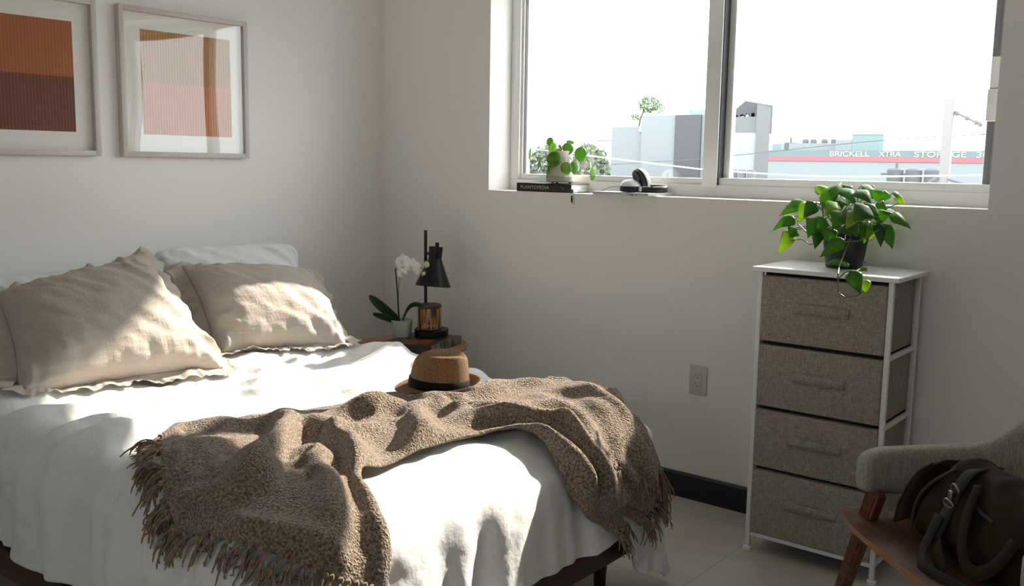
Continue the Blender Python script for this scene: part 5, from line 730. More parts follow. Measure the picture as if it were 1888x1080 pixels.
0,0,0,1,0,0,0,0,-2,2,-1,-1,2,0,0,-1,0,0,1,-2,-1,-1,-2,0,0,-1,1,0,1,0,0,1,2,0,1,0,0,1,0,0,1,0,-1,2,-7,-2,0,1,-1,-1,25,-22,0,0,-1,1,-2,0,0,-1,1,0,0,0,0,
0,1,-1,0,0,0,-1,1,0,0,0,-1,1,0,-1,1,0,0,-1,1,0,0,0,0,0,0,0,1,0,-1,0,-1,-1,-1,-1,1,-1,-1,2,0,0,0,1,1,1,0,1,0,1,1,1,0,2,2,-12,6,-2,0,1,0,25,-23,0,-1,1,
0,-9,7,0,-1,1,0,0,0,0,0,0,-1,1,0,0,-1,1,-1,1,0,-1,1,-1,0,1,-1,1,0,0,0,0,0,0,0,-1,0,1,-1,0,1,-1,-1,-2,0,-1,0,1,-1,1,0,0,1,0,1,1,1,0,1,0,1,1,1,1,-2,9,
-12,-5,1,0,13,1,-12,0,0,-1,-1,0,0,0,0,0,0,0,0,0,0,0,0,0,0,0,0,-1,1,-1,0,1,-1,0,0,0,1,0,-1,0,0,0,0,1,-1,1,0,-1,1,0,0,-1,-1,-1,-1,-2,1,0,0,1,0,0,0,1,1,
1,0,1,1,1,0,1,1,1,4,-8,0,0,1,-1,33,-30,0,-1,1,0,-3,1,0,0,0,0,-1,1,0,0,0,0,-1,0,0,0,0,0,0,1,0,-1,0,1,0,-1,0,0,1,0,-1,0,0,0,1,-1,0,0,0,0,0,0,-1,-1,-1,
-1,-1,0,0,0,1,1,0,0,1,1,1,0,0,1,1,1,1,-1,-4,-13,2,2,2,34,-32,1,-1,0,-1,1,-9,7,0,0,0,0,0,0,0,0,0,-1,1,0,0,0,0,0,-1,0,0,0,0,0,0,1,-1,0,0,0,1,0,0,0,-1,0,
0,1,0,0,0,0,-2,-1,-1,-1,-1,1,0,0,1,-1,1,0,1,0,1,1,0,1,1,1,1,3,5,-17,7,3,-1,22,-18,-1,0,0,0,-4,2,0,-1,0,1,0,1,-1,1,0,-1,1,-1,0,-1,0,0,0,1,0,0,-1,0,0,0,
0,1,-1,0,0,0,0,0,0,0,0,1,-1,0,0,0,0,0,-2,-1,-1,-1,0,0,0,1,1,0,0,0,1,1,0,1,-1,1,1,0,-1,-1,7,-13,-1,61,-59,0,1,0,-1,0,-8,6,0,0,0,0,0,0,0,0,0,0,0,0,0,0,
0,0,0,-1,0,0,1,-1,0,0,0,0,1,-1,0,0,0,0,0,0,1,-1,0,0,1,0,-1,-1,0,-2,-1,0,-1,1,0,0,0,0,1,0,1,0,0,1,1,0,1,1,-2,-4,-14,7,15,-12,0,0,-1,0,0,0,-7,5,0,0,0,0,
0,0,0,0,1,-1,0,1,-1,1,-1,0,-1,1,0,-1,0,1,0,0,0,-1,0,1,0,0,-1,1,0,0,-1,1,0,0,-1,0,1,-1,-2,-1,-1,-1,1,0,0,0,1,0,0,0,0,1,1,-1,1,1,1,2,2,3,1,-5,51,-51,-1,
0,0,0,0,-20,18,0,0,0,0,0,0,0,1,0,-1,1,0,-1,0,0,0,0,0,0,0,0,0,-1,0,0,0,1,0,-1,0,0,1,-1,0,0,1,-1,0,0,1,0,-1,-1,-1,0,-1,-1,0,0,0,1,0,0,0,0,0,1,0,1,0,2,1,
0,1,1,-11,76,-69,-1,1,-1,0,-1,-6,6,0,-1,0,1,0,-1,1,0,-1,1,0,0,-1,1,0,-1,1,-1,0,0,0,0,-1,1,0,0,0,-1,0,1,0,-1,0,1,-1,1,-1,0,1,0,-1,0,1,-1,-1,-1,-1,0,-1,
0,1,-1,1,0,0,0,1,0,0,1,1,0,1,1,1,2,-12,7,0,1,-1,0,-1,1,-11,9,0,1,-1,0,0,1,0,-1,1,0,0,0,0,-1,1,0,-1,0,1,-1,0,0,0,0,0,-1,0,1,-1,0,0,1,0,-1,1,-1,1,0,-1,
0,1,0,-1,0,0,-1,-1,-1,0,0,0,0,0,0,0,0,0,1,1,0,1,1,0,-1,1,4,25,-28,0,-1,0,-1,0,-6,-1,5,0,0,1,-1,1,0,-1,1,0,0,0,0,0,0,0,0,0,0,0,0,-1,0,1,-1,0,0,0,-1,1,
0,0,-1,0,0,0,1,-1,0,1,0,0,0,0,-1,0,-1,-1,0,-1,0,0,1,0,0,0,0,0,0,1,0,1,1,1,0,-2,-9,56,-57,-1,0,-2,0,-1,-12,11,0,0,0,0,0,0,0,0,0,1,-1,0,0,0,0,0,0,0,1,
-1,0,0,0,0,0,-1,0,-1,1,-1,0,0,1,0,0,0,-1,1,0,0,0,0,1,-1,0,-1,-1,-1,-1,1,0,-1,0,1,0,0,1,-1,1,0,0,1,2,1,0,2,7,-2,0,1,0,-1,-1,-1,-10,8,0,1,0,-1,1,-1,0,1,
0,0,0,0,0,0,0,-1,1,0,0,0,-1,0,1,-1,0,0,-1,0,-1,1,-1,0,0,0,0,0,1,-1,1,0,1,0,0,-2,0,0,-1,-1,0,0,0,0,0,0,1,0,-1,1,0,1,1,0,1,2,1,-2,-3,-6,4,2,-1,0,-1,-29,
26,0,0,-1,0,1,-1,0,0,0,1,0,0,1,-1,0,0,0,-1,2,-1,0,0,-1,0,1,0,-1,0,-1,0,-1,1,-1,0,0,0,1,-1,1,0,0,0,0,1,-1,-1,0,-1,0,-1,0,0,0,0,0,1,0,0,0,1,1,0,0,2,2,1,
0,-5,1,-2,0,0,0,-10,8,-1,-1,0,0,0,0,0,0,0,0,0,0,1,-1,0,-1,0,0,1,0,1,-1,-1,0,0,0,0,-1,0,0,0,0,-1,1,0,0,0,-1,0,0,1,0,0,1,-1,0,0,-2,-1,0,0,0,0,0,1,0,0,1,
0,-1,0,3,0,-1,2,1,4,2,0,
],(76, 76),[0.514, -2.334, 0.028],0.002))
def bedding():
    d=gridobj("duvet",DUV,linen); solid(d,.014,-1); subsurf(d,2)
    tag(d,'rumpled white linen duvet spread over the bed','duvet')
bedding()

# ------------------------------------------------------------------ pillows
shamlin=mat('taupe_linen',(.47,.415,.36),.88,spec=.12,sheen=.15,bump=[('noise',18,.6,.010,(1,.5,2.4),(.5,0,0)),('noise',40,.35,.004,(1,3,.6),(.4,0,0)),('noise',70,.2,.002)])
whitecot=mat('white_cotton',(.80,.80,.79),.88,spec=.12,bump=[('noise',14,.4,.010,(1,2.4,.6)),('noise',60,.15,.002)])
from mathutils.bvhtree import BVHTree
_n,_m=DUV.shape[:2]
TREE=BVHTree.FromPolygons([Vector(p) for p in DUV.reshape(-1,3)],[(i*_m+j,(i+1)*_m+j,(i+1)*_m+j+1,i*_m+j+1) for i in range(_n-1) for j in range(_m-1)])
def pillow(kind,label,cat,group,TL,TR,BL,BR,T,seed,material,ruffle=0,gather=1.0):
    TL,TR,BL,BR=map(Vector,(TL,TR,BL,BR)); rn=random.Random(seed); n1,n2=64,48
    C_=(TL+TR+BL+BR)/4
    nrm=((TR+BR)-(TL+BL)).cross((TL+TR)-(BL+BR)).normalized()
    if nrm.x<0: nrm=-nrm
    so=seed*7.3
    def pos(s,t):
        s2=s+.10*(.5-s)*4*t*(1-t)*abs(2*s-1)**2; t2=t+.13*(.5-t)*4*s*(1-s)*abs(2*t-1)**2
        k_=0 if ruffle else .13*(abs(2*s-1)*abs(2*t-1))**3; s2+=(.5-s2)*k_; t2+=(.5-t2)*k_*1.6
        return (BL*(1-s2)+BR*s2)*(1-t2)+(TL*(1-s2)+TR*s2)*t2
    def hgt(s,t):
        a=max(0,4*s*(1-s)); c=max(0,4*t*(1-t)); h=T*(a**.55*c**.55)**.82
        h*=1+.22*(.5-t)
        e=min(s,1-s); f=min(t,1-t)
        w=0
        w+=math.exp(-f/.13)*noise.noise(Vector((s*19,t*2.2,so)))*.017*gather
        w+=math.exp(-e/.15)*noise.noise(Vector((s*2.2,t*15,so+3)))*.019*gather
        q=s*.75+t*.65; w+=.008*(1-abs(noise.noise(Vector((q*7+so,(s-t)*1.6,1)))*3))+.004*(1-abs(noise.noise(Vector((q*15+so,(s-t)*2.6,6)))*3))
        w+=.012*noise.noise(Vector((s*2.3,t*2.3,so+8)))
        return h+w*min(1,min(e,f)/.03)
    b=B(); F=[[None]*(n2+1) for _ in range(n1+1)]; K=[[None]*(n2+1) for _ in range(n1+1)]
    ease=lambda u: u-.06*math.sin(2*math.pi*u)
    for i in range(n1+1):
        for j in range(n2+1):
            s,t=ease(i/n1),ease(j/n2); p=pos(s,t); edge=i in(0,n1) or j in (0,n2)
            F[i][j]=b.verts.new(p-C_+nrm*(0 if edge else hgt(s,t)))
            K[i][j]=F[i][j] if edge else b.verts.new(p-C_-nrm*(.55*T*((4*s*(1-s))**.5*(4*t*(1-t))**.5)**.8))
    for i in range(n1):
        for j in range(n2):
            b.faces.new((F[i][j],F[i+1][j],F[i+1][j+1],F[i][j+1]))
            b.faces.new((K[i][j],K[i][j+1],K[i+1][j+1],K[i+1][j]))
    t_=thing(kind,label,cat,C_,0,group)
    bmesh.ops.recalc_face_normals(b,faces=b.faces)
    obj('pillow_body',b,material,t_,'full')
    if ruffle:
        per=[(u,0.) for u in np.linspace(0,1,91)[:-1]]+[(1.,u) for u in np.linspace(0,1,61)[:-1]]+[(1-u,1.) for u in np.linspace(0,1,91)[:-1]]+[(0.,1-u) for u in np.linspace(0,1,61)[:-1]]
        b=B(); rows=[]; N_=len(per)
        for k,(s,t) in enumerate(per+per[:1]):
            p=pos(s,t); out=(p-C_); out=(out-nrm*out.dot(nrm)).normalized()
            # outward direction: mostly straight off the nearest edge
            ex=(BR-BL).normalized(); ey=(TL-BL).normalized()
            o2=Vector((0,0,0))
            if t in(0.,1.): o2+=ey*(1 if t==1 else -1)
            if s in(0.,1.): o2+=ex*(1 if s==1 else -1)
            o2=(o2+out*.35).normalized(); ph=k*.62+4.0*noise.noise(Vector((k*.09,so,0)))
            row=[]
            for m in range(5):
                f=m/4; wv=math.sin(ph)*(.012*f**1.2)*(.6+.9*noise.noise(Vector((k*.11,so,2))))+.022*f*noise.noise(Vector((k*.17,f*2,so+5)))
                L_=ruffle*f*(1+.35*noise.noise(Vector((k*.21,so,9)))); q=p-C_+o2*L_+nrm*(wv-.004*f)-Vector((0,0,1))*.020*f*f
                if q.length and TREE:
                    r_=TREE.ray_cast(q+C_+Vector((0,0,.5)),Vector((0,0,-1)))
                    if r_[0] is not None and r_[0].z>(q+C_).z-.012: q.z=r_[0].z+.012+.010*f*abs(math.sin(ph))-C_.z
                row.append(q+Vector((rn.gauss(0,.0012),rn.gauss(0,.0012),rn.gauss(0,.0012)))*(1 if m==4 else 0))
            rows.append(row)
        gridmesh(b,rows); o=obj('ruffle',b,material,t_,'full'); solid(o,.0016,0); subsurf(o,1)
    return t_
G1='white pillows against the wall'; G2='taupe ruffled pillows'
pillow('white_pillow','plain white pillow upright against the wall behind the right taupe pillow','pillow',G1,(.10,-1.345,.990),(.10,-.600,.972),(.20,-1.33,.545),(.20,-.62,.545),.11,3,whitecot,0,.8)
pillow('white_pillow','plain white pillow against the wall, mostly hidden behind the left taupe pillow','pillow',G1,(.10,-2.13,.915),(.10,-1.40,.930),(.20,-2.12,.545),(.20,-1.41,.545),.11,5,whitecot,0,.8)
pillow('ruffled_pillow','right taupe linen pillow with ruffled edge, sunlit across its lower half','pillow',G2,(.26,-1.285,.905),(.26,-.655,.825),(.60,-1.375,.600),(.755,-.885,.590),.13,11,shamlin,.06)
pillow('ruffled_pillow','left taupe linen pillow with ruffled edge, large and nearest the camera','pillow',G2,(.325,-1.985,.870),(.335,-1.48,.968),(.70,-2.105,.590),(.735,-1.435,.603),.14,21,shamlin,.065)

# ------------------------------------------------------------------ knitted throw
def throw_mat():
    m=mat('chunky_knit',(.12,.082,.055),.95,spec=.08,sheen=.25); nt,b=nodes(m); N=nt.nodes.new; L=nt.links.new
    tc=N('ShaderNodeTexCoord'); ns=N('ShaderNodeTexNoise'); ns.inputs['Scale'].default_value=170; ns.inputs['Detail'].default_value=3; L(tc.outputs['Object'],ns.inputs['Vector'])
    cr=N('ShaderNodeValToRGB'); e=cr.color_ramp.elements; e[0].position=.36; e[0].color=(.10,.067,.045,1); e[1].position=.66; e[1].color=(.37,.285,.205,1); L(ns.outputs['Fac'],cr.inputs[0]); L(cr.outputs[0],b.inputs['Base Color'])
    vo=N('ShaderNodeTexVoronoi'); vo.inputs['Scale'].default_value=190; L(tc.outputs['Object'],vo.inputs['Vector'])
    ad=N('ShaderNodeMath'); ad.operation='ADD'; L(ns.outputs['Fac'],ad.inputs[0]); L(vo.outputs['Distance'],ad.inputs[1])
    bn=N('ShaderNodeBump'); bn.inputs['Strength'].default_value=.9; bn.inputs['Distance'].default_value=.005; L(ad.outputs[0],bn.inputs['Height']); L(bn.outputs[0],b.inputs['Normal'])
    return m
def throw():
    m=throw_mat(); yarn=mat('fringe_yarn',(.20,.15,.105),.95,spec=.08,var=(90,(.34,.27,.19),2,.4,.65))
    P=unpack(([
18,14,14,15,15,18,14,9,20,9,10,12,20,6,11,10,4,7,6,5,4,15,3,1,-4,-7,4,5,8,9,12,15,17,11,14,14,11,10,8,8,8,6,6,6,5,4,3,3,3,1,1,2,1,0,0,0,-1,0,0,0,0,-1,
2,5,-6,2,3,4,-8,3,-1,-1,3,4,5,2,-1,-11,-2,-1,3,6,-1,-1,-1,0,0,-1,-3,2,0,-2,0,-1,0,-1,-1,1,0,0,0,0,0,0,-1,0,1,-1,1,1,0,-1,-2,0,1,0,0,0,1,1,0,1,1,1,-2,
1,0,0,2,4,0,-3,-2,-3,0,1,1,3,0,0,0,1,0,-1,-1,0,-1,0,-1,-1,-1,0,0,-1,0,0,1,0,0,-1,-1,0,0,1,0,1,-1,0,-2,0,0,0,1,0,1,0,0,2,0,0,0,1,0,0,3,1,-3,-2,0,1,0,1,
2,0,0,1,0,1,0,-2,-1,0,0,0,-2,0,-1,-1,0,1,0,1,-1,0,-1,-1,0,-1,0,1,1,-1,1,-2,-3,1,1,0,0,0,0,1,1,2,2,-2,-1,0,0,2,2,-2,-3,1,1,1,2,0,0,1,0,0,1,-1,-1,0,0,0,
-1,-1,0,-1,-1,0,0,0,1,-1,0,-1,-1,0,-1,0,0,1,1,0,-1,0,-2,1,-1,1,1,-1,-1,2,2,4,2,-4,-1,-1,0,2,2,-4,-1,1,2,1,0,1,1,-1,1,1,0,-1,-2,0,-1,0,0,-1,0,-1,1,0,
-1,1,0,0,-2,-1,0,-2,0,1,0,0,0,1,0,0,-2,0,1,0,1,-1,-1,2,4,4,-1,-3,-1,0,0,0,0,-2,0,1,2,0,1,0,0,1,1,1,-1,-1,-1,-1,0,-2,0,0,0,0,0,0,0,0,-1,-1,0,-1,-2,1,0,
0,1,1,0,0,0,0,-2,0,0,1,0,0,0,1,1,3,1,-1,0,-2,-1,1,-1,-1,2,1,0,1,0,0,1,1,1,0,-1,-1,0,-2,-2,0,-1,-1,0,1,0,1,0,-1,-1,-1,-1,-1,1,0,0,1,0,0,1,1,0,0,-2,1,1,
0,0,0,0,-1,1,0,2,2,-1,-1,0,2,-4,0,1,2,0,0,0,1,1,1,0,-1,0,0,-2,-1,-1,-1,-2,1,0,0,1,-1,0,-1,0,-1,0,0,0,0,1,0,0,1,1,-1,0,0,-1,1,1,0,-1,1,-1,-1,-2,0,3,3,
0,-3,1,1,-1,-1,1,0,1,0,1,0,0,1,0,0,0,-1,-1,-1,-1,-1,-1,-1,-1,1,0,0,0,-1,0,0,1,1,0,0,-1,0,2,0,-1,1,1,0,-1,0,0,0,-1,1,2,-2,-3,-5,3,4,1,1,-2,0,0,1,0,0,0,
1,0,1,1,0,0,1,0,-1,-1,-1,0,-2,0,-2,0,-1,0,0,0,1,0,1,0,0,0,0,1,0,-1,1,1,0,-1,1,0,0,-1,-1,-1,1,1,-1,-2,-3,-2,3,3,0,-1,-3,4,1,-1,0,0,1,0,1,0,1,2,0,-1,-1,
0,-1,-1,0,0,-1,-1,-1,-1,1,0,1,1,0,0,0,0,1,-1,1,0,0,0,0,1,-1,1,-2,0,0,0,-2,0,-1,-2,-3,-3,3,3,2,0,-2,1,2,0,-2,0,0,1,1,1,1,0,1,2,-1,-1,0,-2,-1,0,0,0,-1,
0,0,1,0,0,1,-1,0,0,0,1,-1,1,-1,1,0,0,0,1,0,-1,0,-1,-3,-2,1,0,-2,-4,-2,3,4,1,-3,-2,2,2,1,-1,-1,1,0,1,1,1,1,3,2,-1,-2,-2,-2,-1,1,0,0,0,0,1,0,1,-1,0,0,0,
0,0,0,0,1,-1,1,0,0,2,-1,-2,-1,0,-2,-2,0,0,-2,-3,-4,2,5,2,-1,-5,0,2,3,0,0,0,0,1,1,0,0,1,4,1,-2,-1,-1,-2,-1,1,0,1,0,0,1,-1,0,1,0,0,0,0,0,0,0,1,0,0,0,2,
-2,0,-2,-1,0,-3,-2,0,0,-2,-3,-1,2,5,2,-2,-4,-2,2,3,1,-1,0,1,0,0,0,-1,2,2,2,0,-1,-2,-1,-1,2,0,0,1,-1,0,1,-1,1,0,0,0,1,0,0,0,0,0,1,2,0,-2,-2,-2,0,0,-3,
-3,1,0,-1,-4,-2,2,5,3,-2,-3,-3,2,3,1,1,-2,0,1,-1,-2,-2,2,3,2,2,0,-1,-1,0,0,1,-1,1,0,0,1,-1,1,1,0,0,-1,0,0,0,1,0,3,-2,-1,-1,-2,0,-1,-2,-2,-2,0,0,-1,-4,
-3,2,5,3,-1,-3,-2,0,4,2,0,-1,0,0,-1,-3,0,1,3,2,3,0,0,-2,1,0,0,-1,0,0,0,2,0,0,0,0,1,-1,0,0,0,0,2,-1,-1,-1,0,-3,-2,-1,-2,-1,0,0,0,-1,-3,-4,2,3,3,1,-2,
-1,-1,2,3,1,-2,0,0,0,-1,-1,1,1,2,3,0,0,-2,0,0,0,0,0,1,-1,1,0,1,0,-1,1,-1,1,0,1,3,-2,-2,0,-1,-1,-1,-1,0,-2,-3,-1,0,2,-1,-4,-4,1,5,3,1,-1,0,1,3,-1,-1,
-1,0,1,0,1,-2,-1,0,2,3,0,-1,-1,0,0,0,0,0,1,0,0,0,0,1,-1,1,-1,0,1,3,-2,-1,-2,0,0,0,-1,-1,-1,-1,-2,-1,0,1,0,-2,-2,-1,3,3,0,0,-1,1,2,-1,-1,0,0,2,1,0,-2,
-2,0,2,2,0,-1,-1,0,0,0,0,0,1,0,1,0,-1,0,-1,1,0,0,2,-1,-1,-1,-2,0,-1,1,1,-1,-1,-1,-2,-1,0,1,0,-1,0,-1,2,2,-1,0,0,3,1,-2,-2,0,0,1,1,0,-2,-1,0,2,0,-1,0,
-1,0,0,0,1,0,1,-1,1,0,0,0,0,0,0,2,0,-1,-1,-2,-1,0,0,0,1,0,-1,0,-3,0,1,1,1,-1,0,-1,0,1,-2,-2,0,3,1,-2,-1,0,0,1,1,1,-2,-2,-1,1,2,-1,1,-1,0,0,0,0,0,1,0,
1,0,-1,0,1,0,2,0,-1,-1,0,-1,-1,0,0,1,0,0,-1,1,-1,0,1,1,1,-1,-1,0,-2,-1,-3,-2,1,2,2,-1,-1,-1,0,2,0,0,-1,-1,1,-1,1,-2,1,-1,1,-1,1,0,1,0,0,-1,1,-1,0,1,2,
0,0,0,0,-1,0,-1,-1,0,0,1,0,0,1,1,1,1,-1,0,-2,-2,0,-2,-2,-4,-1,3,2,1,0,-2,-1,0,2,0,0,0,0,0,-2,0,-1,0,-1,1,0,0,0,0,1,0,0,0,0,0,2,0,2,0,0,-1,-1,-2,0,-1,
1,1,1,1,2,1,0,-1,0,-2,-1,-2,-2,-1,-2,-1,-2,-2,2,3,1,1,-1,-2,0,1,0,0,1,0,-1,-2,-1,0,0,0,0,0,0,1,-1,0,-1,1,0,1,2,0,0,1,-1,0,-1,0,0,0,0,0,3,1,1,0,0,0,-2,
-2,-2,-1,-1,-1,0,-1,-2,-1,-2,-1,1,2,1,1,0,0,0,0,2,0,-1,-1,-2,-1,0,0,0,1,-1,-1,0,1,0,-1,1,0,2,0,-2,0,1,0,0,1,-1,0,1,1,1,2,0,0,-1,-2,-2,-1,-1,-1,0,-1,0,
-1,-1,-1,-1,-1,-2,1,1,2,0,0,0,-1,-1,1,0,0,1,-1,-1,0,0,0,1,0,-1,-1,0,1,0,0,2,-1,0,-1,0,1,1,0,0,0,0,2,2,0,-1,-2,-1,-2,0,-1,0,0,0,0,-2,0,-1,-1,-1,-1,0,
-1,1,0,1,0,0,-1,-3,-2,1,1,0,1,1,-1,0,0,1,0,1,0,-1,0,0,1,2,0,0,0,0,0,0,0,1,0,1,3,4,0,-4,-2,-2,-1,0,0,-1,0,-2,0,0,-2,-1,0,-1,0,0,-1,0,0,0,1,-1,0,-1,-1,
-1,0,0,0,0,0,0,1,-1,1,0,1,0,-1,1,0,2,1,0,0,0,0,1,0,-1,0,2,3,0,-2,-1,0,0,2,-1,-1,-1,-1,-1,-2,-2,0,0,-1,0,-1,-1,1,0,-1,0,-1,1,0,-1,0,0,0,0,0,-1,0,0,-1,
1,-1,1,0,1,0,-1,0,3,-1,1,0,0,2,1,-1,0,0,1,3,-5,-2,0,1,3,1,0,0,-1,-2,-1,-2,-1,-2,-1,-1,0,0,1,-1,0,1,-1,0,-1,1,0,0,0,0,-1,0,-1,0,0,0,-1,1,-1,0,0,0,1,1,
2,1,0,0,1,0,0,2,0,-1,0,-1,-4,-1,0,2,0,2,2,1,0,0,-2,-1,-2,-2,-1,-1,0,1,-1,1,0,-1,1,0,0,-1,0,0,0,-1,0,-1,0,0,-1,0,1,0,0,-1,1,0,0,0,3,0,0,1,0,0,1,0,0,1,
-1,-4,-1,-2,1,0,-1,-1,1,2,1,1,0,0,-1,0,-1,0,-1,0,0,0,1,0,-1,0,0,0,0,-1,0,0,-1,0,0,-1,0,0,-1,0,0,1,-1,1,0,-1,2,1,1,1,0,1,0,0,0,0,0,-3,-1,-1,0,-2,-1,-2,
-1,-1,2,1,1,1,1,1,0,0,0,0,0,0,-1,0,0,-1,0,0,0,0,-1,-1,1,-1,0,0,0,0,0,0,0,-1,0,0,0,0,2,1,0,1,1,1,0,0,1,2,-1,-3,-2,0,-1,-1,-2,0,-3,-1,-1,0,2,1,2,1,2,0,
1,-1,0,0,0,-1,0,-1,-1,-1,0,-1,0,1,0,0,0,1,0,-1,0,0,-1,0,0,-1,0,1,3,0,1,0,2,1,1,0,1,0,-2,-3,-1,0,0,-2,-1,-1,0,-1,-2,-1,1,2,1,2,1,1,0,0,1,1,-1,-1,-2,-2,
-1,0,-1,1,0,0,0,1,0,-1,0,1,0,-1,0,0,-1,0,0,-1,2,1,1,0,2,2,0,1,-1,-1,-1,-2,0,0,-1,-2,-2,-3,0,0,1,1,0,1,1,1,1,1,0,0,-2,-1,0,-1,0,-1,0,-1,0,0,1,0,0,0,1,
1,0,-1,0,0,0,-1,0,-1,0,1,3,1,0,2,-1,1,1,-1,-1,0,-1,0,1,0,-2,-1,-2,-2,-1,0,1,1,1,0,1,1,1,0,1,-1,-1,-3,-2,0,-1,2,0,0,0,0,0,0,1,1,-1,0,0,1,-1,0,-1,0,0,0,
0,0,3,1,1,-1,1,-1,1,1,0,-1,-1,1,0,-2,-1,-1,0,-1,0,0,0,0,0,1,1,0,0,1,-1,0,0,-2,-1,0,0,0,-1,1,0,0,0,1,-1,0,1,0,0,-1,1,-1,1,-1,-1,1,-1,0,4,0,1,1,-1,-1,1,
1,0,-1,0,0,-1,0,-1,-1,-1,1,-1,1,2,-1,-1,-1,0,1,0,0,0,0,-1,0,0,-1,0,0,0,-1,0,1,-1,0,1,0,0,0,0,0,0,0,-1,0,1,-1,0,-1,5,0,0,0,1,1,-2,-1,0,0,0,-1,-1,-1,0,
0,0,-1,1,1,0,1,-1,-1,0,-1,1,0,0,0,0,0,-1,1,-1,-1,1,0,0,-1,1,0,0,0,0,0,1,0,-1,0,0,0,-1,0,0,0,5,0,0,0,0,-1,-1,-1,0,0,-1,0,-1,0,-1,0,0,0,-1,-2,-1,1,2,1,
1,0,0,0,0,0,0,0,0,-1,1,0,-1,0,0,1,0,0,1,0,0,1,-1,0,0,0,0,0,0,-1,0,-1,6,0,-1,0,-2,0,-1,-1,0,0,0,-1,0,-1,0,-1,0,0,0,0,-1,0,1,2,0,1,-1,-1,1,-1,0,0,0,1,
-1,0,0,0,1,-1,1,1,-1,1,1,0,0,1,0,0,-1,0,-1,0,-1,0,7,-2,0,-1,0,-3,-1,0,1,0,-1,-1,-1,0,0,0,0,0,0,0,0,0,1,1,2,0,-1,1,-2,0,0,0,0,-2,0,0,1,0,0,1,0,0,2,1,0,
1,0,0,-1,0,0,-1,-1,0,-1,0,7,-1,-1,-1,-1,-1,-1,0,-1,-2,0,0,0,0,0,0,0,0,0,0,1,0,1,0,1,1,2,0,0,-3,-1,-1,0,1,-1,0,0,0,1,0,1,1,1,0,2,-1,1,-1,0,-1,-1,-1,0,
-1,1,-1,8,-1,-2,-1,-1,-1,0,-1,-1,0,-1,-1,0,0,0,0,0,1,0,0,0,1,0,0,-1,1,0,1,0,0,-1,0,0,-1,1,0,0,1,-1,1,1,1,0,1,-1,1,-1,0,-1,-1,0,0,0,0,-1,0,7,-1,-1,-1,
-1,0,-1,0,-1,-1,0,0,0,-1,0,1,-1,0,0,0,1,2,0,-1,-3,-2,0,0,1,2,1,0,0,0,0,0,1,1,0,-1,0,0,0,1,0,0,0,-1,0,0,0,0,0,0,0,0,8,-2,-1,-1,-1,-1,0,0,0,-1,0,0,-1,1,
-1,0,1,-1,1,0,2,2,0,-3,-2,-1,-1,-1,0,1,1,1,-1,1,0,1,2,1,-1,-1,-2,0,0,-1,1,-1,0,1,1,0,0,0,0,0,0,0,7,0,-1,-1,-1,-1,-1,0,0,0,0,0,0,0,0,0,0,0,0,1,1,1,-2,
-2,0,0,0,-1,0,1,0,-1,1,-1,0,0,-1,1,2,0,-1,-1,0,0,0,0,1,-1,0,1,0,0,0,0,0,0,6,0,-1,0,0,-1,0,-1,-1,1,-1,0,1,0,1,-1,0,1,-1,0,0,-2,-1,1,1,1,1,0,-1,-1,0,1,
-1,1,0,-1,-1,-1,1,1,0,0,0,-1,0,0,0,1,0,0,0,0,0,0,0,0,7,-1,0,0,-1,1,-1,-1,1,-1,0,1,0,-1,0,1,0,0,0,-1,-3,-2,1,3,3,3,0,-1,-1,0,-1,-1,0,-1,0,0,-2,-1,-1,1,
1,0,0,0,-1,1,-1,0,0,0,1,0,0,0,0,0,6,0,1,-1,0,0,0,0,-1,1,0,-1,0,1,1,0,0,0,0,0,-1,-2,1,1,3,1,1,0,0,-3,-1,0,0,0,-1,-1,1,-2,0,0,1,-1,-1,0,-1,-1,1,0,0,0,
-1,0,0,1,0,0,7,0,-1,1,0,-1,1,0,0,0,1,0,0,0,-1,1,0,0,1,-1,0,0,-1,1,-1,0,0,2,0,-1,-1,-1,0,0,0,1,-1,0,0,-1,-1,1,-1,-1,0,-1,-1,0,0,0,1,0,0,0,0,0,6,0,1,-1,
1,0,0,0,1,0,1,1,0,0,0,-1,0,0,0,0,0,-1,1,-1,0,-2,-1,-1,0,1,1,1,0,0,0,-1,0,1,-2,0,0,-1,0,-1,-1,0,0,-1,1,0,-1,1,0,0,1,0,6,1,-1,1,0,1,-1,1,1,1,0,0,0,0,0,
0,0,0,-1,0,0,1,0,-1,-2,-1,-1,-1,0,1,1,0,0,0,0,1,0,-1,1,-1,0,-1,-2,0,0,-1,0,0,-1,0,1,0,1,0,0,0,6,0,1,0,0,0,1,0,0,0,0,0,0,1,0,0,0,-1,0,1,0,1,1,-1,-3,-2,
0,0,0,1,0,1,0,0,0,-1,0,0,0,1,-1,-1,0,-1,-1,0,-1,0,0,1,0,0,0,0,0,1,5,1,0,0,0,1,0,1,0,0,0,0,0,-1,0,0,0,1,0,0,0,0,-1,0,1,0,-1,1,0,0,0,-2,0,0,0,0,0,0,0,
-1,0,1,0,-1,0,-1,0,-1,0,-1,0,1,0,0,1,0,6,-1,0,1,1,-1,2,0,0,-1,0,-1,0,0,0,1,0,0,0,0,0,-1,0,0,1,0,1,-1,0,0,-1,1,-1,0,0,0,-1,0,-1,0,0,0,0,1,-1,0,0,0,0,
-1,0,0,0,1,-1,0,5,0,0,0,0,1,0,0,0,0,-1,0,0,1,0,0,0,1,0,0,-1,0,-1,1,0,1,0,0,0,-1,0,0,0,0,-1,0,0,-1,0,0,0,0,1,-1,1,0,-1,0,-1,1,0,-1,1,0,0,0,4,0,1,0,0,0,
-1,0,0,0,0,0,1,-1,1,0,1,-1,0,0,0,0,0,1,0,1,0,-1,0,0,0,-1,1,-1,1,-1,0,1,-1,0,0,0,-1,1,-1,0,0,0,1,-1,0,1,-1,0,1,0,4,0,0,-1,0,1,0,0,-1,0,0,1,0,1,-1,0,0,
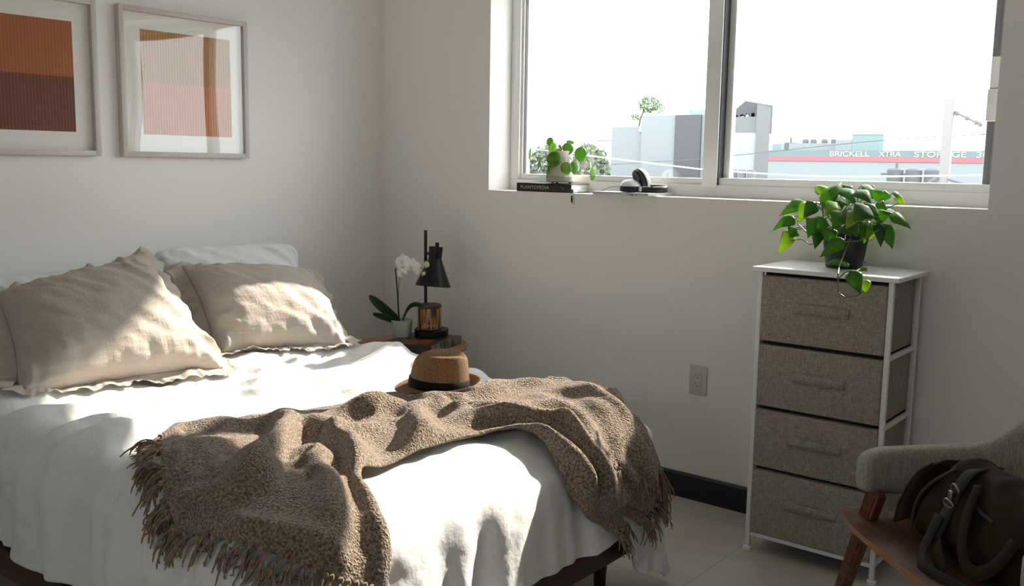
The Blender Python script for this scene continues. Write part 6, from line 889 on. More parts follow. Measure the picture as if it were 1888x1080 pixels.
1,0,0,0,0,1,1,1,-1,-1,0,-1,0,1,0,-1,1,-1,1,0,-1,1,0,0,0,0,-1,0,0,0,0,-1,1,0,-1,1,0,-1,0,3,0,0,1,0,-1,0,0,0,1,0,0,0,0,0,0,0,0,0,0,1,0,1,1,0,-1,0,0,0,0,
-1,1,0,0,0,0,0,0,0,1,0,-1,0,0,0,-1,-1,0,1,-1,0,1,0,0,0,0,3,0,0,0,0,0,0,0,1,-1,0,1,-1,0,1,0,0,-1,1,0,0,1,0,1,0,-1,0,1,0,0,1,-1,0,0,0,0,0,1,0,0,0,0,-1,
0,-1,0,0,0,0,1,0,-1,0,0,0,0,3,0,0,0,0,1,0,0,-1,1,0,-1,1,0,0,0,0,0,0,0,0,1,2,0,-1,-1,0,0,2,0,-1,0,1,-1,1,0,0,0,1,-1,0,0,0,-1,-1,0,1,0,-1,0,0,1,0,0,0,
-1,3,1,0,0,0,-1,1,-1,1,0,0,0,0,0,0,0,0,0,0,1,1,1,1,-2,-2,0,0,1,1,1,0,0,0,0,0,0,1,1,0,0,-1,-2,-1,0,0,0,0,0,1,0,0,1,0,-1,-1,0,4,0,0,0,0,1,-1,1,0,-1,1,0,
0,-1,0,0,0,0,0,0,1,2,-1,-2,-1,1,0,1,0,1,1,0,0,1,1,1,0,0,-1,-1,-1,-1,-1,-1,1,0,0,1,0,0,1,0,0,0,-1,-1,5,0,0,0,0,0,0,0,0,1,-1,0,0,0,0,0,0,0,1,0,0,0,-1,0,
0,0,1,-1,0,1,0,2,1,1,0,0,1,-1,-2,-1,-2,-1,0,1,0,1,0,0,1,0,1,-1,0,0,0,-2,5,0,0,1,0,-1,1,0,0,0,0,0,0,0,0,0,0,0,0,1,2,0,-1,1,0,-1,-2,0,0,0,2,1,1,1,0,0,
-2,-2,-1,-2,-1,1,1,0,1,0,1,0,0,1,0,1,0,-1,-1,0,6,0,1,-1,0,1,-1,1,0,0,0,0,0,1,-1,0,0,1,0,3,1,-1,-3,-3,0,0,1,0,0,1,1,1,1,0,0,-1,-2,-1,-1,-1,1,0,1,1,0,1,
0,0,0,1,0,0,0,-1,-1,-1,6,0,0,1,0,0,1,-1,0,0,1,0,0,0,1,0,0,0,1,0,-1,-4,-2,1,2,1,0,0,0,0,1,1,0,0,-1,-1,0,-1,0,1,0,1,0,0,0,0,1,1,1,0,0,0,-1,-1,-1,-1,5,2,
0,0,1,0,-1,1,0,1,-1,1,0,0,0,0,0,0,-1,-2,-3,0,2,2,1,0,-1,0,0,0,-1,0,0,0,1,1,0,0,0,0,0,0,0,1,0,1,0,1,1,1,0,-2,-2,-1,-1,0,7,0,0,1,0,0,1,0,0,-1,1,0,0,0,0,
0,0,0,-1,-2,0,0,2,0,0,1,0,-2,-1,-1,0,-1,1,1,1,0,1,1,0,-1,1,0,0,-1,2,0,1,1,1,0,-1,-1,-2,-1,-1,0,9,-1,0,0,1,0,0,0,1,0,0,-1,0,0,1,0,0,0,-1,0,-1,0,-1,1,0,
0,0,1,-1,-1,-2,0,-1,1,1,1,1,0,0,1,-1,1,-1,1,0,1,2,1,-1,0,-1,-2,-1,-1,0,1,9,-1,1,1,1,-1,0,0,0,0,-1,1,0,1,-1,0,0,0,1,-1,-1,-1,0,-1,0,1,1,0,-1,-1,0,-2,0,
-1,1,2,1,0,1,0,0,-1,1,0,0,1,0,0,1,-1,-1,-1,-1,-1,0,1,6,3,0,0,-1,2,0,0,0,0,0,0,1,0,0,1,0,-1,0,-1,-1,0,-1,-1,-1,0,1,1,2,0,-1,-1,-2,-1,0,0,1,3,0,1,-1,0,
-1,-1,0,0,1,1,0,-1,-1,-1,-1,0,0,-1,10,-1,0,-1,1,0,2,1,-1,0,1,-1,0,0,1,0,1,0,-1,0,0,-2,-1,-1,-1,-1,0,0,1,1,1,0,-1,-1,-2,0,1,2,2,0,1,-2,-1,-1,-1,0,0,0,
1,0,-1,-1,0,-2,0,0,10,0,0,0,0,1,0,0,2,0,0,0,0,-1,0,0,0,1,1,-1,0,0,-1,-2,-2,-1,-2,0,0,1,1,1,1,-1,-1,-2,0,1,3,2,0,-1,-2,-1,-1,-1,0,0,-1,-1,0,0,0,1,0,-1,
12,1,-1,0,-1,-1,0,1,0,1,1,1,0,0,0,-1,-1,0,-1,1,0,1,0,-1,0,-2,-2,-1,-2,0,0,1,1,1,0,-1,-2,-1,2,3,1,0,-1,-2,-2,-1,-2,-1,-1,1,0,2,0,0,0,-1,14,-2,1,-1,0,
-1,-1,-1,1,1,1,1,1,1,-1,0,0,-2,-1,0,0,0,1,1,0,-1,0,-3,-1,-2,-1,-1,0,1,2,0,-1,-2,-1,2,4,2,-1,-2,-2,-3,-2,-2,0,0,2,0,2,1,-1,-1,11,2,0,0,-2,0,-1,0,-1,1,
0,1,0,1,1,1,0,0,0,-1,-1,-1,-1,0,0,1,0,1,-1,-2,-2,-1,-2,0,1,2,0,-2,-3,-1,2,4,2,0,-2,-3,-3,-2,-1,0,0,3,1,0,0,0,14,-2,0,-1,0,0,0,-1,0,-1,-1,0,0,0,0,1,0,
2,1,1,0,0,-2,-2,-2,-1,1,1,2,1,-2,-3,-1,-2,-2,2,1,1,-2,-3,-1,1,5,3,0,-1,-3,-3,-3,-1,1,0,1,2,0,0,12,0,-1,0,1,1,0,-1,-1,-2,-1,-2,0,-1,0,-1,1,0,2,2,2,1,0,
-2,-2,-3,-1,0,2,2,1,-1,-4,-2,-1,-2,2,1,1,-2,-3,-1,1,3,4,1,0,-2,-3,-2,-2,0,0,0,2,1,12,0,0,1,1,-1,0,1,-2,-1,-1,-1,-2,-1,-2,-1,-1,0,0,2,2,2,2,1,-1,-1,-4,
-1,-1,2,1,0,0,-2,-3,-2,-1,1,1,1,-1,-2,-2,1,2,3,1,0,-1,-2,-2,-1,0,1,0,1,13,0,0,1,0,0,-1,-1,0,0,-1,0,-1,-1,-1,-2,-1,-2,-1,-1,0,1,2,3,2,1,-1,-3,-3,-2,1,
2,1,0,-1,-2,-3,-1,0,0,0,0,-1,-1,0,0,2,1,1,0,0,-2,-1,1,1,1,15,-1,0,-2,-1,0,0,-2,-2,-1,1,0,0,0,1,0,-1,-1,-2,-3,-2,-1,1,2,3,2,2,-1,-3,-4,-2,0,2,1,1,0,0,
-2,-2,-2,0,0,1,-1,-1,0,0,1,1,1,0,1,1,0,1,1,17,-3,-2,-1,-1,-2,-1,-1,-1,-1,-2,0,0,1,0,1,1,0,-1,-2,-2,-3,-1,-1,1,2,2,2,1,-2,-2,-1,-1,1,0,1,-1,0,-1,-1,-3,
-1,1,1,1,0,0,1,1,0,2,1,1,0,2,2,13,1,-2,-1,-3,-1,-1,-1,-1,-1,0,-1,-1,-1,-1,0,0,1,1,0,-1,-1,-3,-2,-1,0,1,1,2,2,0,0,0,-1,0,-1,0,0,-1,-1,-2,-1,-1,1,0,2,1,
1,1,2,0,1,0,1,0,0,12,-2,1,-1,0,-2,-2,-1,-1,0,0,-1,0,-2,0,-1,-1,-1,-1,1,-1,0,0,-1,-1,-2,0,0,1,1,2,0,1,1,0,0,0,-1,1,1,2,0,-2,-3,-1,-2,0,1,1,3,0,0,0,1,1,
0,14,-5,0,-1,2,0,-5,2,-3,0,-1,-1,0,0,-1,0,-1,-2,-1,-1,0,0,-1,1,-1,1,0,0,-1,0,0,1,1,2,1,0,-1,0,0,0,2,1,1,2,2,-3,-1,-9,-6,12,1,-2,1,0,0,0,135,-9,-10,-8,
-9,-14,-5,-8,-7,-7,-6,-6,-2,-4,-15,-7,-1,-1,-1,-3,-1,-1,0,0,0,0,0,0,1,-2,-4,-4,6,3,1,1,3,3,4,4,5,5,6,6,6,7,6,6,7,7,7,8,7,8,7,7,4,0,1,-1,0,4,-3,0,0,0,
0,2,-4,-4,5,0,0,2,2,0,-3,-3,-1,0,0,0,0,0,-2,1,2,4,-4,-1,0,1,0,1,0,0,0,0,0,0,0,-1,1,0,0,0,0,-1,0,-1,0,0,4,0,0,0,0,1,0,0,-1,0,0,0,-1,-1,1,1,1,2,-4,-4,
-2,0,0,1,1,1,1,0,0,-1,2,1,0,-2,0,0,0,1,0,1,0,0,0,0,0,0,-1,1,-1,0,0,0,-1,0,0,0,4,0,0,0,0,1,0,-1,0,0,0,-1,0,1,0,0,0,-1,-4,-2,-2,0,1,0,2,2,1,0,0,1,0,1,
-1,0,-1,0,1,0,1,0,0,0,-1,0,0,0,1,-1,1,-1,0,-1,1,0,-1,-1,4,0,0,0,0,0,0,1,-1,0,-1,-1,1,0,1,1,-1,-3,-1,-1,0,0,0,1,0,0,1,0,0,1,2,0,-1,0,0,0,0,-1,0,0,0,0,
1,-1,1,0,-1,1,-1,1,-1,0,0,-1,0,0,3,1,0,0,0,0,0,0,0,-1,-1,0,0,0,1,1,0,-4,0,2,1,1,0,-1,0,0,-2,1,1,2,0,-1,0,0,0,0,-1,0,0,0,0,0,-1,1,-1,1,0,0,0,-1,0,0,-1,
0,0,0,4,0,0,0,-1,0,1,0,1,0,-1,-1,0,0,1,0,-2,-2,1,2,3,1,0,0,-2,-1,-1,0,2,1,0,-1,0,0,0,0,-1,0,-1,0,-1,0,1,0,0,0,0,-1,0,0,0,0,0,0,-1,0,4,0,0,0,-1,0,1,1,
0,-1,1,-1,0,0,0,0,-2,0,1,2,1,0,0,0,0,-1,1,1,0,-1,-1,0,0,1,0,-1,0,-1,0,-1,1,0,0,0,0,-1,1,-1,0,0,-1,0,0,-1,1,-2,4,0,0,0,0,-1,0,2,0,1,-1,0,0,1,0,-1,-2,0,
1,0,1,1,0,-1,1,0,1,-1,0,-1,0,0,0,0,1,0,-1,0,-1,0,0,0,0,0,0,0,-1,0,0,-1,0,0,-1,1,-1,0,4,0,0,0,1,0,0,0,1,1,0,0,-1,0,0,0,-1,0,0,1,0,0,0,0,-1,1,-1,1,-1,0,
0,1,0,-1,0,0,1,-1,1,-1,0,0,-1,0,0,-1,0,0,-1,0,1,-1,0,-1,0,0,5,0,0,0,2,-1,-1,0,1,0,1,0,-1,-1,0,-1,0,1,1,0,0,0,0,0,0,-1,0,0,1,0,0,-1,0,1,-1,1,0,0,-1,1,
-1,0,0,-1,-1,1,-1,0,0,0,-1,0,0,0,-1,1,4,1,0,0,1,2,-1,0,1,0,0,0,-1,0,-1,0,0,0,0,1,0,0,-1,1,-1,0,1,0,-1,0,0,0,0,-1,1,0,0,0,0,-1,0,0,-1,0,0,-1,0,0,0,-1,
0,0,0,-1,1,-1,5,0,1,2,0,0,0,-1,0,1,1,-1,0,0,0,0,1,-1,1,-1,0,0,1,-2,1,0,-1,0,0,0,-1,0,0,1,0,-1,0,0,0,0,0,-1,0,0,-1,0,0,-1,-1,1,-1,0,-1,1,-1,0,5,1,1,0,
1,1,0,-1,0,1,1,0,1,-1,0,0,2,1,-2,0,-1,0,-1,0,0,0,0,-1,-1,-1,0,1,1,-1,0,0,0,0,-1,0,-1,0,0,-1,0,0,-1,0,0,-1,0,0,0,-1,0,0,5,0,2,0,0,2,1,-1,-1,1,1,2,0,1,
-1,0,0,1,0,-1,-1,-1,-1,0,0,1,0,0,-1,-1,0,-1,0,1,0,0,-1,0,0,-1,0,0,-1,0,0,-2,0,0,-1,0,0,-1,1,0,-1,0,5,1,0,2,0,0,2,1,-1,0,0,1,2,1,0,-1,0,1,1,-1,-2,-2,
-2,-1,2,0,1,-1,0,-1,-1,1,0,0,0,0,0,-1,0,0,0,-1,0,-1,-1,0,-1,-1,1,-1,0,0,-1,0,1,-1,5,1,1,0,1,0,1,2,1,-2,0,1,1,1,1,0,0,0,0,1,1,-3,-2,-3,-3,3,2,0,0,0,-1,
-1,-1,0,0,1,0,0,-1,0,-1,0,-1,0,0,-1,0,-1,-1,1,-1,0,0,-1,0,0,6,0,1,1,1,1,-1,2,2,0,-1,-1,1,1,1,0,-1,0,1,1,0,2,-1,-4,-5,-1,2,2,0,0,0,-1,0,-1,0,-1,0,1,0,
0,-1,-1,0,-1,-1,0,-1,0,0,-1,0,0,-1,1,-1,0,5,2,0,1,1,1,1,0,1,1,1,0,-1,1,1,0,-1,-2,-1,1,2,1,2,1,-3,-4,-2,0,-1,0,1,0,0,0,-1,-1,0,0,1,-1,1,-1,-1,0,-1,-1,
0,0,-1,0,0,-1,0,0,-1,0,7,0,1,0,1,0,1,0,1,1,1,1,0,0,0,1,1,0,-2,-2,0,1,1,1,-2,-3,-2,0,1,-1,-1,1,0,1,0,-1,0,-1,0,1,-1,0,0,-2,0,0,-1,-1,0,0,0,0,0,-1,0,0,
7,0,0,1,0,1,0,1,-1,2,0,2,0,-1,0,2,0,1,0,-2,-3,0,2,2,1,-3,-2,-1,-1,0,-2,0,1,1,1,0,-1,-1,0,0,0,0,-1,0,-1,0,-1,0,0,-1,0,0,-1,0,0,0,8,0,1,0,0,0,1,-1,1,-1,
1,0,1,1,0,-1,1,1,0,0,-2,-2,0,3,2,-1,-3,-2,1,0,0,-1,0,-1,1,1,-1,-1,0,0,0,-1,0,0,0,-1,0,0,-1,0,0,-1,0,0,0,-1,8,1,0,0,1,0,0,0,-1,0,1,0,0,0,0,0,1,-1,1,1,
2,0,-3,0,2,-1,-2,-2,1,1,2,-2,-2,-2,0,3,1,1,-2,-1,-1,0,0,-1,0,-1,0,0,0,0,-1,0,0,-1,-1,1,9,0,0,0,0,1,0,0,0,0,-1,0,0,0,0,0,-1,1,1,1,1,1,0,-2,-1,1,-1,-2,
0,2,1,1,-2,-2,-1,1,1,0,0,-1,-1,0,-1,0,0,0,0,0,0,-1,0,-1,-1,0,0,-1,10,0,-1,0,-1,1,0,1,0,-1,0,0,0,-1,0,0,0,0,0,0,1,0,0,0,1,1,0,0,-3,0,0,1,3,2,-1,-3,-1,
-1,-1,-1,0,0,0,0,0,0,0,0,-1,0,-1,0,0,-1,0,0,11,-1,-1,-1,1,0,1,0,-1,0,-1,0,0,0,-1,0,1,-1,0,1,0,-1,1,0,1,2,2,1,-1,-3,-2,-1,0,3,0,-1,-1,-1,-2,-1,0,-1,1,
0,1,1,0,0,0,0,0,-1,-1,0,0,-1,11,-1,0,1,0,0,-1,-1,0,0,0,-2,0,-1,1,0,-1,1,0,-1,0,1,0,1,0,1,2,1,1,0,-2,-2,-2,1,1,-1,-1,0,-2,-2,0,0,0,1,-1,1,1,0,1,0,-1,0,
0,-1,-1,0,11,1,0,0,0,-2,0,-1,0,-1,0,0,-2,1,-1,0,1,-1,0,-1,1,0,1,0,2,0,0,1,1,1,2,0,-1,-2,-2,-1,0,0,1,-1,-1,0,0,-1,-1,-1,0,0,0,0,1,0,-1,0,0,-1,12,-1,1,
-1,-1,0,-1,0,0,0,-2,0,-1,0,1,0,-1,0,-1,1,0,1,1,0,-1,1,0,1,1,0,1,1,0,-3,-1,0,0,0,2,2,1,0,-1,0,-1,-1,-1,-2,-2,-1,-1,0,1,0,0,0,11,0,0,0,-1,0,-1,0,-1,0,0,
-2,-1,1,1,-1,0,0,0,0,0,1,0,1,-1,-1,0,1,1,1,0,1,0,-1,-1,0,-1,1,0,2,0,0,1,0,1,0,-1,0,-1,-2,-3,-3,0,2,1,-1,12,-1,-1,0,0,-1,-1,0,0,0,1,0,0,-1,-1,0,0,-1,1,
0,1,0,0,1,1,-1,0,-1,0,1,1,-1,0,-1,0,0,0,-1,1,0,0,1,-1,1,0,1,0,-1,1,-1,-1,-2,-1,0,0,0,11,0,-1,0,-1,-1,0,-1,1,1,0,2,-1,-2,-1,0,0,1,-1,1,-1,1,1,0,1,3,0,
-2,-1,-1,-1,1,-1,1,0,-1,0,0,0,0,0,0,1,-1,1,-1,0,0,-1,1,1,1,-1,-2,-2,1,10,0,0,-1,0,-2,0,1,0,0,1,-1,1,-1,-1,1,0,0,1,-1,1,-1,0,0,1,1,0,2,-1,-1,-1,-1,0,0,
0,0,0,0,0,0,0,0,0,0,0,0,0,0,0,0,0,1,0,-2,0,-1,10,0,-1,-1,-1,1,0,0,0,0,-1,1,0,0,0,0,0,0,0,1,-1,0,0,0,0,-1,1,-1,0,0,0,-1,1,0,0,0,1,0,0,0,0,0,0,0,0,0,0,
0,0,-1,1,0,0,0,0,-1,11,-2,0,-2,-1,0,0,0,0,0,0,0,1,1,0,0,0,1,0,0,0,0,0,-1,0,-1,-1,0,0,-1,0,1,0,0,1,0,0,0,0,0,1,0,0,1,-1,0,0,0,0,1,0,0,0,0,0,0,10,0,-1,
0,-2,-2,0,0,1,-1,1,-1,1,1,1,0,1,-1,1,0,1,0,-1,0,-1,0,0,-1,-1,0,-1,-1,0,1,0,2,0,1,0,0,0,0,0,0,1,0,0,0,0,0,0,1,0,0,-1,1,10,0,-1,0,0,-1,-2,0,-1,1,-1,1,0,
1,1,1,0,1,-1,1,0,0,0,0,0,-1,-1,-1,0,-1,0,-2,0,1,1,1,2,0,0,0,0,0,0,0,0,0,0,1,0,0,0,0,0,0,0,0,10,-1,0,0,0,-1,0,-1,-1,-1,1,-1,1,0,1,1,2,1,1,-1,-1,0,0,0,
-1,0,-1,0,-1,2,0,2,0,0,-1,0,0,0,0,0,0,0,0,-1,0,0,0,0,0,1,0,0,0,0,0,0,10,-1,0,-1,0,0,-1,-1,0,0,-2,1,0,2,1,1,0,1,1,0,1,-1,-1,-1,-1,0,-1,0,1,0,2,2,2,-1,
0,-1,-2,0,0,0,0,0,-1,1,-1,1,-1,0,1,-1,0,0,1,0,0,0,9,0,-1,0,0,0,0,-1,-1,-1,1,0,1,0,1,1,0,1,0,1,-1,0,0,-1,0,-1,1,0,0,0,1,1,0,0,0,0,0,0,0,0,-1,-1,1,-1,1,
-1,1,-1,0,0,1,0,-1,1,0,0,9,-1,0,0,0,0,-1,0,0,1,-1,1,0,0,0,0,1,0,1,0,1,0,-1,0,0,-1,0,0,0,1,0,0,0,0,0,0,1,-1,0,0,0,0,-1,0,0,0,-1,1,0,0,0,0,1,-1,1,0,9,0,
-1,0,-1,0,1,1,0,-1,1,0,0,1,0,0,0,0,0,0,0,1,0,0,0,0,0,0,0,0,-1,0,0,0,1,-1,0,1,-1,0,0,0,0,0,-1,0,0,0,0,0,0,1,-1,1,0,-1,7,1,0,0,0,0,1,1,0,0,1,0,1,0,0,0,
-1,0,-1,1,0,0,1,0,-1,1,0,1,0,-1,0,0,0,0,0,0,-1,0,1,-1,-1,0,0,-1,0,-1,1,0,-1,1,0,-1,1,0,0,1,8,-1,1,0,1,1,0,1,-1,0,0,2,1,0,1,0,0,-1,0,-1,0,0,0,-1,-1,1,
1,1,0,0,0,0,-1,1,0,0,0,0,-1,0,0,-1,-1,0,-1,0,-1,0,0,0,0,1,0,0,0,1,6,2,1,0,1,1,1,-1,1,0,0,0,2,1,-1,0,0,0,0,-1,-1,0,0,0,-1,0,1,0,1,0,1,-1,1,-1,0,0,0,-1,
0,-1,0,-1,-1,0,-1,0,0,-1,1,0,0,0,1,0,1,-1,7,0,1,1,1,1,1,0,2,1,1,0,-1,0,-1,0,0,0,-1,0,1,0,-1,-1,-1,-1,-1,0,1,2,0,1,0,0,0,0,0,0,-1,0,-1,-1,0,-2,0,-1,0,
0,0,1,0,1,0,1,0,0,6,2,0,1,0,1,0,1,1,2,1,0,0,0,2,-2,0,0,-1,0,0,0,0,1,1,-2,-2,-1,0,0,2,0,0,1,-1,0,0,0,-1,0,-1,-1,-1,0,-1,0,0,1,0,0,0,0,1,0,0,0,6,1,1,1,
1,0,0,0,0,1,1,1,0,1,0,3,1,0,1,-1,-1,-2,-1,1,2,1,0,-1,-1,-1,-1,0,0,0,0,0,0,-1,0,-1,0,0,-1,-1,0,0,0,-1,1,-1,1,0,0,0,0,0,6,1,1,1,1,0,1,0,-1,0,-1,0,1,0,1,
0,1,2,1,0,-2,-3,0,2,2,2,1,1,-1,-1,-1,0,-1,0,0,0,-1,0,0,0,-1,0,0,0,0,-1,0,0,-1,1,0,0,-1,0,0,1,7,0,1,1,1,1,1,0,0,-1,-1,-1,-1,0,1,0,1,-1,1,0,-2,-2,2,3,1,
1,0,0,1,0,-1,-1,1,-1,0,0,0,0,0,-1,1,0,0,0,-1,1,-1,0,0,-1,0,0,0,0,0,-1,7,0,1,1,0,2,0,1,1,-1,1,-1,0,-1,-2,0,-1,1,0,0,1,1,0,0,1,-2,1,0,-1,0,0,1,-1,1,0,0,
0,0,-1,1,0,0,0,0,0,-1,0,0,0,0,0,0,-1,0,0,1,7,1,0,-1,1,0,1,1,1,2,-1,1,-1,0,0,-1,-1,-1,0,1,2,3,-1,-3,-2,-1,-1,0,2,0,1,-1,1,0,0,0,0,0,1,0,-1,0,0,0,1,0,0,
0,0,0,-1,0,1,0,-1,0,6,1,0,1,0,0,1,0,0,0,1,1,0,0,-1,0,-1,-1,0,1,1,1,0,-2,-3,-1,0,0,1,1,1,1,-1,0,1,0,0,0,0,0,0,1,0,0,1,0,0,0,0,0,0,0,0,-1,1,0,7,0,0,0,1,
0,-1,1,0,0,1,-1,1,-1,1,-1,0,0,-1,0,0,1,0,-1,0,0,0,0,-1,1,0,0,1,-1,0,0,1,0,1,0,0,0,1,1,-1,1,1,0,0,0,0,-1,0,0,0,-1,7,0,0,1,-1,0,1,-1,0,0,-1,1,-1,1,-1,1,
0,0,-1,0,0,0,-1,1,0,1,0,1,-1,-1,-1,0,1,1,-1,1,0,1,-1,1,1,0,0,1,1,1,0,0,-1,0,0,0,0,0,-1,1,8,-1,1,-1,0,1,-1,0,1,-1,-1,-1,1,0,0,0,0,0,0,0,-1,-1,1,0,1,0,
1,-1,0,0,0,0,-1,0,1,0,0,0,1,0,1,1,1,0,1,0,0,0,1,0,-1,0,-1,0,0,-1,7,1,-1,1,0,-1,1,0,-1,1,0,0,0,-1,0,-1,0,0,0,-1,0,-1,-1,0,2,2,-1,0,0,0,-1,0,1,0,0,0,1,
0,0,0,0,0,1,1,0,0,1,1,-1,0,1,-1,0,0,-1,1,8,0,0,-1,1,0,-1,1,0,0,1,0,-1,0,-1,0,-1,0,0,0,-1,-1,0,0,0,1,1,0,0,-1,1,0,-1,1,0,0,0,0,1,0,0,1,-1,0,0,1,0,0,2,
0,-1,1,-1,-1,1,-1,9,-1,1,0,-1,0,0,0,0,0,0,0,-1,0,0,0,0,-1,0,0,0,0,0,-1,0,0,0,0,0,0,0,0,1,-1,1,0,0,1,0,1,0,-1,1,-1,0,0,0,1,-1,1,0,0,0,0,0,0,9,1,-2,0,0,
0,0,0,1,0,-1,0,0,-1,1,-1,0,0,0,-1,1,2,-1,1,-1,-1,-1,0,0,0,0,0,0,0,0,0,0,0,0,0,1,1,-1,0,0,0,0,0,0,-1,1,0,0,0,-1,0,11,-2,1,-1,-1,1,0,0,-1,0,0,0,0,0,0,0,
0,0,0,0,0,0,1,-1,-1,-1,1,-1,0,0,0,0,0,0,0,0,0,0,1,0,0,-1,1,0,0,0,0,-1,0,0,0,-1,0,0,1,-1,12,-1,-2,0,0,0,1,-1,0,0,0,-1,1,0,-1,0,1,-1,0,0,0,-1,0,0,0,0,
-1,1,-1,0,0,0,0,0,0,0,0,0,-1,1,-1,1,-1,1,0,0,0,0,0,0,-1,0,0,0,-1,0,11,0,-1,0,1,-1,0,0,0,-1,0,0,0,0,0,0,-1,1,0,0,-1,0,-1,-1,0,0,0,0,0,1,-1,0,-1,1,-1,1,
0,0,0,-1,1,-1,1,-1,0,0,0,0,-1,0,0,0,-1,0,0,0,12,-1,0,0,0,0,-1,0,-1,0,0,1,-1,0,0,1,0,-1,0,-1,1,-1,0,0,-1,0,0,-1,1,-1,0,0,0,-1,1,-1,0,0,0,0,-1,1,-1,1,0,
0,-1,0,0,-1,0,0,0,0,0,0,11,0,0,0,0,0,0,-1,0,0,0,-1,0,0,0,0,0,0,-1,1,-1,1,0,-1,0,-1,0,0,-2,0,1,-1,1,0,-1,0,0,0,0,-1,1,-1,1,-1,1,-1,0,-1,0,0,0,-1,0,0,0,
0,12,-1,0,0,0,0,-1,-1,0,0,-1,0,1,0,0,-1,0,1,0,-1,0,-1,0,1,0,-1,-1,0,0,0,-1,1,-1,0,0,0,0,-1,0,0,0,0,0,0,-1,0,0,0,0,-1,-1,1,0,-1,0,0,12,-1,-1,0,0,-1,0,
0,0,-1,0,0,-1,1,0,0,0,-1,0,1,-1,0,0,-1,0,0,0,-1,1,-1,0,-1,0,0,0,0,-1,1,-1,1,-1,0,0,0,0,0,-1,0,-1,0,1,-1,0,1,-1,0,11,-1,-1,-1,0,0,0,0,-1,0,1,-1,0,0,0,
0,0,0,0,-1,1,-1,-1,1,0,0,0,0,-1,0,0,0,-1,0,-1,0,0,-1,1,-1,1,0,-1,1,-1,-1,1,-1,0,0,0,0,0,-1,1,-1,9,0,0,0,-1,0,-1,0,0,0,-1,1,0,-1,0,0,0,0,0,0,-2,1,1,0,
-1,0,0,0,0,-1,0,-1,0,-1,1,-1,0,0,0,0,-1,0,1,-1,0,0,-1,1,0,0,-1,0,1,0,-1,1,8,1,0,0,-1,-1,0,-1,0,0,0,-1,0,0,0,0,0,0,-1,-1,1,0,0,1,0,0,0,-1,0,0,-1,0,-1,
0,-1,0,0,0,-1,0,0,1,-1,0,0,0,0,-1,0,1,0,0,-1,1,0,-1,7,1,1,-1,-1,-1,0,0,-1,-1,0,1,0,0,0,0,-1,0,0,0,0,0,1,-1,1,0,-1,0,0,-1,-1,0,0,-1,-1,0,-1,0,0,0,0,-1,
0,0,0,1,0,0,1,-1,0,1,0,-2,0,0,1,4,2,0,0,-1,-1,-1,0,0,0,0,0,0,0,0,0,1,0,0,0,0,0,-1,0,-1,0,1,-1,0,0,-1,-1,-1,0,-1,0,-1,0,0,0,0,0,0,0,0,0,1,0,0,1,-1,-1,
1,-1,0,9,-2,0,-1,-1,0,-1,0,0,0,0,0,-1,0,0,0,1,-1,1,1,0,0,-2,1,-1,1,0,-1,0,0,-1,-1,0,-1,-1,-1,-1,0,0,0,1,0,0,0,0,0,1,0,0,0,0,-1,0,-1,1,-1,7,0,-2,-1,0,
0,0,0,-1,0,0,0,1,0,-1,0,0,0,0,0,0,0,1,-1,1,0,-1,1,-1,0,-1,0,-1,-1,-1,-1,0,0,0,0,-1,0,0,1,0,0,0,1,0,1,-2,0,0,0,-1,0,3,1,0,-2,-1,1,1,0,0,0,0,0,-1,0,1,0,
0,0,0,0,0,0,0,1,-1,0,1,-1,0,-1,1,-1,-1,0,-1,0,-1,-1,0,0,0,0,1,-1,1,0,1,-1,0,0,0,0,-1,0,0,0,10,-5,-2,0,1,0,-1,-1,1,0,0,0,0,0,-1,0,0,0,0,0,1,0,0,0,1,0,
-1,0,0,0,-1,0,0,0,-1,-1,0,0,-1,1,0,0,-1,0,0,0,0,1,0,-1,0,0,0,0,0,0,3,1,0,2,-1,-1,-1,0,0,0,0,-1,0,0,1,0,-1,1,0,0,0,0,0,0,0,0,1,0,0,0,-1,0,-1,0,1,-1,0,
-1,0,-1,1,0,0,0,-1,1,-1,0,0,0,0,0,0,0,1,0,1,1,1,1,0,-1,0,0,-1,1,-1,0,1,0,0,0,0,0,0,0,0,1,0,0,0,0,0,0,0,-1,1,-1,0,0,0,1,-1,0,0,0,-1,0,0,0,0,-1,1,-1,0,
0,0,0,0,1,0,0,2,-1,0,1,1,0,0,0,1,-2,1,0,0,0,0,0,1,-1,0,0,0,0,0,0,0,0,0,0,0,1,-1,1,0,0,-1,1,0,0,0,0,0,0,-1,0,0,-1,-1,0,0,0,0,0,1,0,1,1,-1,2,1,0,0,0,1,
0,0,1,-1,1,-1,1,0,0,-1,1,-1,0,0,-1,1,-1,0,0,0,1,0,1,1,-1,1,-1,1,-1,1,1,-1,0,0,-1,1,-1,-1,0,-1,0,-1,0,0,1,1,0,0,1,4,-1,1,-2,-1,1,-1,1,0,0,1,0,1,-1,0,1,
0,-1,1,0,-1,0,-1,1,0,0,0,-1,1,0,1,1,0,1,0,0,0,0,0,-1,0,1,-1,0,-1,0,-1,-1,1,0,0,0,-1,1,1,1,5,-3,-1,0,0,0,0,1,-1,1,0,-1,1,0,1,-1,1,1,-1,1,0,0,0,-1,0,0,
1,0,-1,0,1,1,1,1,0,0,0,0,0,0,-1,-1,1,-1,1,-1,0,0,-1,0,0,0,1,-1,0,1,-5,1,0,2,1,1,1,0,1,-1,0,1,-1,0,0,0,0,0,2,0,1,0,0,1,0,1,-1,1,0,-1,0,1,1,1,0,1,0,-1,
1,-1,0,0,-2,1,0,-1,1,-1,0,0,1,-1,0,1,0,-1,-9,1,1,1,3,1,3,1,1,1,0,-1,0,0,-1,0,0,0,0,1,1,1,0,0,1,0,1,0,1,0,0,0,1,0,1,0,0,1,-1,0,-1,0,0,0,-1,1,-1,0,0,0,
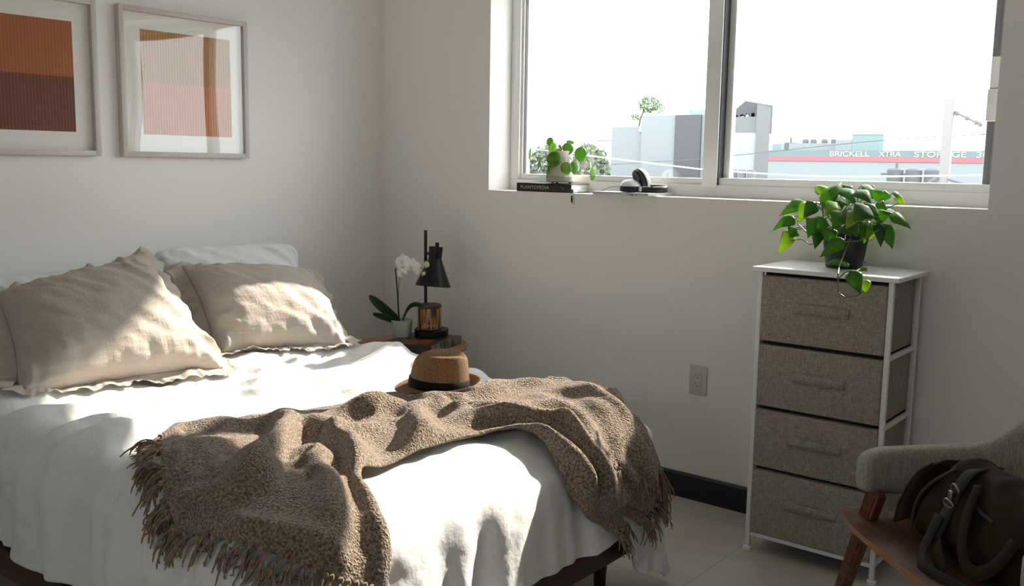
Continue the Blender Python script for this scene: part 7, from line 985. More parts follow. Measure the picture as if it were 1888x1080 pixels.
0,1,-1,0,-1,0,-17,3,3,3,2,3,1,3,1,2,1,1,0,0,-1,0,-1,0,0,0,1,0,2,0,0,1,1,1,0,2,-1,0,-1,1,0,1,0,0,0,0,0,-1,1,-1,1,-1,0,0,-1,0,0,-1,1,0,-1,-1,-23,4,3,3,
3,3,4,2,3,1,2,1,1,0,1,-1,0,-1,0,0,0,2,0,1,1,0,0,1,1,1,1,0,0,-1,1,0,0,0,0,1,-1,0,0,0,0,0,0,-1,0,-1,0,0,-1,-1,-1,-2,-28,4,4,4,4,4,3,2,3,3,1,2,0,1,0,0,0,
1,-1,0,1,0,1,2,1,0,1,0,1,0,1,1,0,0,0,0,0,0,1,-2,0,0,-1,1,0,1,-1,1,-1,0,-2,-1,0,-2,-1,0,-32,5,5,4,4,3,4,5,3,2,2,1,1,0,0,1,0,-1,1,1,0,1,1,1,1,2,0,1,0,0,
0,0,0,1,0,0,1,0,-1,0,-1,-1,1,0,-1,-1,1,0,0,-1,0,-1,-2,-1,-1,-1,-33,5,5,4,5,5,4,3,3,3,1,0,0,0,1,1,1,1,0,0,1,0,1,2,0,1,2,0,0,1,0,0,0,0,0,0,0,0,1,2,1,1,
-1,-2,0,-3,-1,-2,0,0,1,-1,-1,-2,-1,-2,-30,2,4,6,4,5,4,4,4,3,-4,-2,1,-1,2,5,1,0,1,1,0,1,1,0,2,0,1,0,1,0,0,0,1,1,0,-2,1,1,0,0,2,1,1,2,1,0,-1,-9,-7,2,4,
-2,-1,-1,-1,-2,156,-3,0,0,5,-4,8,17,-13,-12,1,11,-6,8,5,-13,-14,-4,-3,-1,-2,-9,-2,0,1,2,-1,0,0,1,1,6,4,-3,2,2,-1,-1,-2,-3,-3,-3,-4,-4,-4,-4,-4,-4,-4,
-3,-4,-3,-4,-3,-4,-4,1,1,-1,1,-1,7,-6,-11,11,4,-2,-10,8,0,-2,3,5,2,3,2,-1,-1,-4,-1,-2,-2,1,0,1,1,1,-3,-2,3,0,-2,0,-1,-1,0,0,0,0,1,0,0,0,0,1,-1,0,0,1,
-1,0,0,1,0,0,-1,-1,3,-1,-2,3,0,0,-2,2,2,0,-1,3,2,3,0,-1,1,2,-2,0,-2,-1,-1,-1,0,1,-2,0,2,-1,0,-1,-2,0,0,0,0,1,0,0,0,0,0,-1,0,0,0,0,1,-1,0,0,1,-1,0,0,0,
0,1,0,2,0,-1,1,-1,-1,0,3,3,1,-3,-1,5,2,1,-1,-1,-2,0,-1,0,-2,0,0,1,1,-1,-1,0,-1,-1,0,1,0,1,0,0,0,-1,-1,0,1,0,0,-1,1,-1,1,0,0,0,-1,0,1,-1,2,0,-1,1,1,-1,
-2,1,1,2,0,-4,3,4,2,0,-1,0,0,-1,1,-2,-1,0,0,0,0,0,-1,-1,0,1,0,0,2,-1,1,-1,-1,0,-1,0,0,0,1,0,0,0,1,-1,1,0,-1,1,2,-2,0,1,-2,2,1,0,-3,2,2,1,-4,0,2,1,0,1,
0,0,1,0,0,-1,-1,0,-1,-1,0,0,1,0,0,0,1,1,0,1,-1,0,-1,-1,0,0,0,1,-1,1,-1,0,0,1,0,-1,-1,0,1,0,-1,-1,2,2,2,-1,-3,2,1,-1,-4,2,1,0,0,0,2,1,0,1,-1,-1,0,-2,0,
-1,-1,1,1,1,1,1,0,0,0,-1,0,-1,0,0,1,0,0,0,1,0,0,-1,1,0,-1,0,-1,0,1,0,1,-1,1,2,0,-2,-3,2,4,-3,-2,2,-1,0,0,1,1,2,0,1,-1,0,-1,-1,-2,-1,0,0,0,2,1,0,1,0,0,
-1,0,0,0,0,0,0,1,1,0,0,0,0,0,0,-1,0,0,1,1,1,0,0,1,3,-2,-5,-1,2,0,-1,1,2,0,-1,1,1,1,-1,2,0,0,-1,-2,-1,-1,0,-1,-1,1,1,1,1,0,0,-2,1,0,1,0,0,0,1,0,0,1,0,
0,0,0,-1,-2,0,3,-3,1,3,1,1,0,2,-3,-6,3,2,0,-3,3,0,1,0,0,0,1,2,1,0,0,-2,-2,-1,1,-1,-2,0,0,0,1,0,0,-1,2,0,1,0,1,0,0,-1,1,0,1,0,0,-1,-1,1,-1,0,4,-4,-3,2,
3,1,-2,-2,-1,0,4,1,0,0,0,0,0,0,0,1,1,2,2,-1,-3,-2,-1,1,-1,0,0,-1,-1,0,-1,1,0,1,0,2,0,1,-1,1,0,0,0,1,-1,1,0,0,-1,1,1,0,-1,2,-4,0,1,1,-2,-5,5,5,0,-1,0,
4,-1,-2,-1,0,1,1,2,1,0,-1,-3,-2,0,-1,1,1,0,-1,-1,-1,0,0,1,1,1,0,1,-1,1,-1,0,1,0,0,1,0,-1,0,-1,3,1,-2,-1,0,0,-4,1,6,0,-6,-3,7,3,-3,-1,2,2,1,-1,-1,0,1,
1,2,-1,-3,-5,0,2,1,1,-1,1,0,0,-1,0,0,1,1,0,0,-1,1,-1,1,0,0,0,0,1,0,0,0,-1,2,1,-3,-3,3,2,-4,-1,3,2,-1,-5,-1,6,3,-3,-2,2,3,3,0,-2,1,0,1,-1,-3,-6,1,4,1,
0,-1,0,1,0,0,-1,1,0,1,1,0,-1,0,0,-1,0,0,1,1,0,0,0,-1,0,1,2,0,-4,-2,1,-1,-4,3,4,4,-3,-6,1,5,-4,-3,1,2,2,4,2,0,0,-1,1,0,0,-3,0,2,0,-1,0,-1,0,0,1,-1,1,0,
0,0,0,-1,0,1,0,0,-1,1,0,1,0,0,0,0,3,1,-3,-3,0,2,-3,-2,3,3,1,-4,-4,2,3,-2,-1,-2,-1,-1,2,4,3,0,0,1,4,-4,-6,0,3,3,1,0,-1,0,0,1,0,0,-1,0,0,0,1,-1,1,0,0,0,
0,0,1,0,-1,1,1,3,1,-4,-3,3,-2,-5,-3,3,6,4,-5,-4,2,4,-2,0,-2,-1,-1,-3,1,3,1,2,4,3,-3,-5,-3,0,4,3,1,0,-1,0,0,0,0,0,0,0,0,0,0,0,0,0,1,0,0,0,1,-2,1,3,2,
-2,-2,-2,1,-2,-2,-4,2,6,-1,-5,0,4,2,-1,1,2,1,-5,-6,1,1,0,2,3,4,1,-3,-3,-3,3,4,0,0,0,0,0,0,-1,1,0,0,0,0,0,1,-1,0,1,0,0,0,-2,1,3,2,3,-1,-3,-3,-1,0,-3,
-1,1,4,0,-4,-3,1,2,2,3,4,2,-8,-8,-1,3,1,2,0,2,3,2,-4,-3,2,4,1,0,0,-1,-1,0,0,0,0,1,0,0,0,1,0,-1,1,0,0,-2,-1,0,4,1,0,-3,-1,0,1,2,-4,-4,3,6,0,-2,-5,-2,3,
3,0,-3,-7,-4,2,3,4,2,3,1,0,0,1,-1,-3,2,2,1,0,0,0,0,-1,0,1,0,-1,1,-1,0,1,0,0,1,0,-2,-2,-1,1,3,2,2,0,-2,-4,-1,0,-1,0,1,1,-1,2,-1,-3,3,3,4,-2,-6,-2,0,0,
1,0,2,3,-1,2,-1,-2,0,4,0,0,-1,0,-1,1,0,-1,1,1,-1,1,0,0,1,-1,0,-1,0,-2,-2,-1,1,2,4,3,0,-2,-4,0,1,-1,-1,0,0,4,4,-2,-5,-3,4,3,-5,-4,0,3,2,1,-1,0,2,0,2,0,
-2,1,0,0,0,-1,1,-1,0,1,0,0,1,0,0,0,0,1,0,-1,0,0,-1,-2,-2,1,1,3,4,0,-2,-3,0,0,-1,1,3,2,4,5,-4,-6,-3,4,-1,-7,0,3,2,2,-1,-3,0,3,3,4,2,-3,-4,-2,-1,0,-1,1,
0,0,0,1,1,0,1,-1,0,0,0,0,1,0,0,-1,0,-3,-1,2,3,2,-1,-2,-2,0,0,3,4,3,1,0,1,-4,-7,-1,1,-2,-2,2,3,2,3,-1,-2,0,1,0,-2,-3,2,-1,0,0,0,0,1,0,1,0,0,2,-1,1,0,
-1,0,0,2,1,0,1,0,-4,-2,0,1,2,1,0,1,-1,2,3,2,0,-2,-3,-4,-2,-4,0,5,5,-3,-3,0,0,3,5,6,-1,-5,-4,-3,-3,0,1,0,0,0,1,1,0,1,1,1,0,1,-1,0,0,1,-1,0,-2,-1,2,3,
-1,-1,0,2,1,1,2,2,2,1,1,-1,-4,-5,-5,-3,-2,0,1,5,5,5,-2,-5,-3,-3,1,4,0,1,0,-2,-3,-2,1,0,1,2,1,1,2,0,0,0,0,0,0,0,1,0,-1,0,0,0,2,-2,0,1,1,0,2,3,4,2,1,-1,
-4,-4,-5,-4,-4,-2,1,1,4,2,1,2,3,4,0,-6,-3,2,0,0,0,-2,-3,-4,1,3,2,2,1,2,1,1,-1,-1,-1,0,0,0,0,1,-1,2,2,0,-3,-4,2,1,2,1,2,3,2,1,-1,-4,-4,-6,-3,-3,1,0,2,
2,2,1,1,-1,1,2,3,6,0,-5,-4,-1,0,3,2,-2,-4,-1,-1,-1,-1,0,2,3,2,2,-1,-1,1,-1,0,0,-1,-3,0,2,-2,1,2,2,1,0,0,1,-2,-1,-1,-2,-3,-3,-1,1,0,3,1,2,1,1,-1,0,-1,
-2,1,1,0,-2,1,0,2,1,5,6,1,-2,-2,-2,-2,-2,0,-1,0,0,1,-2,1,1,1,-1,-1,-1,-1,-1,1,2,2,1,-1,-1,-1,-3,-6,-1,3,2,1,1,0,1,1,0,1,0,0,0,2,-1,0,-4,-1,0,0,-2,2,1,
-1,1,1,1,-1,0,0,1,3,2,1,1,2,-1,-4,-4,1,3,0,-1,0,-1,-1,1,2,2,0,0,-3,-2,-1,-3,2,2,2,2,1,1,0,-1,0,0,-1,0,-1,-1,-3,0,0,1,-1,-1,0,-1,-1,0,1,1,0,0,1,1,1,2,
1,1,0,0,1,1,1,-1,-4,0,1,0,0,0,1,0,1,-2,0,0,-1,-3,0,0,7,-1,-1,1,3,2,2,0,0,-1,0,0,1,0,-1,-4,-3,0,0,0,-1,-1,-1,0,0,0,1,2,1,1,2,0,0,1,0,0,0,1,2,4,-2,-5,
-3,-1,0,0,0,0,0,-1,-1,1,-1,-2,1,3,2,-4,-2,1,2,3,3,3,1,1,1,0,-2,-1,-2,0,0,1,0,-1,-2,0,-1,0,0,0,1,1,1,1,0,1,1,-1,0,-1,0,-1,1,1,-1,-3,-2,0,0,1,0,0,-1,2,
0,0,-2,-2,-1,4,1,-2,-2,-2,-1,0,2,3,4,2,1,1,0,0,1,1,0,0,-1,-1,-2,1,2,-1,0,1,0,-1,1,-1,1,-1,-1,0,-2,0,-2,0,-1,-1,0,-1,0,0,0,0,0,-1,-1,0,1,1,-1,2,-1,2,0,
-2,0,-2,-4,-3,1,1,1,2,2,1,2,1,3,2,1,1,1,-3,0,1,0,1,0,-1,0,-1,-1,0,-2,-1,-1,-1,-1,-1,0,-2,0,0,-1,0,0,1,0,0,0,1,-2,-2,3,1,0,1,0,3,-5,1,-1,0,-2,-4,0,-1,
-3,0,0,1,1,2,2,4,3,0,-2,-2,0,2,-2,2,1,0,-1,0,-1,-2,-1,-1,-1,-2,1,-1,-1,1,-1,-1,1,2,1,2,-1,1,1,1,1,-3,-1,0,1,0,3,-1,-3,3,1,-2,-2,0,-3,-1,-2,-2,-1,0,0,
1,2,1,1,0,-3,-6,-1,2,0,3,3,1,0,-1,-2,0,-1,0,-1,1,-1,0,1,-1,1,1,0,1,3,1,1,0,-1,-1,1,0,-1,-1,3,3,1,-1,0,2,-2,-3,1,2,-2,-3,-2,-1,0,-1,0,0,0,0,0,-1,0,2,0,
-4,-1,0,-1,0,-1,0,1,-1,1,-1,1,0,1,0,0,1,-1,1,1,2,1,1,0,1,1,0,-1,3,-1,-1,3,-2,-2,0,4,1,-2,-2,-1,-2,-1,-1,2,1,-1,0,0,1,0,-1,-2,-1,0,3,1,-2,1,-4,-2,-2,0,
0,0,1,0,2,0,1,0,0,0,0,1,-1,1,0,1,2,1,1,1,-1,2,1,-2,-1,-1,-1,2,0,3,-1,0,2,0,0,-3,-1,1,0,1,-1,-1,0,-1,-1,-2,-2,0,1,1,-1,1,-2,-1,0,1,0,0,1,0,0,1,0,0,1,0,
-1,0,0,0,1,0,1,0,2,1,1,-2,-1,-1,0,1,1,0,1,-1,1,2,3,2,0,-1,-3,-3,0,1,1,-3,-2,-1,-1,-1,1,0,1,0,0,0,1,-1,0,0,0,1,-1,1,-1,0,0,1,0,0,1,-1,0,0,-1,1,-1,-1,2,
2,0,-2,-4,2,4,-1,-1,-2,-1,1,1,3,2,3,3,0,-3,-4,-2,0,1,-1,-2,-1,-1,0,-1,1,2,1,1,0,-1,0,1,-1,0,0,0,0,0,0,0,0,0,0,0,1,0,-1,0,-1,1,1,0,1,1,-2,-2,2,1,-3,-1,
-1,-1,-1,0,0,2,4,3,5,5,1,-4,-6,-4,0,0,-2,-2,0,1,1,2,0,1,0,0,0,0,0,0,0,0,0,0,1,1,0,1,0,0,-1,0,-1,0,-1,-2,2,-1,1,0,0,-1,0,-2,-4,0,2,-1,-1,-4,-1,1,2,4,4,
3,1,-3,-3,-2,0,3,0,-1,0,0,1,-1,1,0,0,1,0,0,1,0,0,1,0,2,0,1,1,0,1,-1,0,-1,0,-3,-1,-1,1,0,0,1,2,3,-3,-4,-2,-1,-2,-1,0,-2,-3,-1,0,2,3,5,4,2,-1,-2,-4,0,2,
3,0,-2,0,1,0,0,1,0,1,0,0,1,0,1,1,2,1,1,-1,0,-2,0,-1,-1,-2,0,-1,0,2,-2,-1,2,1,1,-2,-4,3,3,-1,-2,-4,-4,-2,-3,-1,-1,1,2,7,7,4,0,-2,-6,-1,1,3,2,2,1,1,0,1,
0,0,0,1,1,0,0,1,0,1,-1,-2,-2,-2,-2,-2,0,0,-1,1,-1,2,-2,-2,0,3,2,0,-2,-1,-2,-2,-1,-2,3,1,-2,-4,-3,-2,0,4,5,4,7,7,0,-4,-5,0,1,4,2,0,1,-1,0,0,0,0,0,0,0,
-1,-1,-2,-2,-1,-3,-2,-1,0,-1,1,1,0,1,2,-1,-2,-2,0,3,2,1,0,-1,-1,-1,0,1,0,1,0,0,-2,-3,-3,-5,-2,6,8,6,2,-1,-3,1,-1,-1,0,-1,0,-2,-2,-1,1,1,0,0,-1,-1,-1,
-2,-1,0,1,0,0,1,1,1,1,1,2,-1,-1,-2,-1,0,2,3,1,1,1,0,0,0,0,0,-1,-3,-1,0,-5,-4,1,2,3,1,0,0,-2,-1,-3,-2,-1,0,-1,0,-2,1,2,2,0,-2,0,0,0,1,1,1,1,2,1,1,1,1,
1,0,2,-1,-1,-1,-2,-1,0,1,2,2,2,2,1,1,1,0,-1,0,-1,-1,-4,-2,4,3,-4,-5,-2,-1,0,-2,-2,0,-1,0,0,1,4,-1,-2,1,3,-2,-1,-1,0,1,1,2,1,1,1,1,0,1,0,0,0,1,-1,0,0,
-1,-1,-2,0,0,1,0,2,2,2,2,2,0,1,-1,-1,1,3,-1,-5,-5,-2,1,1,1,0,-2,0,-1,0,1,1,1,-1,-1,0,-1,0,-1,0,0,1,0,2,0,1,0,0,0,0,1,0,0,0,-1,0,-1,0,0,-1,-1,-1,0,0,0,
1,2,2,3,-1,0,3,4,-1,-6,-2,-2,1,3,2,2,1,1,-1,-1,-1,-1,0,3,1,-3,-3,-2,-1,0,0,0,0,0,0,0,1,0,0,0,0,1,0,-1,1,0,-1,0,0,-1,0,0,-1,-1,-1,0,0,0,2,1,2,-2,-2,0,
-3,-2,1,1,2,4,4,4,2,0,0,0,-1,-1,-2,-2,-2,-1,-1,3,-1,0,-2,0,-1,1,0,0,0,0,0,1,0,-1,0,0,-1,1,0,0,0,0,0,0,0,0,-1,-2,0,1,0,1,0,0,-1,-3,-3,-1,-1,2,3,1,2,5,
0,0,0,0,1,1,0,-1,0,0,-1,0,1,-3,0,-2,0,0,-1,1,-1,1,0,0,1,1,0,0,1,-1,0,1,-1,1,0,1,0,1,0,-2,-1,1,0,0,-1,0,0,0,-2,-2,0,3,1,0,0,-3,-3,0,1,1,1,1,1,1,1,0,1,
0,-1,0,-1,0,-1,0,0,0,1,-1,1,0,0,-1,0,0,0,0,1,-1,1,0,0,1,0,1,3,0,0,-1,-2,-3,-2,-1,3,2,1,2,2,1,-1,-1,-3,-7,-3,0,0,1,1,2,1,2,1,2,0,0,-1,-1,0,-1,0,-1,0,0,
0,2,0,0,0,-1,0,0,0,1,-1,1,1,1,3,2,4,1,0,-1,-4,-5,-4,-4,-2,2,2,3,0,4,2,1,-1,-3,-5,-3,1,0,1,0,1,-1,1,1,2,1,3,1,1,0,-2,-1,-1,-2,0,-1,0,0,1,1,0,1,0,0,0,0,
2,1,2,2,0,0,-1,-3,-3,-1,-2,-2,-2,0,1,1,2,-1,2,0,2,2,0,-2,-1,0,0,0,-1,0,-1,0,0,-1,1,2,2,4,2,3,0,-1,-2,-1,-3,-2,-1,0,0,0,1,0,-1,1,1,1,1,3,1,1,0,-3,-5,
-3,-4,0,0,0,2,2,1,1,0,1,-1,-2,1,2,1,0,-2,0,0,-1,0,-1,0,0,-1,-1,-1,0,1,3,4,3,4,1,-1,-2,-2,-2,-2,-2,1,0,0,0,1,0,0,2,3,1,0,-1,-4,-4,-3,-1,-1,1,1,2,1,0,1,
-1,0,2,3,-1,-1,0,-1,-1,0,-1,0,0,0,0,0,-1,-1,0,-1,-1,0,1,3,3,2,2,0,-1,-1,-1,-2,0,0,1,0,0,2,0,2,1,0,0,-2,-4,-3,-2,0,0,2,1,1,0,1,1,-1,0,-2,-1,0,-1,0,2,2,
0,-1,0,0,0,1,0,0,0,0,-1,-1,0,1,0,0,1,1,0,1,0,-1,0,0,1,0,0,0,0,1,1,1,2,-1,-3,-4,-3,-1,0,1,2,1,1,2,0,0,0,0,0,0,-1,1,-1,0,1,0,0,-1,0,0,1,-1,1,0,0,0,0,0,
1,-1,1,-1,-1,-1,-1,0,0,1,0,2,0,1,1,-1,0,-3,5,1,-1,-2,-4,-2,-1,1,1,2,1,1,1,-1,1,0,0,1,0,-1,0,0,-1,1,1,-1,-1,1,0,0,0,1,0,0,-1,1,0,1,-1,1,-1,0,-2,-2,-1,
-1,0,1,1,1,2,0,1,0,-2,1,0,0,-2,-3,-2,-1,1,2,2,1,0,1,-1,1,-1,0,0,0,1,1,1,-1,0,1,-2,-1,0,1,0,1,0,-1,0,0,1,-1,1,0,1,0,-1,-2,-1,-2,-2,0,0,1,2,2,1,1,-1,0,
-1,2,-1,-2,-2,-2,0,1,1,1,1,1,0,0,0,0,0,0,0,0,0,1,1,0,-1,-2,-1,-1,2,2,1,-1,-1,1,-1,0,1,1,0,1,0,-1,-1,-3,-3,-2,0,0,2,2,1,2,0,1,0,-1,-1,0,0,0,-2,-1,0,1,
2,0,0,0,0,0,0,0,0,0,0,0,0,1,-1,-2,3,1,-3,-3,2,2,1,0,0,-1,1,0,0,1,2,0,0,-3,-3,-3,-2,-1,0,1,2,2,2,1,2,1,-2,-2,-1,-1,1,1,0,-1,0,0,0,0,1,-1,1,0,0,0,0,0,0,
0,0,0,-3,1,5,0,-5,-2,-1,1,2,1,1,0,1,1,1,1,0,0,-4,-2,-4,-2,-2,0,2,2,2,1,2,2,1,-1,-1,-3,-2,-2,2,0,0,1,-1,0,0,1,-1,1,0,0,1,1,0,0,0,0,-1,-1,-1,1,0,-3,-3,
2,0,0,1,1,2,2,1,1,1,0,-2,-3,-3,-4,-3,-1,1,2,2,2,1,1,2,0,1,-2,-1,-1,-2,-1,0,0,1,-1,1,1,0,-1,1,0,0,1,1,-1,2,0,0,0,0,-3,2,1,-1,-6,0,1,-1,0,1,3,2,2,1,1,
-2,-2,-3,-4,-3,-2,0,1,2,1,1,1,1,2,0,0,-1,0,-2,0,1,2,-3,-1,0,1,1,0,0,1,0,-1,0,0,-1,1,0,1,1,0,-2,1,5,0,-5,-3,0,-1,1,0,2,2,2,1,0,-1,-2,-3,-4,-3,-1,0,2,2,
1,1,1,1,0,0,0,0,-1,-2,0,-1,0,2,-2,-3,0,2,1,1,0,0,0,0,-1,-1,-1,-1,-1,0,0,1,2,2,-1,-1,-2,2,0,0,0,1,0,1,0,1,0,-1,-1,-2,-1,-1,-1,1,0,1,0,1,0,0,1,0,0,0,-2,
-2,-2,0,0,10,-6,-4,-2,1,1,1,1,1,-1,0,-1,-2,0,-1,-1,0,0,1,3,0,-2,-1,2,2,1,-2,-2,-1,-1,0,0,0,1,1,1,-1,0,-1,0,0,0,-1,1,0,0,1,0,1,0,-2,-3,-2,-1,0,1,-12,
12,-1,1,0,2,0,1,0,0,-2,-1,0,-1,0,0,-1,0,-1,-1,-1,-2,1,3,4,1,0,-2,-2,-2,-2,0,0,2,1,2,1,-1,0,-1,-1,0,0,0,0,1,1,1,-1,-2,-2,-2,-1,-1,1,2,8,-8,1,0,2,1,-2,
1,0,-1,-1,-1,-1,1,0,0,0,0,-1,-2,-1,-1,-1,0,3,4,1,0,-3,-2,-3,-2,0,1,2,2,1,1,-1,0,-1,0,0,0,1,0,-1,0,-1,-1,-2,-1,-2,1,2,2,-5,0,3,0,3,2,0,-1,0,-1,-1,0,1,
-1,1,0,0,-2,-1,-1,-1,0,-1,-1,0,3,4,0,0,-2,-2,-3,-1,-2,2,1,3,1,1,-1,0,-2,0,0,0,0,0,-1,0,-2,-1,-1,0,1,0,0,-5,1,2,3,1,0,1,0,-2,-2,0,1,1,2,-1,1,-2,0,-1,
-2,-1,0,-1,-2,-1,0,3,4,2,0,-2,-2,-4,-2,-1,1,3,2,2,0,-1,0,-2,-1,0,-1,0,0,-2,0,-1,0,0,0,1,0,-1,0,2,1,-1,-2,3,1,-1,0,0,0,0,0,1,0,1,-1,0,-1,-1,-2,-2,-2,
-3,-1,0,3,2,3,1,-1,-2,-3,-4,0,1,4,3,2,-1,-2,0,-2,-1,0,-1,0,0,-1,0,-1,1,1,0,1,1,0,-1,-1,-3,1,2,1,1,1,2,-1,-1,-1,-1,0,0,1,0,1,-1,-1,-1,-2,-2,-3,-2,-1,2,
1,4,2,0,-2,-3,-4,-1,2,4,3,2,-1,-2,-1,-1,0,-1,-1,0,0,0,0,1,0,0,0,4,-4,0,0,-4,-2,0,0,2,4,2,1,-1,-1,-2,-2,-1,0,0,1,1,1,1,-1,-1,-3,-2,-3,-2,1,-1,2,2,1,0,
-3,-2,-1,2,4,2,1,0,-1,-1,-1,0,-1,-1,1,0,1,0,0,1,0,-10,7,3,-1,-3,-4,-2,0,2,2,2,3,1,0,0,-2,-1,-3,-1,-1,1,1,2,1,0,1,-2,-2,-2,-2,-1,-1,0,2,1,0,-2,-2,-1,2,
3,3,1,0,-1,-1,-1,-1,1,-1,1,1,0,1,0,0,-1,2,-1,-5,-2,0,-3,-1,-1,1,1,2,1,1,1,1,-1,0,-1,0,-1,-1,-1,1,1,1,1,0,-1,-2,-1,-2,-1,0,0,2,-1,-2,-1,-1,3,3,2,1,0,
-1,-1,0,-1,1,0,0,2,-1,0,0,14,-15,-6,-3,3,1,0,-2,-1,-2,-1,-1,1,0,1,1,1,2,1,0,0,0,-2,-2,-1,0,1,2,1,0,-1,-1,-1,-2,0,0,1,0,-2,-1,0,2,3,2,1,0,-1,0,-1,0,0,
1,-1,1,0,1,-22,9,0,4,4,1,1,-2,-2,-2,-3,-1,-1,-1,0,1,1,0,2,2,1,0,1,-1,-1,-2,-1,1,1,1,1,-1,-1,-1,-1,0,0,1,0,-1,-1,0,1,2,2,1,1,-2,0,0,0,0,1,0,1,-1,-6,-2,
1,3,1,1,-1,0,-1,-2,-1,-3,-1,0,-2,-1,0,1,0,1,1,2,0,1,-1,0,-1,-1,1,0,0,1,0,-1,0,-2,1,0,0,0,0,0,0,1,0,1,1,1,0,-1,0,0,0,1,0,1,-5,0,1,0,0,0,0,0,-1,-1,0,0,
-1,-1,-1,-1,-1,-1,0,-1,1,0,1,1,1,0,1,-2,-1,0,0,1,0,1,-1,0,-1,0,0,1,-1,0,0,0,0,1,0,0,1,0,1,0,0,1,0,1,-4,-1,-1,-1,0,0,-1,-2,0,0,0,1,0,0,1,0,0,-1,-1,-1,
-2,0,1,1,1,1,-1,1,-1,0,-1,0,1,0,0,1,-1,0,0,-1,1,0,-1,0,0,0,0,1,0,1,0,1,1,0,1,0,-5,-2,-2,-1,-1,-2,0,0,-2,1,0,0,1,1,1,0,1,0,0,-1,0,-1,-1,0,0,1,1,0,0,0,
1,-1,0,1,0,0,0,0,0,1,2,0,-1,-3,1,2,0,-2,0,0,1,1,1,1,1,1,-10,1,0,-1,-2,-1,-1,0,1,-1,1,-1,0,0,0,1,0,1,0,1,-1,0,-1,0,0,0,1,0,1,0,0,1,0,-1,1,-1,1,0,0,2,6,
2,-2,-6,-1,6,1,0,-2,-4,-1,1,0,1,1,0,-11,0,0,0,0,-1,-1,0,0,1,-1,1,-1,0,0,0,0,1,0,-1,1,-1,1,-1,1,-1,0,1,0,0,0,1,0,1,-1,1,0,-1,0,0,-1,0,1,0,0,2,5,34,0,
-35,-3,0,1,0,0,1,-8,-3,0,0,0,0,-1,1,-1,0,-1,1,0,-1,1,0,1,-2,0,1,0,0,0,0,0,1,-1,0,0,1,0,0,0,0,1,0,-1,1,0,-4,-8,-3,1,8,1,9,-5,7,2,-12,5,1,0,1,1,1,
],(90, 56),[1.228, -2.252, 0.284],0.002))
    t=thing('throw_blanket','brown chunky knit throw with tasselled ends crumpled across the bed','blanket',(1.7,-1.6,0))
    o=gridobj('knit_cloth',P-np.array((1.7,-1.6,0)),m,t); solid(o,.009,0); subsurf(o,2)
    rnd=random.Random(5)
    def tassels(row,inner,count,ln,skip=0):
        for k in range(count):
            s=(k+.5+rnd.uniform(-.25,.25))/count*(P.shape[1]-1); j=min(int(s),P.shape[1]-2); f=s-j
            a=Vector(P[row,j]*(1-f)+P[row,j+1]*f); q=Vector(P[inner,j]*(1-f)+P[inner,j+1]*f); d=(a-q).normalized()
            nrm=(Vector(P[row,j+1])-Vector(P[row,j])).cross(d).normalized()
            if nrm.z<0: nrm=-nrm
            b=B(); base=a-Vector((1.7,-1.6,0))+nrm*.004
            lathe(b,[(0,-.007),(.006,-.005),(.0075,0),(.006,.005),(0,.007)],8,Matrix.Translation(base))
            for q_ in range(8):
                g=Vector((rnd.gauss(0,.25),rnd.gauss(0,.25),rnd.gauss(0,.12))); L_=ln*rnd.uniform(.7,1.15); pts=[base]; v=(d+g*.6+nrm*.15).normalized()
                for w in range(7):
                    v=(v+Vector((rnd.gauss(0,.13),rnd.gauss(0,.13),rnd.gauss(0,.08)))).normalized()
                    n_=pts[-1]+v*L_/7; wv=n_+Vector((1.7,-1.6,0)); fl=floor_under(wv)
                    if fl is not None and wv.z<fl+.006: n_.z=fl+.006
                    else: v=(v+Vector((0,0,-.33))).normalized()
                    pts.append(n_)
                tube(b,pts,[.0023]*6+[.0021,.0015],5)
            obj('tassel',b,yarn,t)
    from mathutils.bvhtree import BVHTree
    D=DUV; n,m_=D.shape[:2]
    tree=BVHTree.FromPolygons([Vector(p) for p in D.reshape(-1,3)],[(i*m_+j,i*m_+j+1,(i+1)*m_+j+1,(i+1)*m_+j) for i in range(n-1) for j in range(m_-1)])
    def floor_under(p):
        r=tree.ray_cast(Vector((p.x,p.y,2)),Vector((0,0,-1)))
        return r[0].z+.004 if r[0] is not None and r[0].z>.30 else None
    tassels(0,2,46,.085); tassels(-1,-3,24,.10)
throw()

# ------------------------------------------------------------------ leaves
def leaf_mat(name,c1,c2,tr,var=6,tw=.45,gloss=.35):
    """waxy leaf: glossy front, light glowing through with light coming from behind"""
    m=bpy.data.materials.new(name); m.use_nodes=True; nt=m.node_tree; b=nt.nodes['Principled BSDF']; N=nt.nodes.new; L=nt.links.new
    tc=N('ShaderNodeTexCoord'); ns=N('ShaderNodeTexNoise'); ns.inputs['Scale'].default_value=var*4; ns.inputs['Detail'].default_value=3; L(tc.outputs['Object'],ns.inputs['Vector'])
    cr=N('ShaderNodeValToRGB'); e=cr.color_ramp.elements; e[0].position=.40; e[0].color=(*c1,1); e[1].position=.66; e[1].color=(*c2,1); L(ns.outputs['Fac'],cr.inputs[0]); L(cr.outputs[0],b.inputs['Base Color'])
    b.inputs['Roughness'].default_value=gloss; b.inputs['Specular IOR Level'].default_value=.5
    tl=N('ShaderNodeBsdfTranslucent'); tl.inputs[0].default_value=(*tr,1)
    mx=N('ShaderNodeMixShader'); mx.inputs[0].default_value=tw; L(b.outputs[0],mx.inputs[1]); L(tl.outputs[0],mx.inputs[2]); L(mx.outputs[0],nt.nodes['Material Output'].inputs[0])
    return m
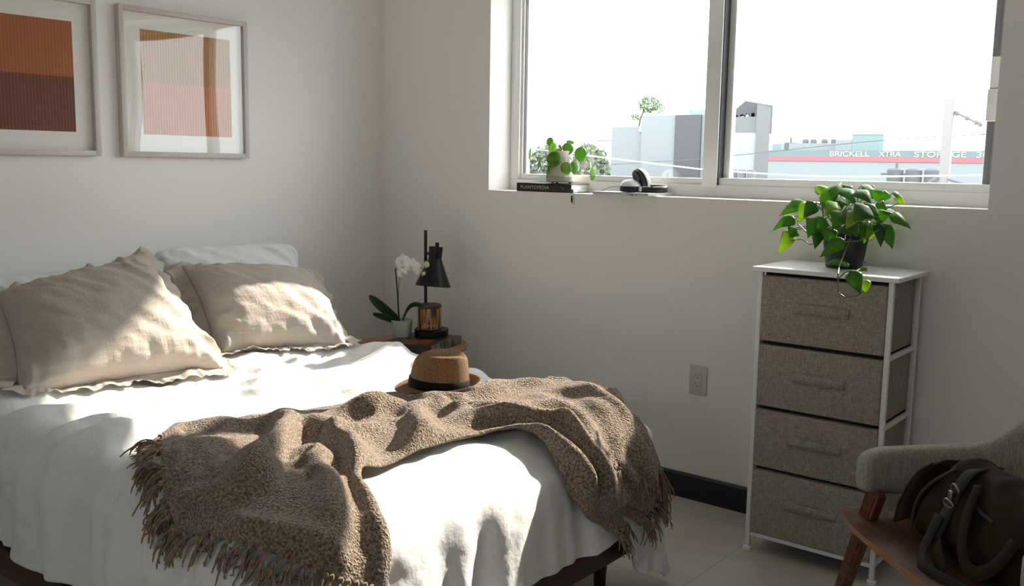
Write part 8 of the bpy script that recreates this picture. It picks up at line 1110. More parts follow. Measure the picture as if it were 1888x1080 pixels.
def blade(bm,mid,width,side,shape,cup=.15,n=12,m=6,wave=0):
    """leaf blade along the midrib points; shape(t)->0..1 width, cup lifts the edges"""
    P=[Vector(p) for p in mid]; seg=[0]
    for a,b_ in zip(P,P[1:]): seg.append(seg[-1]+(b_-a).length)
    def at(t):
        s=t*seg[-1]
        for i in range(len(P)-1):
            if s<=seg[i+1] or i==len(P)-2:
                f=(s-seg[i])/max(seg[i+1]-seg[i],1e-9); return P[i].lerp(P[i+1],f)
    side=Vector(side).normalized(); rows=[]
    for i in range(n+1):
        t=i/n; c=at(t); d=(at(min(1,t+.03))-at(max(0,t-.03))).normalized()
        s=(side-d*side.dot(d)).normalized(); up=s.cross(d); w=width*max(shape(t),.015)/2
        rows.append([c+s*(w*k)+up*(abs(k)**1.5*w*cup+wave*math.sin(7*t+3*k)*w) for k in [2*j/m-1 for j in range(m+1)]])
    gridmesh(bm,rows)
heart=lambda t: (math.sqrt(min(1,t/.20)) if t<.24 else max(0,1-((t-.24)/.76)**1.45)) if t<1 else 0
lance=lambda t: math.sin(math.pi*min(1,t**.75*.98+.02))**.75
disc=lambda t: math.sqrt(max(0,1-(2*t-1)**2))
def curve3(a,b,c,n=8): return [(1-t)**2*Vector(a)+2*t*(1-t)*Vector(b)+t*t*Vector(c) for t in [i/n for i in range(n+1)]]
# ------------------------------------------------------------------ orchid
def orchid():
    t=thing('potted_orchid','white flowering orchid in a pale sage pot on the nightstand','orchid',(.551,-.407,NS[2]),CR)
    pot=mat('sage_ceramic',(.50,.55,.48),.5); 
    b=B(); lathe(b,[(0,0),(.034,0),(.036,.003),(.0475,.103),(.0485,.107),(.046,.108),(.043,.098),(0,.094)],48); obj('pot',b,pot,t)
    dk=leaf_mat('orchid_leaf',(.018,.055,.012),(.025,.085,.02),(.05,.12,.02),3,.12,.35)
    def lf(pts,w,side,cup=.25):
        b=B(); blade(b,pts,w,side,lambda u: min(1,(u*3.2+.30))*math.sqrt(max(0,1-max(0,(u-.55)/.45)**2)),cup,16,8); o=obj('leaf',b,dk,t,'full'); solid(o,.002,0)
    lf(curve3((-.008,.0,.095),(-.055,.0,.140),(-.140,-.01,.213),14),.046,(.55,-.30,.65))
    lf(curve3((-.010,-.01,.095),(-.06,-.03,.125),(-.122,-.035,.138),14),.036,(.25,-.55,.75))
    lf(curve3((.006,-.005,.095),(.035,-.01,.205),(.112,-.045,.160),14),.048,(.30,-.80,.50),.3)
    sprout=mat('orchid_stem',(.10,.14,.04),.5); stk=mat('stake_black',(.012,.012,.012),.5)
    b=B(); tube(b,[(-.012,-.005,.09),(-.018,-.004,.22),(-.027,-.003,.332)],.0030,8); obj('stake',b,stk,t)
    b=B(); tube(b,curve3((-.008,0,.09),(-.022,0,.24),(-.006,.0,.30),10)+curve3((-.006,0,.30),(.002,0,.36),(.06,.0,.345),8)[1:]+curve3((.06,0,.345),(.09,0,.34),(.127,-.004,.283),8)[1:],.0017,6); obj('stem',b,sprout,t)
    pet=leaf_mat('orchid_petal',(.90,.89,.86),(.94,.93,.91),(.95,.95,.92),2,.45,.55); crm=leaf_mat('orchid_cream',(.75,.70,.42),(.84,.82,.6),(.8,.8,.5),2,.35,.5)
    def flower(c,r,face,roll=0,m=pet,open_=1.0):
        f=Vector(face).normalized(); R_=f.to_track_quat('Z','Y').to_matrix().to_4x4(); M=Matrix.Translation(c)@R_@Matrix.Rotation(roll,4,'Z')
        t_=bmesh.new()
        for k,(ang,ln,w) in enumerate(((90,1,.72),(210,1,.66),(330,1,.66),(8,1.02,1.12),(172,1.02,1.12))):
            a=math.radians(ang); d=Vector((math.cos(a),math.sin(a),0)); s=Vector((-d.y,d.x,0)); lift=.002+(.0015 if k>2 else 0)
            ph=[Vector((0,0,lift))+d*(r*ln*u*open_)+Vector((0,0,r*(1-open_)*u+.18*r*math.sin(u*2.6)*(1 if k>2 else .4))) for u in (0,.25,.5,.75,1)]
            blade(t_,ph,r*w*ln,s,lambda u: math.sin(math.pi*(u*.80+.14))**.7 if u<.98 else .1,.16,8,6)
        join(b_:=B(),t_,M); fo=obj('flower',b_,m,t,'full')
        t2=bmesh.new(); lathe(t2,[(0,.0),(r*.13,.003),(r*.17,.3*r),(r*.08,.42*r),(0,.45*r)],12)
        for q in (-1,1): blade(t2,[(0,0,.3*r),(q*.12*r,-.15*r,.42*r),(q*.22*r,-.32*r,.3*r)],.25*r,(0,.5,.8),disc,.2,6,4)
        join(b2:=B(),t2,M); obj('lip',b2,crm,fo)
    flower((.008,-.012,.362),.036,(-.30,-.9,.2),.2); flower((.046,-.02,.343),.037,(.1,-.98,.1),-.15)
    flower((.007,-.022,.318),.030,(-.1,-.9,-.35),.6,open_=.8); flower((-.012,.018,.328),.030,(-.8,-.3,.1),.4)
    flower((.070,-.012,.322),.020,(.5,-.8,-.2),.9,open_=.8)
    flower((.098,-.006,.348),.026,(.75,-.6,.1),.3,crm,.55)
    for c,r in (((.094,-.004,.309),.0085),((.112,-.004,.300),.006),((.121,-.005,.286),.0042)):
        b=B(); lathe(b,[(0,-r*1.3),(r*.7,-r*.7),(r,0),(r*.75,r*.8),(0,r*1.4)],12,Matrix.Translation(c)@Matrix.Rotation(.5,4,'Y')); obj('bud',b,crm if r>.005 else sprout,t)
orchid()
# ------------------------------------------------------------------ straw hat on the duvet
def hat(loc,rz,tilt):
    st=mat('straw',(.25,.135,.062),.8,var=(260,(.47,.31,.18),2,.36,.62),bump=[('weave',170,.5,.0012)],coords='Object'); nt,b_=nodes(st)
    tl=nt.nodes.new('ShaderNodeBsdfTranslucent'); tl.inputs[0].default_value=(.42,.20,.07,1); mx=nt.nodes.new('ShaderNodeMixShader'); mx.inputs[0].default_value=.42
    nt.links.new(b_.outputs[0],mx.inputs[1]); nt.links.new(tl.outputs[0],mx.inputs[2]); nt.links.new(mx.outputs[0],nt.nodes['Material Output'].inputs[0])
    t=thing('straw_hat','tan woven straw trilby hat with black band lying on the bed beside the throw','hat',loc,rz,rot=(tilt[0],tilt[1],rz))
    ex,ey=1.10,.92      # oval head
    def crown(co):
        x,y,z=co; f=z/.105
        # deep crease along the top, pinched front (-x), high back (+x)
        s=math.exp(-(y/.030)**2)*smoothstep(.86,1.0,f)
        pin=smoothstep(.35,1,f)*smoothstep(.0,.07,-x)
        yy=y*ey*(1-.30*pin); zz=z-.022*s*(1-.3*smoothstep(0,.07,x))+.005*smoothstep(-.02,.06,x)*f*f-.003*smoothstep(.01,.06,-x)*f
        return Vector((x*ex*(1+.0*f)+.004*f,yy,zz))
    prof=[(.086,0),(.0845,.015),(.0825,.032),(.080,.05),(.0770,.068),(.0735,.085),(.0712,.097),(.0690,.1025),(.0645,.1048),(.057,.1052),(.045,.105),(.030,.105),(.015,.105),(0,.105)]
    b=B(); lathe(b,prof,72,fn=crown); c=obj('crown',b,st,t,'full'); solid(c,.0018,-1)
    def brim(co):
        x,y,z=co; r=math.hypot(x,y); a=math.atan2(y,x); k=(r-.086)/.038
        up=.030*smoothstep(.0,1.1,k)*(math.cos(a)*.5+.5)**2.2      # turned up at the back
        up-=.012*k*max(0,math.cos(a-math.pi))**2
        up+=.007*k*abs(math.sin(a))**3
        return Vector((x*1.08*(1-.04*smoothstep(.2,1,k)*max(0,math.cos(a))),y*.95,z+up))
    b=B(); lathe(b,[(.085,.002),(.092,.0005),(.100,.0),(.108,.0),(.116,.0),(.122,.0),(.1245,.0005)],72,fn=brim); o=obj('brim',b,st,t,'full'); solid(o,.0022,0)
    def bf(co): x,y,z=co; return Vector((x*ex*1.0+.004*z/.105,y*ey*(1-.30*smoothstep(.35,1,z/.105)*smoothstep(0,.07,-x)),z))
    b=B(); lathe(b,[(.0868,.002),(.0872,.004),(.0850,.030),(.0840,.0305)],72,fn=bf); obj('hat_band',b,mat('grosgrain_black',(.006,.006,.007),.8,spec=.2),t,'full')
HAT=((1.508,-1.190,.623),CR+.06,(.03,.05))
hat(*HAT)
# ------------------------------------------------------------------ things on the window sill
def plant_book():
    p=Vector((.850,.006,WZ0+.0005)); t=thing('plant_book','thick black hardback with cream spine title lying on the window sill','book',p,math.radians(1.5))
    ck=mat('cover_black',(.014,.013,.012),.5); pg=mat('white_pages',(.74,.73,.70),.9,bump=('noise',8,.4,.002,(1,1,90)))
    L_,W,H=.288,.165,.037
    b=B(); box(b,(0,0,0),(L_,W,.003),.0008); box(b,(0,0,H-.003),(L_,W,H),.0008); obj('cover',b,ck,t)
    b=B(); box(b,(0,-.003,0),(L_,.001,H),.0012); sp=obj('spine',b,ck,t)
    b=B(); box(b,(.004,.0015,.0032),(L_-.003,W-.004,H-.0032)); obj('pages',b,pg,t)
    M=Matrix.Translation((.021,-.0031,.0115))@Matrix.Rotation(math.pi/2,4,'X')
    text('title_lettering','PLANTOPEDIA',.0212,mat('title_cream',(.58,.52,.42),.6),sp,M,.0003,sx=1.13)
    b=B(); prism(b,[(0,.004),(.004,-.001),(.008,.005),(.006,.004),(.004,.002)],0,.0004,Matrix.Translation((.243,-.0031,.015))@Matrix.Rotation(math.pi/2,4,'X')); prism(b,[(-.010,.003),(-.004,.004),(-.004,.005),(-.010,.004)],0,.0004,Matrix.Translation((.243,-.0031,.016))@Matrix.Rotation(math.pi/2,4,'X')); obj('publisher_mark',b,MATS['title_cream'],sp)
    for k,(m,dx,ln) in enumerate(((mat('ribbon_green',(.03,.06,.03),.7),0,.052),(mat('ribbon_cream',(.62,.58,.50),.7),.008,.060))):
        b=B(); w=.004
        path=[(L_-.004+.002*k,.010,.016),(L_+.006+dx*.6,-.002,.013),(L_+.010+dx*.8,-.012,.001),(L_+.012+dx,-.0145,-.018),(L_+.013+dx*1.2,-.0142,-ln+.012)]
        gridmesh(b,[[Vector(q)+Vector((-w,0,-.001)),Vector(q)+Vector((w,-.001*k,.001))] for q in path]); r=obj('bookmark_ribbon',b,m,t); solid(r,.0006,0)
plant_book()
BZ=WZ0+.038
def sill_plant():
    t=thing('sill_plant','small round-leaved green plant in an off-white pot on the black book','plant',(1.032,.075,BZ),CR)
    clay=mat('cream_clay',(.62,.58,.50),.75,bump=('noise',40,.15,.002)); gr=mat('concrete_saucer',(.40,.37,.32),.85,bump=('noise',60,.2,.002))
    b=B(); lathe(b,[(0,.005),(.056,.005),(.0595,.009),(.0605,.030),(.0585,.031),(.057,.016),(0,.014)],48); sa=obj('saucer',b,gr,t)
    for k in range(3):
        a=2*math.pi*k/3-1.9; b=B(); lathe(b,[(0,0),(.006,0),(.006,.006),(0,.006)],14); obj('foot',b,blackm,sa,loc=(.045*math.cos(a),.045*math.sin(a),0))
    b=B(); lathe(b,[(0,.0148),(.053,.0148),(.0545,.02),(.0535,.112),(.0530,.136),(.0515,.139),(.049,.136),(.048,.122),(0,.120)],48); obj('pot',b,clay,t)
    b=B(); lathe(b,[(0,.1235),(.047,.1225)],24); obj('soil',b,mat('soil',(.045,.028,.018),1,bump=('noise',60,.8,.006)),t)
    lm=[leaf_mat('round_leaf',(.05,.16,.015),(.16,.34,.05),(.22,.46,.05),9,.45),leaf_mat('round_leaf_pale',(.09,.24,.03),(.30,.46,.12),(.36,.60,.12),9,.5)]
    sc=1/488.; u0,v0=1029,336          # photo proportions of the leaves about the pot's base
    G=mat('pale_petiole',(.34,.30,.14),.5); ST=mat('brown_stem',(.16,.085,.05),.6)
    def P(u,v,y): return Vector(((u-u0)*sc,y,(v0-v)*sc+.004))
    rnd=random.Random(3)
    #  centre px, half width, half height, lean, depth, facing (x,y,z), material
    LV=[(1006,251,8,10,-10,.00,(-.3,-.8,.3),0),(1011,264,9,12,15,-.02,(-.4,-.9,.2),1),(1014,288,15,18,8,-.065,(-.15,-.95,.25),0),(1002,312,6,14,-4,-.05,(-.85,-.5,.2),1),
        (1044,265,12,14,-8,-.035,(.1,-.95,.35),0),(1071,276,13,16,10,-.02,(.1,-.95,.2),0),(1040,306,12,14,-14,-.075,(.1,-.95,.2),1),(1057,304,10,14,8,-.055,(.4,-.9,.2),0),
        (1098,317,8,15,22,-.02,(.55,-.8,.2),1),(1050,251,9,7,10,.02,(.1,-.7,.8),0),(982,298,3,13,3,-.02,(-.97,-.2,.1),1),(963,277,3,13,-2,.0,(-.97,-.2,.1),1),(1094,300,3,9,20,.01,(.95,-.3,.1),1),
        (1032,262,7,9,-20,.03,(.3,-.6,.7),0),(1022,272,8,9,30,.035,(-.3,-.7,.6),0)]
    cr=Vector((.002,0,.125))
    for u,v,rw,rh,lean,y,face,mi in LV:
        c=P(u,v,y); f=Vector(face).normalized(); a=math.radians(lean)
        up=Vector((math.sin(a),0,math.cos(a))); up=(up-f*up.dot(f)).normalized(); top=c+up*rh*sc; tip=c-up*rh*sc
        side=f.cross(up); w=2*rw*sc if abs(f.x)<.9 else 2*rh*sc*.9
        n=10; mid=[top.lerp(tip,i/n)-f*(.10*rh*sc*((2*i/n-1)**2)) for i in range(n+1)]
        b=B(); blade(b,mid,w,side,lambda q: disc(q)*(1-.45*max(0,(q-.55)/.45)**2),-.12,12,8); lo=obj('leaf',b,lm[mi],t,'full'); solid(lo,.0012,0)
        b=B(); att=c+up*rh*sc*.35+f*-.001; k=cr+Vector(((att.x)*.18,(att.y)*.3,.004)); mdl=(k+att)/2+Vector((0,0,.025 if v>270 else .008)); tube(b,curve3(k,mdl,att,8),.0014,6); obj('petiole',b,G if mi else ST,t)
    b=B(); tube(b,[(.002,0,.118),(.004,.002,.145),(-.006,.004,.165)],.004,8); obj('stem',b,ST,t)
sill_plant()
def laptop():
    al=mat('aluminium',(.62,.61,.60),.35,metal=.6)
    t=thing('laptop','closed slim silver laptop lying on the sill under the headphones','laptop',(1.262,.015,WZ0+.0008),math.radians(-8))
    def rr(x0,y0,x1,y1,r): return [(cx+r*math.cos(a),cy+r*math.sin(a)) for cx,cy,a0 in ((x1-r,y1-r,0),(x0+r,y1-r,90),(x0+r,y0+r,180),(x1-r,y0+r,270)) for a in [math.radians(a0+q*15) for q in range(7)]]
    b=B(); prism(b,rr(0,-.03,.292,.140,.012),0,.0065,bev=.0015); obj('base',b,al,t)
    b=B(); prism(b,rr(0,-.03,.292,.140,.012),.0072,.0115,bev=.0015); obj('lid',b,al,t)
    b=B(); box(b,(.205,-.0303,.002),(.225,-.0296,.005)); box(b,(.235,-.0303,.002),(.242,-.0296,.005)); box(b,(.002,-.028,.0062),(.29,.138,.0075)); obj('ports',b,blackm,t)
laptop()
LZ=WZ0+.0132
def headphones():
    t=thing('headphones','black and silver over-ear headphones resting on the laptop','headphones',(1.468,.055,LZ),math.radians(24))
    silver=mat('silver_plastic',(.72,.72,.73),.35); cushion=mat('ear_cushion',(.014,.013,.013),.6); dkg=mat('headband_black',(.016,.016,.016),.4)
    def cup(M,nm):
        b=B(); lathe(b,[(0,.050),(.016,.049),(.029,.044),(.038,.035),(.0415,.026),(.042,.020)],40,M); c=obj(nm,b,silver,t)
        b=B(); lathe(b,[(.042,.020),(.043,.0225),(.044,.019),(.0435,.017),(0,.017)],40,M); tb=[(.0345+.0095*math.cos(a),.0095+.0092*math.sin(a)) for a in [2*math.pi*i/16 for i in range(17)]]; lathe(b,tb,40,M); lathe(b,[(0,.006),(.034,.006),(.034,.012)],32,M); obj('ear_cushion',b,cushion,c)
        return c
    cup(Matrix.Translation((-.054,-.012,.0006)),'ear_cup')
    # second cup leans on the first, its cushion towards the room
    Q=Vector((.70,.42,.42)).normalized().to_track_quat('Z','Y').to_matrix().to_4x4()
    cup(Matrix.Translation((-.030,.004,.0460))@Q,'ear_cup')
    ring=[math.radians(q) for q in range(-80,100,12)]
    pts=[Vector((-.020,-.036,.013))]+[Vector((.028+.060*math.cos(a),.012+.048*math.sin(a),.0135+.004*math.sin(a))) for a in ring]+[Vector((.018,.052,.024))]
    b=B(); rows=[]
    for i,p in enumerate(pts):
        d=(pts[min(i+1,len(pts)-1)]-pts[max(i-1,0)]).normalized(); o=Vector((d.y,-d.x,0)).normalized(); row=[]
        for q in range(14):
            a=2*math.pi*q/14; row.append(p+o*math.cos(a)*.0045+Vector((0,0,math.copysign(abs(math.sin(a))**.6,math.sin(a))*.0125)))
        rows.append(row)
    V=gridmesh(b,rows,closed=True); b.faces.new(V[0][::-1]); b.faces.new(V[-1]); obj('headband',b,dkg,t,'full')
    b=B(); tube(b,[p+Vector((0,0,.0128)) for p in pts[1:-1]],.0018,8); obj('headband_trim',b,silver,t)
    for q in ((-.012,-.040,.014),(.014,.050,.030)):
        b=B(); lathe(b,[(0,-.010),(.0055,-.010),(.0065,0),(.0055,.010),(0,.010)],14,Matrix.Translation(q)); obj('yoke',b,silver,t)
    b=B(); tube(b,[(-.010,.008,.030),(.002,.020,.052),(.016,.040,.036)],.0022,8); obj('wire_bracket',b,silver,t)
    b=B(); tube(b,curve3((-.095,-.010,.020),(-.135,-.002,.024),(-.160,.010,.008),8)+[Vector((-.176,.020,.002))],.0013,6); obj('cable',b,dkg,t)
headphones()
# ------------------------------------------------------------------ pothos on the drawer tower
def pothos():
    t=thing('potted_pothos','bushy trailing green pothos in a black nursery pot on the drawer tower','plant',(2.366,-.150,.9838),CR)
    pl=mat('black_plastic',(.010,.010,.011),.35)
    b=B(); lathe(b,[(0,0),(.056,0),(.058,.003),(.0705,.092),(.074,.094),(.0765,.113),(.0765,.116),(.073,.116),(.068,.095),(0,.093)],44); obj('pot',b,pl,t)
    lb=B(); w_=[]
    for z in (.030,.092):
        f=(.0592+.0135*(z/.092)); w_.append([(f*math.cos(a),f*math.sin(a),z) for a in [math.radians(q) for q in range(-32,-4,4)]])
    gridmesh(lb,w_); obj('care_label',lb,mat('label_white',(.62,.62,.60),.5),t)
    b=B(); lathe(b,[(0,.104),(.040,.103),(.0685,.099)],24); obj('soil',b,MATS['soil'],t)
    D=leaf_mat('pothos_leaf',(.045,.16,.018),(.085,.25,.03),(.26,.52,.05),3,.46,.26); Y=leaf_mat('pothos_leaf_lime',(.17,.34,.03),(.30,.46,.07),(.50,.70,.10),3,.5,.3)
    DK=leaf_mat('pothos_leaf_dark',(.028,.10,.018),(.055,.17,.025),(.15,.34,.04),3,.36,.24)
    sc=1/560.; u0,v0=1559,491
    def P(u,v,y): return Vector(((u-u0)*sc*(1+y/3.13)+.353*y,y,(v0-v)*sc*(1+y/3.13)-.108*y))
    #  base px, tip px, depth at base / tip, width, facing tilt, material
    LV=[((1512,380),(1543,331),-.02,.03,.050,.2,D),((1482,372),(1438,391),-.02,-.03,.052,.5,D),((1488,374),(1470,404),-.05,-.06,.052,.0,Y),((1462,398),(1426,420),.0,-.01,.040,.6,D),((1464,402),(1442,415),-.03,-.02,.035,.2,DK),
        ((1460,425),(1437,461),-.03,-.05,.056,-.3,Y),((1466,420),(1456,434),-.03,-.05,.05,.0,D),((1500,372),(1481,396),-.06,-.07,.050,.0,DK),((1520,370),(1540,350),.0,.03,.05,.4,Y),((1530,384),(1552,360),-.02,.02,.055,.5,D),
        ((1545,345),(1575,370),.02,-.03,.058,.7,D),((1560,372),(1578,352),.01,.04,.05,.7,Y),((1573,348),(1601,368),.0,-.05,.058,.5,DK),((1582,340),(1616,356),.03,.02,.05,.8,D),((1590,360),(1604,338),.05,.06,.055,.3,D),
        ((1604,362),(1622,348),.0,.0,.05,.2,D),((1628,366),(1624,346),.02,.03,.042,.0,D),((1640,353),(1656,356),.02,.03,.030,.6,DK),((1652,372),(1656,356),.01,.02,.04,.0,Y),((1618,392),(1624,366),-.02,-.01,.05,.1,D),
        ((1630,384),(1662,404),-.02,-.02,.055,.8,Y),((1636,392),(1676,412),-.04,-.04,.050,.5,D),((1628,410),(1646,448),-.05,-.06,.050,-.3,D),((1618,408),(1625,446),-.06,-.07,.040,-.2,DK),((1608,400),(1640,386),-.05,-.05,.05,.3,D),
        ((1550,388),(1536,416),-.07,-.10,.062,.2,D),((1586,382),(1546,402),-.06,-.09,.064,.6,DK),((1598,378),(1574,400),-.08,-.11,.075,.4,DK),((1610,376),(1588,398),-.06,-.08,.062,.3,D),((1562,406),(1580,430),-.09,-.12,.055,.1,DK),
        ((1540,412),(1568,430),-.08,-.12,.052,.9,DK),((1520,400),(1502,424),-.07,-.09,.050,.0,D),((1500,400),(1490,432),-.06,-.09,.050,-.1,D),((1510,420),(1504,452),-.07,-.08,.046,-.3,DK),((1528,418),(1532,444),-.09,-.11,.056,-.2,D),
        ((1558,440),(1517,466),-.10,-.12,.052,.2,D),((1570,486),(1528,482),-.13,-.15,.042,.7,D),((1574,498),(1592,534),-.29,-.31,.052,-.3,DK),((1598,514),(1604,536),-.29,-.30,.042,-.1,Y),((1594,492),(1602,504),-.10,-.10,.026,.0,Y),
        ((1600,404),(1594,440),-.04,-.07,.05,-.1,Y),((1580,402),(1590,436),-.05,-.08,.045,-.1,D),((1612,412),(1604,436),-.05,-.06,.04,.0,Y),((1498,352),(1520,342),.04,.05,.04,.5,Y),((1560,350),(1548,338),.05,.07,.045,.3,D),
        ((1540,372),(1520,392),-.04,-.07,.058,.5,Y),((1576,388),(1560,416),-.08,-.11,.05,.1,Y),((1556,366),(1534,374),-.02,-.04,.055,.7,D)]
    core=Vector((0,0,.102)); vine=mat('pothos_vine',(.10,.15,.035),.45); rnd=random.Random(11)
    for (bu,bv),(tu,tv),yb,yt,w,f,m in LV:
        a=P(bu,bv,yb); e=P(tu,tv,yt); d=(e-a)*1.08; n=Vector((0,-math.cos(f*1.2),math.sin(f*1.2)+.15)); n=(n-d*(n.dot(d)/d.length_squared)).normalized()
        side=d.cross(n).normalized(); ln=d.length
        mid=[a+d*s+n*(ln*.12*math.sin(math.pi*s))-Vector((0,0,ln*.10*s*s)) for s in [i/10 for i in range(11)]]
        b=B(); blade(b,mid,w*1.0,-side,heart,.22,14,6,.03); o=obj('leaf',b,m,t,'full'); solid(o,.0008,0)
        if bv<470:
            r=Vector((rnd.uniform(-.045,.045),rnd.uniform(-.04,.04),.100)); md=(r+a)/2+Vector((0,0,.035)); b=B(); tube(b,curve3(r,md,a,9),.0017,6); obj('petiole',b,vine,t)
    # trailing runners
    for pts in ([(1540,436,-.08),(1560,444,-.10),(1585,442,-.105),(1612,426,-.08),(1630,412,-.05)],[(1568,438,-.09),(1560,462,-.115),(1551,490,-.20),(1550,504,-.275),(1551,522,-.285),(1553,540,-.285),(1566,548,-.285),(1590,544,-.285),(1602,534,-.285)],[(1552,512,-.283),(1562,502,-.288),(1574,498,-.29)],[(1574,498,-.29),(1584,499,-.27),(1590,493,-.16),(1597,488,-.10),(1600,480,-.085)],
                [(1470,412,-.02),(1492,432,-.05),(1514,424,-.06),(1540,430,-.06)],[(1458,443,-.04),(1478,440,-.05),(1495,450,-.06),(1506,445,-.065)],[(1512,330+46,-.02),(1516,400,-.04),(1520,392,-.045),(1534,410,-.05)]):
        b=B(); tube(b,[P(*q) for q in pts],.0021,7); obj('vine',b,vine,t)
pothos()

# ------------------------------------------------------------------ lounge chair and the duffel on it
CHO=(2.976,-.955); CHR=math.atan2(-.660,.751)
def smooth_path(P,n):
    P=[Vector(p) for p in P]; out=[]
    for i in range(len(P)-1):
        p0,p1,p2,p3=P[max(i-1,0)],P[i],P[i+1],P[min(i+2,len(P)-1)]
        for k in range(n):
            t=k/n; out.append(.5*((2*p1)+(p2-p0)*t+(2*p0-5*p1+4*p2-p3)*t*t+(3*p1-p0-3*p2+p3)*t**3))
    return out+[P[-1]]
def chair():
    t=thing('lounge_chair','walnut lounge chair with grey upholstered wrap-around back, a duffel on its seat','chair',(CHO[0],CHO[1],0),CHR)
    grey=linen_weave('chair_upholstery',(.24,.22,.195),(.44,.41,.37),330,.3)
    seatw=wood('seat_walnut',(.055,.020,.008),(.13,.052,.020),(3,16,3),.6); ply=mat('ply_edge',(.42,.22,.11),.5,var=(9,(.30,.14,.06),4,.4,.6),scl=(1,1,40))
    half=[(0,-.205),(.08,-.202),(.16,-.192),(.23,-.176),(.275,-.160),(.288,-.148),(.283,-.130),(.265,-.085),(.235,.0),(.195,.09),(.155,.16),(.10,.205),(0,.215)]
    far=lambda x: x+.17*smoothstep(-.2,.27,x)
    out=[p.xy for p in smooth_path([(x,y,0) for x,y in half],4)]; poly=[(far(p.x),p.y) for p in out]+[(far(-p.x),p.y) for p in out[-2:0:-1]]
    b=B(); n=len(poly)
    rings=[]
    for k in (1,.985,.8,.55,.3,.1):
        rings.append([b.verts.new(((x-.08)*k+.08,y*k,.431-.010*(1-k)**.8)) for x,y in poly])
    for a,c in zip(rings,rings[1:]):
        for i in range(n): b.faces.new((a[i],a[(i+1)%n],c[(i+1)%n],c[i]))
    b.faces.new(rings[-1])
    low=[b.verts.new((x*.992,y*.992,.414)) for x,y in poly]
    for i in range(n):
        f=b.faces.new((low[i],low[(i+1)%n],rings[0][(i+1)%n],rings[0][i])); f.material_index=1
    b.faces.new(low[::-1])
    bmesh.ops.recalc_face_normals(b,faces=b.faces)
    obj('seat',b,[seatw,ply],t)
    # upholstered band: plan path, bottom and top heights
    st=[(-.212,-.150,.498,.598),(-.232,-.09,.490,.606),(-.238,0,.482,.606),(-.232,.10,.478,.608),(-.205,.19,.480,.622),(-.155,.265,.485,.700),(-.085,.315,.49,.765),(0,.33,.49,.785)]
    st=st+[(-x,y,z0,z1) for x,y,z0,z1 in st[-2::-1]]; st=[(far(x),y,z0,z1) for x,y,z0,z1 in st]
    middle=smooth_path([(s[0],s[1],0) for s in st],5); hz=smooth_path([(s[2],s[3],0) for s in st],5); N_=len(middle)
    b=B(); rows=[]
    for i,(c,h) in enumerate(zip(middle,hz)):
        d=(middle[min(i+1,N_-1)]-middle[max(i-1,0)]).normalized(); o=Vector((-d.y,d.x,0)); e=min(i,N_-1-i)/4.; k=math.sqrt(max(0,1-(1-min(1,e))**2)) if e<1 else 1
        z0,z1=h.x,h.y; zm,hh=(z0+z1)/2,(z1-z0)/2; th=.027*(.35+.65*k); hh*=.62+.38*k; row=[]
        for q in range(20):
            a=2*math.pi*q/20; ca,sa=math.cos(a),math.sin(a); sx=math.copysign(abs(ca)**.6,ca); sz=math.copysign(abs(sa)**.45,sa)
            row.append(c+o*(sx*th)+Vector((0,0,zm+sz*hh)))
        rows.append(row)
    V=gridmesh(b,rows,closed=True); b.faces.new(V[0][::-1]); b.faces.new(V[-1]); bmesh.ops.recalc_face_normals(b,faces=b.faces)
    obj('backrest',b,grey,t,'full')
    def leg(top,foot,w0,w1):
        b=B(); P=[Vector(foot),Vector(top)]; d=(P[1]-P[0]).normalized(); s=d.cross(Vector((0,1,0))).normalized(); f=s.cross(d); vs=[]
        for p,w in zip(P,(w1,w0)): vs.append([b.verts.new(p+s*(a*w)+f*(c*w*.62)) for a,c in ((-.5,-.5),(.5,-.5),(.5,.5),(-.5,.5))])
        for i in range(4): b.faces.new((vs[0][i],vs[0][(i+1)%4],vs[1][(i+1)%4],vs[1][i]))
        b.faces.new(vs[0][::-1]); b.faces.new(vs[1]); bmesh.ops.recalc_face_normals(b,faces=b.faces); bmesh.ops.bevel(b,geom=b.edges[:],offset=.006,segments=3,affect='EDGES'); obj('leg',b,walnut,t)
    for sx in (-1,1):
        leg((far(sx*.205),-.105,.505),(far(sx*.205)+sx*.13,-.165,0),.052,.036); leg((far(sx*.165),.24,.50),(far(sx*.165)+sx*.075,.36,0),.046,.034)
    b=B(); box(b,(-.225,-.115,.362),(.39,-.075,.406),.006); box(b,(-.12,.15,.362),(.26,.185,.406),.006); obj('seat_rail',b,walnut,t)
chair()
